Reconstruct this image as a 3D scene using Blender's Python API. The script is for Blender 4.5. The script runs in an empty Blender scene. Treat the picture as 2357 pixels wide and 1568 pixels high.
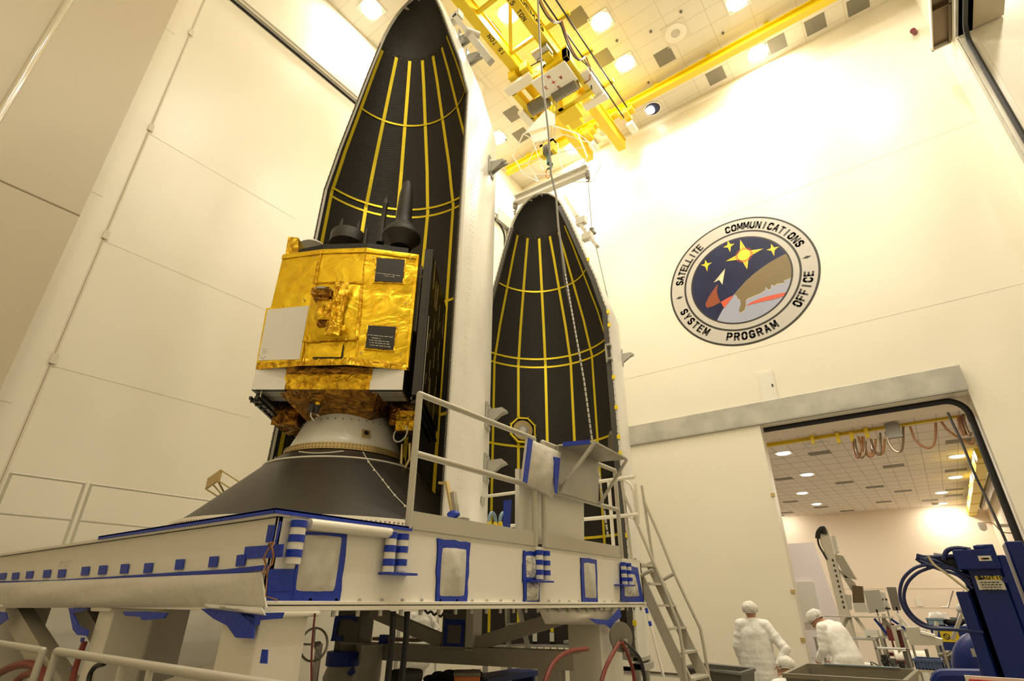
import bpy, bmesh, math, random
from mathutils import Vector, Matrix
random.seed(7)
S = bpy.context.scene
col = S.collection
PI = math.pi
def R(a): return math.radians(a)

# ---------------------------------------------------------------- camera
FPX, PITCH, YAW, ROLL, CAMH = 1223.14, 0.456032, 0.643705, 0.005386, 1.75
_cy, _sy, _cp, _sp = math.cos(YAW), math.sin(YAW), math.cos(PITCH), math.sin(PITCH)
FW = Vector((-_sy*_cp, _cy*_cp, _sp)); RT0 = Vector((_cy, _sy, 0)); UP0 = RT0.cross(FW)
RT = RT0*math.cos(ROLL)+UP0*math.sin(ROLL); UP = -RT0*math.sin(ROLL)+UP0*math.cos(ROLL)
EYE = Vector((0, 0, CAMH))
cam = bpy.data.cameras.new('camera'); camo = bpy.data.objects.new('camera', cam); col.objects.link(camo)
cam.sensor_width = 36; cam.lens = FPX/2357*36; cam.clip_start = .05; cam.clip_end = 200
m3 = Matrix((RT, UP, -FW)).transposed()
camo.matrix_world = Matrix.Translation(EYE) @ m3.to_4x4()
S.camera = camo
# a surveyed point: where the sight line of photo pixel (u,v) meets the plane axis=val
def P(u, v, ax, val):
    d = RT*(u-1178.5) - UP*(v-784) + FW*FPX
    t = (val-EYE[ax])/d[ax]
    return EYE + d*t

# ---------------------------------------------------------------- world, exposure
w = bpy.data.worlds.new('world'); S.world = w; w.use_nodes = True
w.node_tree.nodes['Background'].inputs[0].default_value = (1, .9, .72, 1)
w.node_tree.nodes['Background'].inputs[1].default_value = .12
S.view_settings.view_transform = 'Standard'; S.view_settings.look = 'None'
S.view_settings.gamma = 1; S.view_settings.use_curve_mapping = False
S.view_settings.exposure = 0.12
S.cycles.max_bounces = 8; S.cycles.diffuse_bounces = 5; S.cycles.glossy_bounces = 4
S.cycles.transmission_bounces = 4; S.cycles.caustics_reflective = False; S.cycles.caustics_refractive = False
S.cycles.sample_clamp_indirect = 6; S.cycles.use_denoising = True; S.cycles.adaptive_threshold = .015
LAMP_W = 215       # high-bay lamps of the main bay
FAR_W = 125        # lamps of the room behind the doorway
LCOL = (1, .912, .745)

# ---------------------------------------------------------------- materials
M = {}
def mat(name, c, rough=.5, metal=0, noise=0, nscale=4, bump=0, bscale=20, emit=None, es=1, coat=0, spec=.5, wave=None, trans=0, alpha=1, c2=None, bdist=.02):
    m = bpy.data.materials.new(name); m.use_nodes = True; M[name] = m
    nt = m.node_tree; b = nt.nodes['Principled BSDF']
    b.inputs['Base Color'].default_value = (*c, 1); b.inputs['Roughness'].default_value = rough
    b.inputs['Metallic'].default_value = metal; b.inputs['Specular IOR Level'].default_value = spec
    b.inputs['Coat Weight'].default_value = coat; b.inputs['Coat Roughness'].default_value = .12
    if alpha < 1: b.inputs['Alpha'].default_value = alpha
    if trans: b.inputs['Transmission Weight'].default_value = trans
    tc = nt.nodes.new('ShaderNodeTexCoord')
    if noise or c2:
        n = nt.nodes.new('ShaderNodeTexNoise'); n.inputs['Scale'].default_value = nscale; n.inputs['Detail'].default_value = 5
        nt.links.new(tc.outputs['Object'], n.inputs['Vector'])
        r = nt.nodes.new('ShaderNodeValToRGB'); r.color_ramp.elements[0].position = .35; r.color_ramp.elements[1].position = .68
        lo = c2 if c2 else tuple(max(0, x*(1-noise)) for x in c)
        r.color_ramp.elements[0].color = (*lo, 1); r.color_ramp.elements[1].color = (*c, 1)
        nt.links.new(n.outputs['Fac'], r.inputs['Fac']); nt.links.new(r.outputs['Color'], b.inputs['Base Color'])
    if bump:
        n2 = nt.nodes.new('ShaderNodeTexNoise'); n2.inputs['Scale'].default_value = bscale; n2.inputs['Detail'].default_value = 4
        nt.links.new(tc.outputs['Object'], n2.inputs['Vector'])
        bp = nt.nodes.new('ShaderNodeBump'); bp.inputs['Strength'].default_value = bump; bp.inputs['Distance'].default_value = bdist
        nt.links.new(n2.outputs['Fac'], bp.inputs['Height']); nt.links.new(bp.outputs['Normal'], b.inputs['Normal'])
    if emit:
        b.inputs['Emission Color'].default_value = (*emit, 1); b.inputs['Emission Strength'].default_value = es
    return m
def grid_mat(name, c, line, sx, sy, lw, axes=(0, 1), rough=.6, off=(0, 0)):
    """a panelled surface: thin joints every sx, sy metres"""
    m = mat(name, c, rough); nt = m.node_tree; b = nt.nodes['Principled BSDF']
    tc = nt.nodes.new('ShaderNodeTexCoord'); sp = nt.nodes.new('ShaderNodeSeparateXYZ'); nt.links.new(tc.outputs['Object'], sp.inputs[0])
    outs = []
    for k, s in zip((0, 1), (sx, sy)):
        a = nt.nodes.new('ShaderNodeMath'); a.operation = 'ADD'; a.inputs[1].default_value = off[k]+1000*s; nt.links.new(sp.outputs[axes[k]], a.inputs[0])
        d = nt.nodes.new('ShaderNodeMath'); d.operation = 'MODULO'; d.inputs[1].default_value = s; nt.links.new(a.outputs[0], d.inputs[0])
        l = nt.nodes.new('ShaderNodeMath'); l.operation = 'LESS_THAN'; l.inputs[1].default_value = lw[k] if isinstance(lw, tuple) else lw; nt.links.new(d.outputs[0], l.inputs[0]); outs.append(l)
    mx = nt.nodes.new('ShaderNodeMath'); mx.operation = 'MAXIMUM'; nt.links.new(outs[0].outputs[0], mx.inputs[0]); nt.links.new(outs[1].outputs[0], mx.inputs[1])
    mc = nt.nodes.new('ShaderNodeMix'); mc.data_type = 'RGBA'; mc.inputs[6].default_value = (*c, 1); mc.inputs[7].default_value = (*line, 1)
    nt.links.new(mx.outputs[0], mc.inputs[0]); nt.links.new(mc.outputs[2], b.inputs['Base Color'])
    return m
def weave_mat(name, c, c2):
    """carbon honeycomb lining: fine slanting ripple"""
    m = mat(name, c, .42, spec=.35); nt = m.node_tree; b = nt.nodes['Principled BSDF']
    tc = nt.nodes.new('ShaderNodeTexCoord'); mp = nt.nodes.new('ShaderNodeMapping'); mp.inputs['Rotation'].default_value = (0, .5, .6)
    nt.links.new(tc.outputs['Object'], mp.inputs['Vector'])
    wv = nt.nodes.new('ShaderNodeTexWave'); wv.bands_direction = 'Z'; wv.inputs['Scale'].default_value = 9; wv.inputs['Distortion'].default_value = 3.5; wv.inputs['Detail'].default_value = 2
    wv.inputs['Detail Scale'].default_value = 6
    nt.links.new(mp.outputs[0], wv.inputs['Vector'])
    r = nt.nodes.new('ShaderNodeValToRGB'); r.color_ramp.elements[0].color = (*c2, 1); r.color_ramp.elements[1].color = (*c, 1); r.color_ramp.elements[0].position = .3
    nt.links.new(wv.outputs['Fac'], r.inputs['Fac']); nt.links.new(r.outputs['Color'], b.inputs['Base Color'])
    bp = nt.nodes.new('ShaderNodeBump'); bp.inputs['Strength'].default_value = .35; bp.inputs['Distance'].default_value = .01
    nt.links.new(wv.outputs['Fac'], bp.inputs['Height']); nt.links.new(bp.outputs['Normal'], b.inputs['Normal'])
    return m
def foil_mat(name, c, c2, scale, strength, rough=.25, metal=.85):
    m = mat(name, c, rough, metal, bump=0); nt = m.node_tree; b = nt.nodes['Principled BSDF']
    tc = nt.nodes.new('ShaderNodeTexCoord')
    v = nt.nodes.new('ShaderNodeTexVoronoi'); v.inputs['Scale'].default_value = scale; v.feature = 'SMOOTH_F1'
    n = nt.nodes.new('ShaderNodeTexNoise'); n.inputs['Scale'].default_value = scale*.8; n.inputs['Detail'].default_value = 6; n.inputs['Distortion'].default_value = 1.5
    nt.links.new(tc.outputs['Object'], n.inputs['Vector']); nt.links.new(tc.outputs['Object'], v.inputs['Vector'])
    ad = nt.nodes.new('ShaderNodeMath'); ad.operation = 'ADD'; nt.links.new(v.outputs['Distance'], ad.inputs[0]); nt.links.new(n.outputs['Fac'], ad.inputs[1])
    bp = nt.nodes.new('ShaderNodeBump'); bp.inputs['Strength'].default_value = strength; bp.inputs['Distance'].default_value = .06
    nt.links.new(ad.outputs[0], bp.inputs['Height']); nt.links.new(bp.outputs['Normal'], b.inputs['Normal'])
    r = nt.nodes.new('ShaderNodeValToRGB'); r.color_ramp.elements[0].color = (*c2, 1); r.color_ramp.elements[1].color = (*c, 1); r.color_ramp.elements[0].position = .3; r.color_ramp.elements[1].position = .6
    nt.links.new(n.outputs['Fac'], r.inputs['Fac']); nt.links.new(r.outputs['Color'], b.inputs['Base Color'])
    return m
mat('wall_paint', (.80, .758, .645), .3, bump=.05, bscale=1.2, noise=.02, nscale=.6, bdist=.1)
mat('wall_paint_plain', (.80, .758, .645), .35, bump=.04, bscale=2)
mat('slab_shaded_tan', (.54, .47, .345), .38, bump=.03, bscale=2)  # darker tan than the wall: the slab's shade is put into its colour
mat('seam', (.68, .62, .50), .6)
mat('seam_dark', (.25, .20, .13), .6)
mat('floor_coat', (.30, .275, .225), .12, noise=.08, nscale=1.5)
grid_mat('ceiling_tile', (.72, .68, .57), (.56, .51, .40), 1.25, .61, .022, off=(.3, .1))
grid_mat('far_ceiling_tile', (.78, .72, .65), (.46, .41, .36), .62, 1.24, (.03, .085), off=(.1, .1))
mat('far_wall_paint', (.80, .70, .57), .55)
mat('rubber', (.006, .006, .008), .45)
mat('steel', (.50, .49, .44), .42, .3, noise=.25, nscale=2)
mat('brushed', (.48, .46, .41), .32, .8, noise=.15, nscale=6)
mat('brown_steel', (.16, .11, .06), .3, .3)
mat('girder_white', (.87, .84, .76), .38)
mat('white_paint', (.78, .745, .65), .35)
mat('white_enamel', (.76, .74, .68), .28, noise=.06, nscale=3)
mat('grey_rail', (.50, .47, .39), .35, .15)
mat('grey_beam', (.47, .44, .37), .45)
mat('vent_grey', (.20, .185, .15), .6)
mat('vent_slat', (.30, .28, .22), .6)
mat('wall_seam', (.70, .66, .56), .5)
mat('slab_bead', (.62, .56, .43), .08, coat=1)
mat('flange_dark', (.075, .07, .06), .4)
mat('flange_light', (.62, .59, .50), .35)
mat('yellow', (.74, .55, .012), .4)
mat('yellow_dark', (.62, .45, .01), .45)
mat('yellow_tape', (1.0, .80, .04), .38, .55, bump=.3, bscale=25)
mat('black', (.012, .012, .012), .5)
mat('black_cable', (.015, .014, .013), .45)
mat('orange_cable', (.30, .13, .04), .5)
mat('red_hose', (.21, .035, .022), .45)
mat('blue_tape', (.005, .036, .42), .42, bump=.25, bscale=30)
mat('blue_paint', (.002, .016, .165), .32, spec=.35)
mat('blue_cart', (.006, .025, .17), .4)
mat('blue_hose', (.01, .02, .11), .4)
mat('blue_bin', (.22, .33, .42), .5)
mat('crate_blue', (.05, .08, .18), .5)
mat('green_hook', (.01, .08, .07), .4)
mat('red', (.55, .03, .02), .5)
mat('dark_red', (.13, .018, .016), .5)
mat('orange', (.62, .17, .03), .55)
mat('gown', (.80, .79, .76), .75, bump=.45, bscale=7, bdist=.05)
_g = M['gown'].node_tree
_bp = [n for n in _g.nodes if n.type == 'BUMP'][0]; _nz = _bp.inputs['Height'].links[0].from_node; _tc = [n for n in _g.nodes if n.type == 'TEX_COORD'][0]
_mp = _g.nodes.new('ShaderNodeMapping'); _mp.inputs['Scale'].default_value = (1.6, 1.6, .32); _mp.inputs['Rotation'].default_value = (.15, .25, 0); _g.links.new(_tc.outputs['Object'], _mp.inputs['Vector']); _g.links.new(_mp.outputs[0], _nz.inputs['Vector'])
mat('hairnet', (.78, .76, .70), .8, bump=.6, bscale=40, noise=.25, nscale=30)
mat('skin', (.44, .23, .14), .5)
mat('glove', (.36, .30, .52), .5)
mat('hair', (.18, .10, .05), .8)
mat('shoe', (.7, .7, .7), .7)
mat('radiator', (.86, .84, .78), .45)
mat('panel_black', (.022, .021, .02), .35)
mat('antenna_black', (.034, .029, .023), .55)
mat('cone_black', (.036, .030, .023), .42, noise=.15, nscale=1.2)
mat('solar_back', (.02, .018, .016), .3, noise=.3, nscale=5)
mat('plastic_sheet', (.60, .57, .50), .3, bump=.4, bscale=2.2, bdist=.12)
mat('silver_sheet', (.66, .64, .58), .28, .35, bump=.9, bscale=9, bdist=.08)
mat('bin_plastic', (.20, .18, .13), .45)
mat('dark_bin', (.10, .095, .08), .5)
mat('brass', (.55, .42, .18), .4, .5)
mat('paper', (.75, .73, .66), .7)
mat('lavender', (.88, .83, .85), .5)
mat('board_grey', (.58, .58, .52), .45)
mat('lens_dark', (.01, .015, .05), .2)
mat('lamp_lens', (.9, .9, .9), .4, emit=(1, .95, .85), es=14)
mat('lamp_lens_far', (.9, .9, .9), .4, emit=(1, .95, .88), es=9)
mat('text_black', (.02, .017, .012), .4)
mat('text_white', (.75, .72, .62), .6)
mat('text_red', (.45, .04, .02), .5)
mat('green_tag', (.10, .30, .05), .6)
foil_mat('gold_foil', (1.0, .68, .02), (.88, .53, .008), 3.6, .55, .27, .6)
foil_mat('gold_crumple', (1.0, .64, .03), (.62, .30, .01), 9, 1.0, .2, .75)
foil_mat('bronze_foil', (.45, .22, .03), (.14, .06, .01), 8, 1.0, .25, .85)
weave_mat('lining', (.046, .039, .031), (.022, .019, .016))
mat('lining_smooth', (.035, .032, .028), .5)

# ---------------------------------------------------------------- mesh helpers
class MB:
    def __init__(s): s.v = []; s.f = []; s.mi = []; s.sm = []
    def add(s, vs, fs, mi=0, smooth=False):
        o = len(s.v); s.v += [Vector(p) for p in vs]
        for f in fs: s.f.append([o+i for i in f]); s.mi.append(mi); s.sm.append(smooth)
        return s
    def box(s, x0, x1, y0, y1, z0, z1, mi=0):
        return s.add([(x0,y0,z0),(x1,y0,z0),(x1,y1,z0),(x0,y1,z0),(x0,y0,z1),(x1,y0,z1),(x1,y1,z1),(x0,y1,z1)],
                     [(0,3,2,1),(4,5,6,7),(0,1,5,4),(1,2,6,5),(2,3,7,6),(3,0,4,7)], mi)
    def obox(s, c, a, b, n, ha, hb, hn, mi=0):
        c, a, b, n = Vector(c), Vector(a).normalized(), Vector(b).normalized(), Vector(n).normalized()
        vs = [c+a*i*ha+b*j*hb+n*k*hn for k in (-1, 1) for (i, j) in ((-1,-1),(1,-1),(1,1),(-1,1))]
        return s.add(vs, [(0,3,2,1),(4,5,6,7),(0,1,5,4),(1,2,6,5),(2,3,7,6),(3,0,4,7)], mi)
    def beam(s, p, q, w, h, up=(0,0,1), mi=0):
        p, q = Vector(p), Vector(q); d = (q-p).normalized(); u = Vector(up); sd = d.cross(u)
        if sd.length < 1e-4: sd = d.cross(Vector((1, 0, 0)))
        sd.normalize(); u = sd.cross(d)
        return s.obox((p+q)/2, d, sd, u, (q-p).length/2, w/2, h/2, mi)
    def ibeam(s, p, q, w, h, t=.012, up=(0,0,1), mi=0):
        p, q = Vector(p), Vector(q); d = (q-p).normalized(); sd = d.cross(Vector(up)).normalized(); u = sd.cross(d)
        s.beam(p+u*(h/2-t/2), q+u*(h/2-t/2), w, t, u, mi); s.beam(p-u*(h/2-t/2), q-u*(h/2-t/2), w, t, u, mi)
        return s.beam(p, q, t, h-2*t, u, mi)
    def prism(s, pts, vec, mi=0, smooth=False):
        pts = [Vector(p) for p in pts]; vec = Vector(vec); n = len(pts)
        s.add(pts, [list(range(n))][::-1], mi); s.add([p+vec for p in pts], [list(range(n))], mi)
        s.add(pts+[p+vec for p in pts], [(i, (i+1) % n, (i+1) % n+n, i+n) for i in range(n)], mi, smooth)
        return s
    def poly(s, pts, mi=0):
        if len(pts) > 4:
            from mathutils.geometry import tessellate_polygon
            return s.add(pts, [list(t) for t in tessellate_polygon([[Vector(p) for p in pts]])], mi)
        return s.add(pts, [list(range(len(pts)))], mi)
    def tube(s, pts, r, n=8, closed=False, mi=0, caps=True):
        pts = [Vector(p) for p in pts]; L = len(pts)
        rs = r if isinstance(r, (list, tuple)) else [r]*L
        up = None; rings = []
        for i, p in enumerate(pts):
            a = pts[i-1] if (i > 0 or closed) else p; b = pts[(i+1) % L] if (i < L-1 or closed) else p
            d = (b-a).normalized()
            if up is None: up = d.orthogonal().normalized()
            up = (up - d*up.dot(d))
            if up.length < 1e-5: up = d.orthogonal()
            up.normalize(); sd = d.cross(up)
            rings.append([p+(up*math.cos(2*PI*k/n)+sd*math.sin(2*PI*k/n))*rs[i] for k in range(n)])
        vs = [q for g in rings for q in g]; fs = []
        for i in range(L if closed else L-1):
            j = (i+1) % L
            for k in range(n): fs.append((i*n+k, i*n+(k+1) % n, j*n+(k+1) % n, j*n+k))
        s.add(vs, fs, mi, True)
        if caps and not closed:
            s.add(rings[0], [list(range(n))[::-1]], mi); s.add(rings[-1], [list(range(n))], mi)
        return s
    def cyl(s, p, q, r, r2=None, n=16, mi=0): return s.tube([p, q], [r, r if r2 is None else r2], n, mi=mi)
    def lathe(s, prof, c=(0,0,0), n=48, a0=0, a1=2*PI, mi=0, smooth=True):
        c = Vector(c); full = abs(a1-a0-2*PI) < 1e-6; m = n if full else n+1; L = len(prof)
        vs = [c+Vector((r*math.sin(a0+(a1-a0)*k/n), r*math.cos(a0+(a1-a0)*k/n), z)) for (r, z) in prof for k in range(m)]
        fs = []
        for i in range(L-1):
            for k in range(n):
                k2 = (k+1) % m; fs.append((i*m+k, i*m+k2, (i+1)*m+k2, (i+1)*m+k))
        return s.add(vs, fs, mi, smooth)
    def disc(s, c, nrm, r, n=32, r0=0, mi=0, h=0):
        c, nrm = Vector(c), Vector(nrm).normalized(); a = nrm.orthogonal().normalized(); b = nrm.cross(a)
        ring = [c+(a*math.cos(2*PI*k/n)+b*math.sin(2*PI*k/n))*r for k in range(n)]
        if not r0:
            if h: return s.prism(ring, nrm*h, mi)
            return s.poly(ring, mi)
        rin = [c+(a*math.cos(2*PI*k/n)+b*math.sin(2*PI*k/n))*r0 for k in range(n)]
        return s.add(ring+rin, [(k, (k+1) % n, (k+1) % n+n, k+n) for k in range(n)], mi)
    def sphere(s, c, r, n=16, m=10, sc=(1,1,1), mi=0):
        c = Vector(c); vs = [c+Vector((0, 0, r*sc[2]))]
        for i in range(1, m):
            t = PI*i/m
            for k in range(n): vs.append(c+Vector((r*sc[0]*math.sin(t)*math.cos(2*PI*k/n), r*sc[1]*math.sin(t)*math.sin(2*PI*k/n), r*sc[2]*math.cos(t))))
        vs.append(c-Vector((0, 0, r*sc[2]))); fs = []
        for k in range(n):
            fs.append((0, 1+k, 1+(k+1) % n))
            for i in range(m-2): fs.append((1+i*n+k, 1+(i+1)*n+k, 1+(i+1)*n+(k+1) % n, 1+i*n+(k+1) % n))
            fs.append((1+(m-2)*n+k, len(vs)-1, 1+(m-2)*n+(k+1) % n))
        return s.add(vs, fs, mi, True)
    def sheet(s, p00, p10, p11, p01, nu, nv, bulge=0, seed=0, nrm=None, mi=0, amp=0, thick=.004):
        """a hanging or taped sheet: a grid between four corners, bellied out along nrm and lightly crumpled"""
        p00, p10, p11, p01 = map(Vector, (p00, p10, p11, p01)); rn = random.Random(seed)
        n = Vector(nrm) if nrm is not None else (p10-p00).cross(p01-p00).normalized()
        ph = [rn.uniform(0, 6) for _ in range(6)]; vs = []
        for side in (0, 1):
            for j in range(nv+1):
                for i in range(nu+1):
                    u, v = i/nu, j/nv; p = (p00*(1-u)+p10*u)*(1-v)+(p01*(1-u)+p11*u)*v
                    e = math.sin(PI*u)**.6*math.sin(PI*v)**.6 if 0 < u < 1 and 0 < v < 1 else 0
                    wv = math.sin(9*u+4*v+ph[0])*.5+math.sin(17*u-6*v+ph[1])*.3+math.sin(5*v-13*u+ph[2])*.4+rn.uniform(-.25, .25)
                    vs.append(p+n*(bulge*e+amp*wv*e - side*thick))
        K = (nu+1)*(nv+1); fs = []
        for j in range(nv):
            for i in range(nu):
                a = j*(nu+1)+i; fs.append((a, a+1, a+nu+2, a+nu+1)); fs.append((K+a+nu+1, K+a+nu+2, K+a+1, K+a))
        rim = [i for i in range(nu+1)]+[j*(nu+1)+nu for j in range(1, nv+1)]+[nv*(nu+1)+i for i in range(nu-1, -1, -1)]+[j*(nu+1) for j in range(nv-1, 0, -1)]
        for a, b in zip(rim, rim[1:]+rim[:1]): fs.append((b, a, K+a, K+b))
        return s.add(vs, fs, mi, True)
    def build(s, name, mats, parent=None, bevel=0, flat=False, subsurf=0):
        me = bpy.data.meshes.new(name); off = Vector(parent.get('_loc', (0, 0, 0))) if parent is not None else Vector((0, 0, 0))
        me.from_pydata([tuple(v-off) for v in s.v], [], s.f)
        ms = mats if isinstance(mats, (list, tuple)) else [mats]
        for m in ms: me.materials.append(M[m])
        me.polygons.foreach_set('material_index', s.mi); me.polygons.foreach_set('use_smooth', [False if flat else q for q in s.sm])
        me.update(); me.validate()
        if any(s.sm): me.set_sharp_from_angle(angle=R(38))
        o = bpy.data.objects.new(name, me); col.objects.link(o)
        if parent is not None: o.parent = parent; o['_loc'] = tuple(off)
        if bevel:
            b = o.modifiers.new('edge', 'BEVEL'); b.width = bevel; b.segments = 2; b.limit_method = 'ANGLE'
        return o
def E(name, loc, label=None, cat=None, group=None, kind=None):
    o = bpy.data.objects.new(name, None); col.objects.link(o); o.location = loc; o['_loc'] = tuple(loc); o.empty_display_size = .1
    return tag(o, label, cat, group, kind)
def tag(o, label=None, cat=None, group=None, kind=None):
    for k, v in (('label', label), ('category', cat), ('group', group), ('kind', kind)):
        if v: o[k] = v
    return o
KIDS = {}
def copy_tree(o, parent=None):
    c = o.copy(); col.objects.link(c)
    if parent is not None: c.parent = parent
    for ch in list(o.children): copy_tree(ch, c)
    return c
def struct(name, mb, mats, **k): return tag(mb.build(name, mats, **k), kind='structure')
def text_geo(s, size, bold=0.0, space=1.0, align='CENTER'):
    cu = bpy.data.curves.new('t', 'FONT'); cu.body = s; cu.size = size; cu.align_x = align; cu.align_y = 'CENTER'; cu.offset = bold; cu.space_character = space
    o = bpy.data.objects.new('t', cu); col.objects.link(o)
    bpy.context.view_layer.update()
    me = bpy.data.meshes.new_from_object(o.evaluated_get(bpy.context.evaluated_depsgraph_get()))
    vs = [v.co.copy() for v in me.vertices]; fs = [list(p.vertices) for p in me.polygons]
    bpy.data.objects.remove(o); bpy.data.curves.remove(cu); bpy.data.meshes.remove(me)
    return vs, fs
def put_text(mb, s, size, c, a, b, mi=0, bold=0.0, space=1.0, mirror=False):
    """lay the lettering s on a plane: c centre, a reading direction, b up direction of the letters"""
    vs, fs = text_geo(s, size, bold, space); c, a, b = Vector(c), Vector(a).normalized(), Vector(b).normalized()
    mb.add([c+a*v.x+b*v.y for v in vs], fs, mi)

_A = {'A': [[(0,0),(.5,1),(1,0)],[(.2,.33),(.8,.33)]], 'B': [[(0,0),(0,1),(.7,1),(.95,.85),(.95,.65),(.7,.52),(0,.52)],[(.7,.52),(1,.36),(1,.16),(.75,0),(0,0)]],
 'C': [[(1,.76),(.85,.95),(.5,1),(.15,.95),(0,.75),(0,.25),(.15,.05),(.5,0),(.85,.05),(1,.24)]], 'D': [[(0,0),(0,1),(.65,1),(1,.75),(1,.25),(.65,0),(0,0)]],
 'E': [[(1,1),(0,1),(0,0),(1,0)],[(0,.52),(.85,.52)]], 'F': [[(1,1),(0,1),(0,0)],[(0,.5),(.8,.5)]], 'G': [[(1,.78),(.85,.95),(.5,1),(.15,.95),(0,.75),(0,.25),(.15,.05),(.5,0),(.85,.05),(1,.2),(1,.45),(.55,.45)]],
 'I': [[(.5,0),(.5,1)]], 'L': [[(0,1),(0,0),(1,0)]], 'M': [[(0,0),(0,1),(.5,.25),(1,1),(1,0)]], 'N': [[(0,0),(0,1),(1,0),(1,1)]], 'O': [[(.5,1),(.15,.95),(0,.75),(0,.25),(.15,.05),(.5,0),(.85,.05),(1,.25),(1,.75),(.85,.95),(.5,1)]],
 'P': [[(0,0),(0,1),(.7,1),(1,.88),(1,.6),(.7,.47),(0,.47)]], 'R': [[(0,0),(0,1),(.7,1),(1,.88),(1,.62),(.7,.5),(0,.5)],[(.6,.5),(1,0)]],
 'S': [[(1,.8),(.82,.96),(.5,1),(.18,.96),(0,.8),(.05,.63),(.3,.54),(.7,.46),(.95,.36),(1,.2),(.82,.04),(.5,0),(.18,.04),(0,.2)]],
 'T': [[(0,1),(1,1)],[(.5,1),(.5,0)]], 'U': [[(0,1),(0,.25),(.15,.05),(.5,0),(.85,.05),(1,.25),(1,1)]], 'W': [[(0,1),(.25,0),(.5,.8),(.75,0),(1,1)]], 'Y': [[(0,1),(.5,.48),(1,1)],[(.5,.48),(.5,0)]],
 '1': [[(.2,.8),(.5,1),(.5,0)]], '5': [[(.95,1),(.1,1),(.05,.55),(.5,.62),(.9,.52),(1,.3),(.85,.06),(.5,0),(.15,.04),(0,.2)]], ' ': []}
def stroke_text(mb, s, h, c, a, b, t=.16, wr=.62, gap=.28):
    """bold sign-painter capitals: height h, strokes t*h thick, centred on c"""
    c, a, b = Vector(c), Vector(a).normalized(), Vector(b).normalized(); adv = (wr+gap)*h; W_ = adv*len(s)-gap*h
    for i, ch in enumerate(s):
        wdt = wr*h*(1.15 if ch in 'MW' else 1)
        for st_ in _A[ch]:
            q = [c+a*(-W_/2+i*adv+(x-.5)*wdt*(1-t)+wr*h/2)+b*((y-.5)*h*(1-t)) for x, y in st_]
            for p0, p1 in zip(q, q[1:]):
                d = (p1-p0).normalized(); nn = a*(-d.dot(b))+b*d.dot(a); e = d*t*h*.38; k2 = nn*t*h/2
                mb.add([p0-e-k2, p1+e-k2, p1+e+k2, p0-e+k2], [(0, 1, 2, 3)])
# ================================================================ THE SETTING
XL, YF, ZC, XR = -11.46, 16.03, 19.59, 4.0
ZF, YFR = 7.5, 45.6
b = MB().box(-14, 9.5, -7.5, 46.2, -.1, 0); struct('floor', b, 'floor_coat')
b = MB().box(-12, 9.5, -7.5, YF+.3, ZC, ZC+.1); struct('ceiling', b, 'ceiling_tile')
b = MB().box(XL-.2, XL, 1.9, YF+.2, 0, ZC); struct('wall_left', b, 'wall_paint')
b = MB().box(XL-.2, XL+.03, 1.35, 1.93, 0, ZC); struct('wall_left_strip', b, 'wall_paint_plain')
b = MB().box(XL-.2, -10.9, -7.5, 1.43, 0, ZC); struct('wall_left_near', b, 'slab_shaded_tan')
b = MB().box(XL-.2, 9.5, -7.7, -7.5, 0, ZC); struct('wall_back', b, 'wall_paint_plain')
# far wall around the doorway
DX0, DX1, DZ = -3.17, 1.58, 6.3
b = MB(); b.box(XL-.2, DX0-2, YF, YF+.3, 0, ZC); b.box(DX0-2, DX1, YF, YF+.3, DZ, ZC); b.box(DX0-2, DX0-.2, YF, YF+.3, 0, DZ); b.box(DX1, XR+.2, YF, YF+.3, 0, ZC)
struct('wall_far', b, 'wall_paint')
b = MB(); b.box(DX0-.2, DX1+.35, YF+.3, YF+1.75, DZ+.02, DZ+.35); struct('ceiling_doorway', b, 'far_wall_paint')
b = MB(); b.box(DX1+.02, DX1+.4, YF+.3, YF+1.4, 0, DZ+.02); b.box(DX0-.4, DX0-.22, YF+.3, YF+1.4, 0, DZ+.02); struct('wall_doorway', b, 'white_paint')
# right wall with its tall opening
OY, OZ = 14.4, 15.3
b = MB(); b.box(XR, XR+.3, OY, YF, 0, ZC); b.box(XR, XR+.3, -7.5, OY, OZ, ZC); b.box(XR, XR+.3, -7.5, -2, 0, OZ)
struct('wall_right', b, 'wall_paint')
b = MB(); b.box(XR+.3, XR+.95, -2, OY, OZ+.05, OZ+.3); struct('ceiling_opening', b, 'slab_shaded_tan')
b = MB(); b.box(XR+.3, 9.5, OY+.05, OY+.3, 0, ZC); b.box(9.3, 9.5, -7.5, OY, 0, ZC); struct('wall_annex', b, 'wall_paint_plain')
# black seals
def arc_pts(c, r, a0, a1, n, ax):
    out = []
    for i in range(n+1):
        a = R(a0+(a1-a0)*i/n)
        out.append(Vector(c)+(Vector((math.cos(a)*r, 0, math.sin(a)*r)) if ax == 'y' else Vector((0, math.cos(a)*r, math.sin(a)*r))))
    return out
b = MB(); pts = [Vector((DX0-1.5, YF+.45, DZ-.03))]+arc_pts((DX1-.52, YF+.45, DZ-.45), .42, 90, 0, 8, 'y')+[Vector((DX1-.1, YF+.45, 0))]
b.tube(pts, .075, 8); struct('trim_1', b, 'rubber')
b = MB(); pts = [Vector((XR+.12, -2, OZ-.06))]+arc_pts((XR+.12, OY-.5, OZ-.5), .44, 90, 0, 8, 'x')+[Vector((XR+.12, OY-.06, 0))]
b.tube(pts, .06, 8); struct('trim_2', b, 'rubber')
b = MB(); b.box(XR-.06, XR+.3, -2, OY-.02, OZ, OZ+.1); b.box(XR-.03, XR+.05, OY+.02, OY+.22, 0, OZ); struct('trim_3', b, 'steel')
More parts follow.
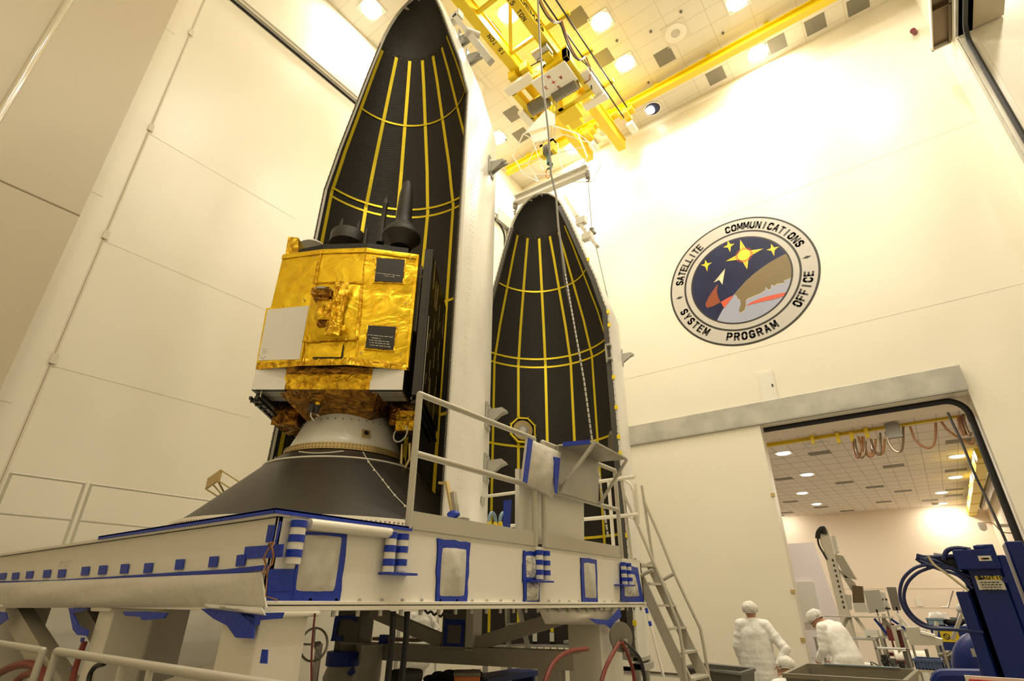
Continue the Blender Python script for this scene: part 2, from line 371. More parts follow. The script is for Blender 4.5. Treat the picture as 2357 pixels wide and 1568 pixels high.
# header box of the right-hand opening, seen from below
hb = E('door_header', (3.75, 12, 15.8), 'brown steel header box above the tall opening in the right wall', 'door header')
b = MB(); x0, x1, z0, z1 = 3.55, 3.98, 15.75, 16.5
b.box(x0, x0+.03, 2, 15.0, z0, z0+.14); b.box(x0, x1, 14.96, 15.0, z0, z0+.3); b.build('housing', 'white_paint', hb)
b = MB(); b.box(x0+.03, x1, 2, 14.96, z0+.12, z0+.16); b.box(x1-.05, x1, 2, 14.96, z0, z0+.3); b.box(x0+.04, x1, 13.6, 13.64, z0, z0+.12)
b.build('inner_plate', 'brown_steel', hb)  # brown colour carries the dark reflections of the stainless underside
# door header beam above the doorway of the far wall
b = MB(); b.box(-7.2, DX1, YF-.2, YF, DZ, DZ+.62); b.box(-7.2, DX1, YF-.2, YF-.18, DZ-.02, DZ)
tag(b.build('door_header', 'steel', bevel=.01), 'long mottled stainless steel header beam above the doorway', 'door header')
# sliding leaf parked left of the doorway
dl = E('door_1', (-5.2, YF-.1, 0), kind='structure')
b = MB(); b.box(-7.35, DX0, YF-.13, YF-.03, .05, DZ); b.build('door_leaf', 'wall_paint_plain', dl)
b = MB(); b.box(DX0, DX0+.05, YF-.13, YF+.25, .05, DZ); b.build('edge_plate', 'white_paint', dl)
b = MB()
for z in (4.3, 1.95, .9): b.box(DX0-.03, DX0+.07, YF-.15, YF-.10, z, z+.09)
b.build('edge_clip', 'brass', dl)
# wall seams and trims
k = [4]
def trim(mb, m='seam'):
    struct('trim_%d' % k[0], mb, m); k[0] += 1
for z in (13.7, 8.66): trim(MB().box(-8 if z < 10 else -4, XR, YF-.004, YF, z, z+.010), 'wall_seam')
for z in (10.9, 8.02, 5.37): trim(MB().box(XL, XL+.004, 2, 5.6, z, z+.010), 'wall_seam')
for z in (7.98, 15.1): trim(MB().box(-10.9, -10.895, -7.5, 1.43, z, z+.03), 'seam_dark')
for z in (8.9, 13.9, 4.6): trim(MB().box(XL+.03, XL+.034, 1.4, 1.7, z, z+.012), 'seam')
trim(MB().box(XL, XL+.03, 1.93, 2.0, 0, ZC), 'seam')
trim(MB().box(XL, XL+.033, 1.96, 1.968, 0, ZC), 'seam_dark')
trim(MB().box(-8, -7.36, YF-.02, YF, 0, .1).box(-11.4, -7.3, YF-.02, YF, 0, .1), 'black')
trim(MB().tube([(-10.9, -.09, 0), (-10.9, -.09, ZC)], .06, 16), 'slab_bead')
b = MB()
for z in (14.2, 10.95, 8.05, 5.4):
    b.box(XL+.03, XL+.06, 1.93, 2.03, z, z+.18)
trim(b, 'seam_dark' and 'seam')
# left wall: the tall hangar door's header, groove and rounded corner
b = MB(); b.box(XL, XL+.10, 2.0, 14.0, 16.42, 16.95); b.box(XL, XL+.16, 2.0, 7.1, 16.50, 16.70); b.box(XL, XL+.16, 7.6, 14.0, 16.55, 16.80); trim(b, 'white_paint')
b = MB(); pts = [Vector((XL+.03, 2, 16.33))]+arc_pts((XL+.03, 14.1, 15.75), .58, 90, 0, 7, 'x')+[Vector((XL+.03, 14.68, 8))]
b.tube(pts, .035, 6); trim(b, 'rubber')
b = MB(); b.box(XL, XL+.05, 2, 14.2, 16.36, 16.44); b.box(XL, XL+.14, 14.8, 14.98, 0, 16.6); trim(b, 'steel')
b = MB(); b.box(XL, XL+.2, 14.0, 15.6, 16.3, 16.9); trim(b, 'steel')
# service panel in the far wall above the header
sp = E('service_hatch', (-2.7, YF, 7.4), 'narrow grey steel hatch in the wall just above the header beam', 'hatch')
b = MB(); b.box(-2.93, -2.5, YF-.03, YF-.005, 6.93, 7.86); b.build('frame', 'white_paint', sp)
b = MB(); b.box(-2.90, -2.53, YF-.04, YF-.03, 6.97, 7.82); b.build('door', 'vent_light' if 'vent_light' in M else 'paper', sp)
b = MB(); b.box(-2.60, -2.56, YF-.055, YF-.04, 7.35, 7.42); b.build('latch', 'black', sp)
# little camera high on the far wall
c = P(2108, 72, 1, YF-.1); sc = E('security_camera', c, 'small security camera high on the wall near the right corner', 'camera')
b = MB(); b.box(c.x-.07, c.x+.07, c.y-.02, c.y+.1, c.z+.02, c.z+.18); b.build('bracket', 'white_paint', sc)
b = MB(); b.cyl(c+Vector((-.02, .05, 0)), c+Vector((-.1, -.2, -.12)), .07, .08, 12); b.build('body', 'dark_red', sc)
# ---- far room shell
b = MB(); b.box(-14, 3.4, YF+.35, YFR+.3, ZF, ZF+.1); struct('ceiling_far_room', b, 'far_ceiling_tile')
b = MB(); b.box(-14, 3.4, YFR, YFR+.2, 0, ZF); struct('wall_far_room_end', b, 'far_wall_paint')
b = MB(); b.box(3.15, 3.4, YF+.3, YFR, 0, ZF); struct('wall_far_room_right', b, 'far_wall_paint')
b = MB(); b.box(-14, -13.8, YF+.3, YFR, 0, ZF); struct('wall_far_room_left', b, 'far_wall_paint')
b = MB(); b.box(-13.8, DX0-.4, YF+.32, YF+.5, 0, ZF); b.box(DX1+.42, 3.15, YF+.32, YF+.5, 0, ZF); b.box(DX0-.4, DX1+.42, YF+.32, YF+.5, DZ+.35, ZF); struct('wall_far_room_near', b, 'far_wall_paint')

# ---------------------------------------------------------------- ceiling lamps
def area(parent, loc, r, wt, colr=LCOL, rot=(0, 0, 0), spread=180):
    l = bpy.data.lights.new('lamp_light', 'AREA'); l.shape = 'DISK'; l.size = r*2; l.energy = wt; l.color = colr; l.spread = R(spread)
    o = bpy.data.objects.new('lamp_light', l); col.objects.link(o); o.parent = parent; o.location = loc; o.rotation_euler = rot
    return o
def make_lamp(name, r, s, lensm, wt, depth=.03):
    t = E(name, (0, 0, 0))
    b = MB(); n = 32
    b.box(-s, s, -s, -s+.03, -.02, 0).box(-s, s, s-.03, s, -.02, 0).box(-s, -s+.03, -s, s, -.02, 0).box(s-.03, s, -s, s, -.02, 0)
    b.disc((0, 0, -.012), (0, 0, -1), s*1.0, 32, r*1.02)
    b.build('frame', 'white_paint', t)
    b = MB(); b.disc((0, 0, -.02), (0, 0, -1), r, 32, h=depth); b.build('lens', lensm, t)
    if wt: area(t, (0, 0, -.02-depth-.01), r*.98, wt)
    return t
L0 = make_lamp('ceiling_lamp', .29, .36, 'lamp_lens', LAMP_W)
first = [True]
def place(proto, loc, label, cat, group, flag):
    o = proto if flag[0] else copy_tree(proto); flag[0] = False
    o.location = loc; tag(o, label, cat, group); return o
G = 'round lamps recessed in the high ceiling'
for (x, y, lb) in [(-4.52, 11.02, 'glowing round ceiling lamp just right of the dark conduit pair, topmost of three in line'),
                   (-4.56, 12.94, 'glowing round ceiling lamp between two grey vents beside the conduit pair'),
                   (-.58, 13.06, 'glowing round ceiling lamp cut by the top edge of the photo'),
                   (-.52, 15.42, 'glowing round lamp in the strip between yellow rail and emblem wall'),
                   (-10.5, 12.9, 'glowing round lamp beside the bracket on the tall fairing'),
                   (-6.29, 13.02, 'glowing round lamp half hidden behind the crane trolley'),
                   (-10.5, 6.03, 'glowing round lamp on the ceiling at the tall fairing nose'),
                   (-8.2, 15.3, 'glowing round lamp seen through the lifting cage'),
                   (-6.9, 8.9, 'glowing round lamp between the two yellow crane girders')]:
    place(L0, (x, y, ZC-.001), lb, 'ceiling lamp', G, first)
for (x, y) in [(2.6, 11), (-1.2, 9), (2.6, 6), (-2, 4.5), (1.5, 1.2), (-.5, -3.5), (2.6, -3)]:  # unseen; those behind the camera are added to light platform and satellite fronts
    place(L0, (x, y, ZC-.001), 'round ceiling lamp over the near part of the hall, outside the photo', 'ceiling lamp', G, first)
for (x, y) in ((6.6, 11.5), (6.6, 6.5)):  # unseen lamps added because the bay came out too dark
    place(L0, (x, y, ZC-.001), 'round ceiling lamp of the bay beyond the right opening, outside the photo', 'ceiling lamp', G, first)
# the tilted spot with a dark blue bowl
t = E('swivel_spotlight', (-4.57, 15.43, ZC), 'round recessed spotlight with a dark blue bowl by the wall', 'spotlight')
b = MB(); b.disc((-4.57, 15.43, ZC-.02), (0, 0, -1), .36, 32, .30); b.build('rim', 'white_paint', t)
b = MB(); b.disc((-4.57, 15.43, ZC-.012), (0, 0, -1), .31, 32, h=.005); b.build('bowl', 'lens_dark', t)
b = MB(); b.disc((-4.68, 15.43, ZC-.03), (-.2, 0, -1), .19, 32, h=.02); b.build('lens', 'lamp_lens', t)
# unlit round diffusers
D0 = E('round_diffuser', (0, 0, 0))
b = MB(); s = .42; b.box(-s, s, -s, s, -.012, 0); b.build('plate', 'far_ceiling_plate' if 'far_ceiling_plate' in M else 'seam', D0)
b = MB(); b.disc((0, 0, -.012), (0, 0, -1), .37, 32, h=.012); b.build('ring', 'white_paint', D0)
b = MB()
for r in (.05, .1, .15): b.disc((0, 0, -.026), (0, 0, -1), r, 20, r-.02)
b.build('grille', 'vent_grey', D0)
fl = [True]
for (x, y, lb) in [(-2.63, 12.92, 'unlit round white ceiling diffuser among the tiles right of the lamps'),
                   (-7.79, 9.7, 'round white ceiling diffuser beyond the crane girder near the fairing nose'),
                   (-6.75, 15.35, 'round white ceiling diffuser behind the end of the crane girder'),
                   (-9.7, 10.4, 'round white ceiling diffuser beside the tall fairing')]:
    place(D0, (x, y, ZC-.001), lb, 'diffuser', 'round diffusers in the high ceiling', fl)
V0 = E('ceiling_vent', (0, 0, 0))
b = MB(); s = .31; b.box(-s, s, -s, s, -.01, 0); b.build('backing', 'vent_grey', V0)
b = MB()
for i in range(24): b.box(-s+.01+i*.0255, -s+.02+i*.0255, -s, s, -.016, -.01)
b.build('grille', 'vent_slat', V0)
fv = [True]
for (x, y, lb) in [(-5.11, 10.43, 'square grey ceiling vent crossed by the conduit pair near the top edge'),
                   (-5.11, 12.29, 'square grey ceiling vent beside the conduit pair, second in line'),
                   (-3.29, 13.56, 'square grey ceiling vent just above the yellow runway rail'),
                   (-2.04, 15.46, 'square grey vent between rail and wall, leftmost beyond the rail'),
                   (.09, 15.46, 'square grey vent between rail and wall, right beside the lamp'),
                   (1.34, 15.49, 'square grey vent between rail and wall, third in that strip'),
                   (2.6, 15.57, 'square grey vent between rail and wall, farthest right in that strip'),
                   (-9.24, 12.31, 'square grey vent left of the crane trolley'),
                   (-7.35, 15.44, 'square grey vent behind the girder end near the far wall'),
                   (-7.8, 9.07, 'square grey vent between fairing nose and yellow girder'),
                   (-9.6, 13.4, 'square grey vent behind the steel lug of the tall fairing')]:
    place(V0, (x, y, ZC-.001), lb, 'vent', 'square vents in the high ceiling', fv)
K0 = MB().cyl((0, 0, 0), (0, 0, -.03), .05, n=8).cyl((0, 0, -.03), (0, 0, -.09), .02, n=6).build('sprinkler_head', 'vent_grey')
fk = [True]
for (x, y) in [(-4.4, 11.95), (-3.3, 12.35), (-2.2, 12.3), (-4.2, 14.2), (-10.3, 13.2), (-1.3, 13.9)]:
    place(K0, (x, y, ZC), 'tiny dark sprinkler head dotted between the tiles of the high ceiling', 'sprinkler', 'sprinkler heads of the high ceiling', fk)
# ---- far room lamps, vents
kf = (ZF-1.75)/7.25
L1 = make_lamp('ceiling_lamp', .24, .33, 'lamp_lens_far', FAR_W); f1 = [True]
Gf = 'round lamps in the ceiling of the far room'
for (x, y, lb) in [(-5.33, 38.08, 'far room ceiling lamp nearest the doorway on the left side'), (-6.88, 44.79, 'far room ceiling lamp at the left, second from the doorway'),
                   (-6.92, 50.75, 'far room ceiling lamp at the left closest to the end wall'), (2.22, 37.7, 'far room ceiling lamp on the right nearest the doorway'),
                   (2.14, 44.35, 'far room ceiling lamp on the right, second beside the yellow beam'), (1.32, 50.33, 'far room ceiling lamp on the right, third from the doorway'),
                   (1.27, 56.11, 'far room ceiling lamp on the right closest to the end wall')]:
    place(L1, (x*kf, y*kf, ZF-.001), lb, 'ceiling lamp', Gf, f1)
for (x, y) in [(-3, 20), (0, 20), (-8, 24), (-10, 34), (-10, 42), (-4.2, 25)]:
    place(L1, (x, y, ZF-.001), 'ceiling lamp of the far room hidden by the wall', 'ceiling lamp', Gf, f1)
fvv = [True]; V1 = copy_tree(V0); V1.name = 'ceiling_vent'
VL = {'v1': 'nearest the doorway left of the cables', 'v2': 'left, in line with the nearest left lamp', 'v3': 'left of centre, second row', 'v4': 'near centre, right of the second row vent', 'v5': 'right of centre in the middle row',
      'v6': 'below the hanging cables in the middle', 'v7': 'in the back row, centre', 'v8': 'right back row beside the third lamp', 'v9': 'right side between the first two lamps', 'v10': 'right side above a pair near the yellow beam',
      'v11': 'right side, lower of the pair near the yellow beam', 'v12': 'right side, closest to the doorway seal', 'v13': 'left, third row', 'v14': 'left of centre by the third left lamp', 'v15': 'back row left of centre', 'v16': 'far left back row'}
for (n, x, y) in [('v1',-3.72,32.64),('v2',-6.82,38.74),('v3',-3.82,42.31),('v4',-2.34,45.21),('v5',-.87,48.13),('v6',-.78,38.5),('v7',-2.42,52.72),('v8',.55,53.95),('v9',2.16,41.98),('v10',2.08,49.51),('v11',2.04,52.32),('v12',2.26,33.98),('v13',-8.42,48.44),('v14',-6.94,52.84),('v15',-5.45,56.32),('v16',-9.97,54.51)]:
    o = place(V1, (x*kf, y*kf, ZF-.001), 'grey far-room ceiling vent, '+VL[n], 'vent', 'vents in the ceiling of the far room', fvv); o.scale = (1.35, 1.0, 1)
# ================================================================ PAYLOAD FAIRING HALVES
PROF = [(2.04, 0), (2.04, 7.02), (1.93, 7.45), (1.80, 8.02), (1.50, 8.98), (1.17, 10.06), (.92, 10.78)]
DOME = [(.92, 10.78), (.84, 10.99), (.70, 11.22), (.50, 11.43), (.26, 11.56), (.0, 11.60)]
def rad(z, pr=PROF+DOME[1:]):
    for (r0, z0), (r1, z1) in zip(pr, pr[1:]):
        if z0 <= z <= z1: return r0+(r1-r0)*(z-z0)/(z1-z0)
    return pr[-1][0]
def ribbon(mb, a, z0, z1, w, inset=.078, n=24):
    """tape running up the inside of the shell at angle a"""
    zs = sorted(set([z0+(z1-z0)*i/n for i in range(n+1)]+[z for r, z in PROF if z0 < z < z1])); vs = []
    for z in zs:
        r = rad(z)-inset; c = Vector((r*math.sin(a), r*math.cos(a), z)); t = Vector((math.cos(a), -math.sin(a), 0))*(w/2)
        vs += [c-t, c+t]
    mb.add(vs, [(2*i, 2*i+1, 2*i+3, 2*i+2) for i in range(len(zs)-1)], smooth=False)
def ringtape(mb, z, a0, a1, w, inset=.079, n=30):
    mb.lathe([(rad(z)-inset, z-w/2), (rad(z+.001)-inset, z+w/2)], n=n, a0=R(a0), a1=R(a1))
def edge_pts(side, zlist, off):
    return [Vector((side*(rad(z)-off), 0, z)) for z in zlist]
ZL = [0, 2, 4, 6, 7.02, 7.45, 8.02, 8.98, 10.06, 10.78, 10.99, 11.22, 11.43, 11.54, 11.60]
def fairing(name, loc, rotz, strips, rings, labels, second):
    f = E(name, loc, *labels); f['_loc'] = (0, 0, 0); f.rotation_euler = (0, 0, rotz)
    b = MB(); b.lathe([(r, z) for r, z in PROF+DOME[1:]], n=40, a0=-PI/2, a1=PI/2); b.build('outer_shell', 'white_enamel', f)
    b = MB(); b.lathe([(r-.07, z) for r, z in PROF], n=40, a0=-PI/2, a1=PI/2); b.build('lining', 'lining', f)
    b = MB(); b.lathe([(max(0, r-.07), z-.0) for r, z in DOME[:-1]]+[(0, 11.53)], n=32, a0=-PI/2, a1=PI/2)
    nc = b.build('nose_lining', 'lining_smooth', f)
    b = MB()
    for i in range(19):
        a = R(-85+i*170/18); r = rad(10.80)-.075; b.sphere((r*math.sin(a), r*math.cos(a), 10.86), .018, 6, 4)
    b.build('rivet_row', 'text_white', f)
    b = MB(); b.lathe([(2.05, -.06), (2.05, 0), (1.90, 0), (1.90, -.06), (2.05, -.06)], n=40, a0=-PI/2, a1=PI/2); b.build('base_ring', 'steel', f)
    for sd in (-1, 1):
        b = MB(); vs = []
        for z in ZL:
            ro = rad(z); vs += [Vector((sd*ro, 0, z)), Vector((sd*max(0, ro-.07), 0, z)), Vector((sd*max(0, ro-.07), .10, z)), Vector((sd*ro, .0, z)), Vector((sd*ro, -.05, z)), Vector((sd*max(0, ro-.045), -.05, z))]
        # flange lip: a raised rail along the split line
        fs = []
        for i in range(len(ZL)-1):
            for q, r_ in ((0, 1), (1, 2), (4, 5), (3, 4), (5, 1)): fs.append((i*6+q, i*6+r_, (i+1)*6+r_, (i+1)*6+q))
        b.add(vs, fs); fl_ = b.build('flange', 'flange_light' if sd < 0 else 'white_enamel', f)
        b = MB(); vs = []; w0, w1 = ((.05, .17) if second else (.03, .06)) if (second or sd > 0) else (.03, .05)
        for z in ZL[:10]: vs += [Vector((sd*(rad(z)-w0), -.055, z)), Vector((sd*(rad(z)-w1), -.055, z)), Vector((sd*(rad(z)-w1), .0, z))]
        fs = []
        for i in range(9):
            for q_, r_ in ((0, 1), (1, 2)): fs.append((i*3+q_, i*3+r_, (i+1)*3+r_, (i+1)*3+q_))
        b.add(vs, fs); b.build('flange_seal', 'flange_dark', fl_)
        b = MB(); zz = [.3+i*.14 for i in range(76)]
        for z in zz: b.cyl(Vector((sd*(rad(z)-.035), -.05, z)), Vector((sd*(rad(z)-.035), -.065, z)), .010, n=5)
        b.build('bolt_row', 'vent_grey', fl_)
    for (a, z0, z1, w_) in strips:
        b = MB(); ribbon(b, R(a), z0, z1, w_); b.build('gold_tape_strip', 'yellow_tape', f)
    for (z, a0, a1, w_) in rings:
        b = MB(); ringtape(b, z, a0, a1, w_); b.build('gold_tape_band', 'yellow_tape', f)
    b = MB()
    for i in range(16):
        a = R(-78+i*156/15); r = rad(10.7)-.079
        t = Vector((math.cos(a), -math.sin(a), 0))*.022; c = Vector((r*math.sin(a), r*math.cos(a), 10.72)); b.add([c-t, c+t, c+t+Vector((0, 0, .04)), c-t+Vector((0, 0, .04))], [(0, 1, 2, 3)])
    b.build('gold_tape_dots', 'yellow_tape', f)
    if not second:
        b = MB()
        for z in [.2+.1*i for i in range(66)]:
            for dy in (.16, .22):
                r = 2.045; a = math.asin(dy/r); b.cyl((r*math.cos(a), dy, z), ((r+.008)*math.cos(a), dy, z), .0055, n=5)
        b.build('rivet_columns', 'seam', f)
    return f
def lug(loc, rot, parent, name='lifting_lug'):
    """cast bracket: a square base plate, a pair of cheeks and a drooping jaw; built around the origin, +X outwards"""
    b = MB(); b.obox((0.012, 0, 0), (1,0,0), (0,1,0), (0,0,1), .012, .12, .19)
    for y in (-.09, .09):
        for z in (-.15, .15): b.cyl((.02, y, z), (.035, y, z), .018, n=6)
    b.prism([(.02, -.05, -.13), (.20, -.05, .02), (.30, -.05, .06), (.22, -.05, .12), (.02, -.05, .10)], (0, .03, 0))
    b.prism([(.02, .03, -.13), (.20, .03, .02), (.30, .03, .06), (.22, .03, .12), (.02, .03, .10)], (0, .03, 0))
    b.cyl((.22, -.06, .06), (.22, .07, .06), .025, n=8); b.obox((.15, .005, .0), (1, 0, .5), (0, 1, 0), (0, 0, 1), .1, .03, .015)
    o = b.build(name, 'steel', parent); o.location = loc; o.rotation_euler = rot
    return o
F1C = (-6.42, 4.62, 2.56); F2C = (-6.76, 10.12, .86)
AZ1 = [-64, -43.5, -23.5, -4.5, 16.5, 37, 57]
f1 = fairing('payload_fairing_half', F1C, 0, [(-87, .1, 10.66, .07)]+[(a, .1, 10.70, .075) for a in AZ1],
             [(4.58, -88, 88, .06), (6.92, -88, 88, .055), (7.12, -88, 88, .055), (9.13, -88, 88, .055), (2.2, -88, 88, .06)],
             ('tall white fairing half with black gold-taped inside, standing behind the satellite', 'rocket fairing', 'white rocket fairing halves'), False)
AZ2 = [-73, -51, -28, -6, 15, 37, 59]
f2 = fairing('payload_fairing_half', F2C, R(0), [(a, .25, 10.70, .075) for a in AZ2],
             [(2.28, -88, 88, .06), (4.62, -88, 88, .06), (6.95, -88, 88, .055), (7.19, -88, 88, .055), (9.14, -88, 88, .055)],
             ('white fairing half with black inside hanging under the grey spreader beam', 'rocket fairing', 'white rocket fairing halves'), True)
for (z, a) in ((6.3, 70), (1.62, 68), (.80, 68), (4.1, 74)):
    pass
def lug_at(f, z, adeg, s=1):
    a = R(adeg); r = rad(z); o = lug((r*math.sin(a), r*math.cos(a), z), (0, 0, PI/2-a), f); o.scale = (s, s, s); return o
lug_at(f1, 6.0, 68); lug_at(f1, 1.53, 62); lug_at(f1, .80, 62)
lug_at(f1, 9.75, 66, 1.15); lug_at(f1, 9.1, 66, 1.15)
# the arm that hangs from the upper lugs of the tall fairing
o1 = Vector(F1C); q0 = P(1083, 82, 1, 5.15)-o1; q1 = P(1130, 143, 1, 5.15)-o1; b = MB(); b.beam(q0, q1, .10, .14); b.cyl(q0+Vector((-.05, -.1, .05)), q0+Vector((.1, .15, .05)), .1, n=10)
q2 = P(1050, 40, 1, 5.15)-o1; b.beam(q2, q0, .16, .10); b.obox(q2, (1,0,0), (0,1,0), (0,0,1), .14, .08, .10)
b.build('hinge_arm', 'flange_light', f1)
b = MB(); b.box(.0, .012, -.07, .07, -.05, .05); o = b.build('data_plate', 'steel', f1); a = R(66); o.location = (2.046*math.sin(a), 2.046*math.cos(a), .35); o.rotation_euler = (0, 0, PI/2-a)
# bottom hinge bracket of the tall fairing beside the cone
b = MB(); b.beam((1.98, -.10, .42), (2.10, -.10, .40), .03, .03); b.beam((2.10, -.10, .42), (2.32, -.10, -.22), .05, .03); b.build('hinge_bracket', 'brass', f1)
# fairing 2: octagonal access port, dish, flange clamps, ring clamps
pa = R(-49); pz = 5.06-.0
def wallframe(adeg, z, r_in=.0):
    a = R(adeg); r = rad(z)-.08-r_in
    return Vector((r*math.sin(a), r*math.cos(a), z)), Vector((math.cos(a), -math.sin(a), 0)), Vector((0, 0, 1)), Vector((-math.sin(a), -math.cos(a), 0))
def octo(c, u, v, n, r): return [c+(u*math.cos(PI/8+PI/4*k)+v*math.sin(PI/8+PI/4*k))*r for k in range(8)]
c, u, v, n = wallframe(-48, 5.05)
port = E('access_port', (0, 0, 0)); port.parent = f2; port['_loc'] = (0, 0, 0)
port.name = 'access_port'
b = MB(); o1, o2 = octo(c+n*.12, u, v, n, .38), octo(c+n*.12, u, v, n, .33)
b.add(o1+o2, [(i, (i+1) % 8, (i+1) % 8+8, i+8) for i in range(8)]); i1 = octo(c, u, v, n, .38); b.add(o1+i1, [(i, (i+1) % 8, (i+1) % 8+8, i+8) for i in range(8)])
for q in o1: b.sphere(q, .025, 6, 4)
b.build('octagon_frame', 'yellow_tape', port)
b = MB(); b.add(octo(c+n*.02, u, v, n, .36), [list(range(8))]); b.build('port_well', 'panel_black', port)
b = MB(); b.cyl(c+n*.02, c+n*.10, .27, n=32); b.build('port_cover', 'brass', port)
b = MB(); b.disc(c+n*.105, n, .15, 24, h=.01); b.build('port_ring', 'steel', port)
b = MB(); b.disc(c+n*.12, n, .08, 24, h=.005); b.build('port_window', 'paper', port)
c, u, v, n = wallframe(52, 4.15)
b = MB(); b.cyl(c, c+n*.30, .30, .30, 28); b.build('duct_collar', 'bin_plastic', f2)
b = MB(); b.disc(c+n*.30, n, .34, 28, .27); b.disc(c+n*.31, n, .34, 28, .27); b.build('duct_rim', 'steel', f2)
c, u, v, n = wallframe(33, 4.45)
b = MB(); b.tube([c-u*.0-v*.5, c, c+u*.45], .02, 5); b.build('tape_bracket', 'yellow_tape', f2)
b = MB()
for z in (.5, 2.0, 3.6, 3.95, 4.6, 5.3, 6.6, 6.95, 8.6): b.box(rad(z)-.05, rad(z)+.02, -.075, -.05, z, z+.09)
b.build('flange_tape_mark', 'yellow_tape', f2)
b = MB(); b.box(rad(5.8)-.10, rad(5.8)+.0, -.16, -.05, 5.75, 5.79).box(rad(5.8)-.10, rad(5.8), -.16, -.05, 6.1, 6.14).box(rad(5.8)-.12, rad(5.8)-.09, -.16, -.12, 5.7, 6.14); b.build('flange_clamp', 'steel', f2)
lug_at(f2, 6.2, 64)
o2_ = Vector(F2C); Q = lambda u, v: P(u, v, 1, 10.55)-o2_
b = MB(); b.beam(Q(1302, 455), Q(1330, 500), .16, .10); b.beam(Q(1322, 490), Q(1345, 530), .10, .10); b.build('nose_fitting', 'white_paint', f2)
b = MB(); b.beam(Q(1338, 522), Q(1375, 568), .13, .08); b.obox(Q(1338, 510), (1,0,0), (0,1,0), (0,0,1), .14, .08, .10); b.obox(Q(1352, 545), (1,0,0), (0,1,0), (0,0,1), .14, .08, .10); b.build('hinge_arm', 'flange_light', f2)
# base clamps and the dolly that carries fairing 2
b = MB()
for i in range(40):
    a = R(-88+i*176/39)
    b.cyl((1.98*math.sin(a), 1.98*math.cos(a), -.10), (1.98*math.sin(a), 1.98*math.cos(a), -.02), .015, n=5)
b.build('base_bolts', 'steel', f2)
for a in (-40, -28, -6, 8, 22, 45):
    c, u, v, n = wallframe(a, .15); b = MB(); b.obox(c+n*.05, u, v, n, .05, .09, .04); b.build('base_clamp', 'paper', f2)
b = MB()
for a in (-75, -40, 0, 40, 75):
    ar = R(a); p = Vector((F2C[0]+1.97*math.sin(ar), F2C[1]+1.97*math.cos(ar), 0)); b.cyl(p, p+Vector((0, 0, .72)), .06, n=8); b.box(p.x-.12, p.x+.12, p.y-.12, p.y+.12, 0, .05)
b.lathe([(2.1, .66), (2.1, .76), (1.85, .76), (1.85, .66), (2.1, .66)], c=(F2C[0], F2C[1], 0), n=32, a0=-PI/2, a1=PI/2)
tag(b.build('transport_dolly', 'steel'), 'half-round steel stand under the rear fairing half', 'stand')

# ================================================================ SATELLITE
SL = Vector((-6.63, 3.176, 0)); su = Vector((.8055, .5925, 0)); sn = Vector((.5925, -.8055, 0)); sz = Vector((0, 0, 1))
def SP(a, b, z): return SL+su*a+sn*b+sz*z
ZB, ZT = 4.52, 6.33
sat = E('satellite', (-6.42, 4.62, 4.24), 'boxy satellite wrapped in gold foil on the white adapter ring', 'satellite')
FR = [(0, 0), (.62, .13), (1.28, .17), (2.0, 0)]
b = MB(); pts = [SP(a, c-.03, ZB) for a, c in [(.02, 0), (.62, .13), (1.28, .17), (1.97, 0)]]+[SP(1.97, -1.9, ZB), SP(.02, -1.9, ZB)]
b.prism(pts, sz*(ZT-ZB)); b.build('body', 'panel_black', sat)
def facet(i):
    a, c = FR[i], FR[i+1]; p0, p1 = SP(a[0], a[1], 0), SP(c[0], c[1], 0); d = (p1-p0).normalized(); return p0, p1, Vector((d.y, -d.x, 0))
def PF(i, u, v, lift=0):
    p0, p1, n = facet(i); d = RT*(u-1178.5)-UP*(v-784)+FW*FPX; t = (p0-EYE).dot(n)/d.dot(n)
    return EYE+d*t+n*lift
for i in range(3):
    p0, p1, n = facet(i)
    b = MB(); b.sheet(p0+sz*ZB, p1+sz*ZB, p1+sz*(ZT-.05), p0+sz*(ZT-.05), 44, 44, .012, i, n, amp=.0055, thick=.02); b.build('gold_blanket', 'gold_foil', sat)
# top hem and corner folds
b = MB()
for i in range(3):
    p0, p1, n = facet(i); b.sheet(p0+sz*(ZT-.07)+n*.02, p1+sz*(ZT-.07)+n*.02, p1+sz*(ZT+.01)+n*.012, p0+sz*(ZT+.01)+n*.012, 20, 3, .008, 9+i, n, amp=.006, thick=.015)
b.build('top_hem', 'gold_foil', sat)
b = MB()
for i in range(3):
    p0, p1, n = facet(i); b.sheet(p0+sz*(ZB-.03)+n*.015, p1+sz*(ZB-.03)+n*.015, p1+sz*(ZB+.07)+n*.02, p0+sz*(ZB+.07)+n*.02, 20, 3, .01, 19+i, n, amp=.009, thick=.015)
b.build('bottom_hem', 'gold_crumple', sat)
def decal(name, i, px, m, th=.02, lift=.03, parent=sat):
    p0, p1, n = facet(i); b = MB(); pts = [PF(i, *q, lift=lift) for q in px]; b.prism(pts, -n*th); return b.build(name, m, parent)
rp = decal('white_radiator', 0, [(597, 832), (692, 829), (714, 706), (619, 715)], 'radiator')
decal('radiator_frame', 0, [(593, 837), (695, 833), (718, 702), (615, 711)], 'gold_foil', lift=.022)
b = MB(); p0, p1, n = facet(0)
for q in ((605, 826), (601, 821), (609, 828), (613, 824)): b.disc(PF(0, *q, lift=.0305), n, .008, 8)
for j in range(4):
    a_, c_ = PF(0, 607, 806+j*3.2, lift=.0305), PF(0, 620-(j % 2)*4, 805.5+j*3.2, lift=.0305); b.beam(a_, c_, .003, .001, n)
b.build('radiator_marks', 'vent_grey', sat)
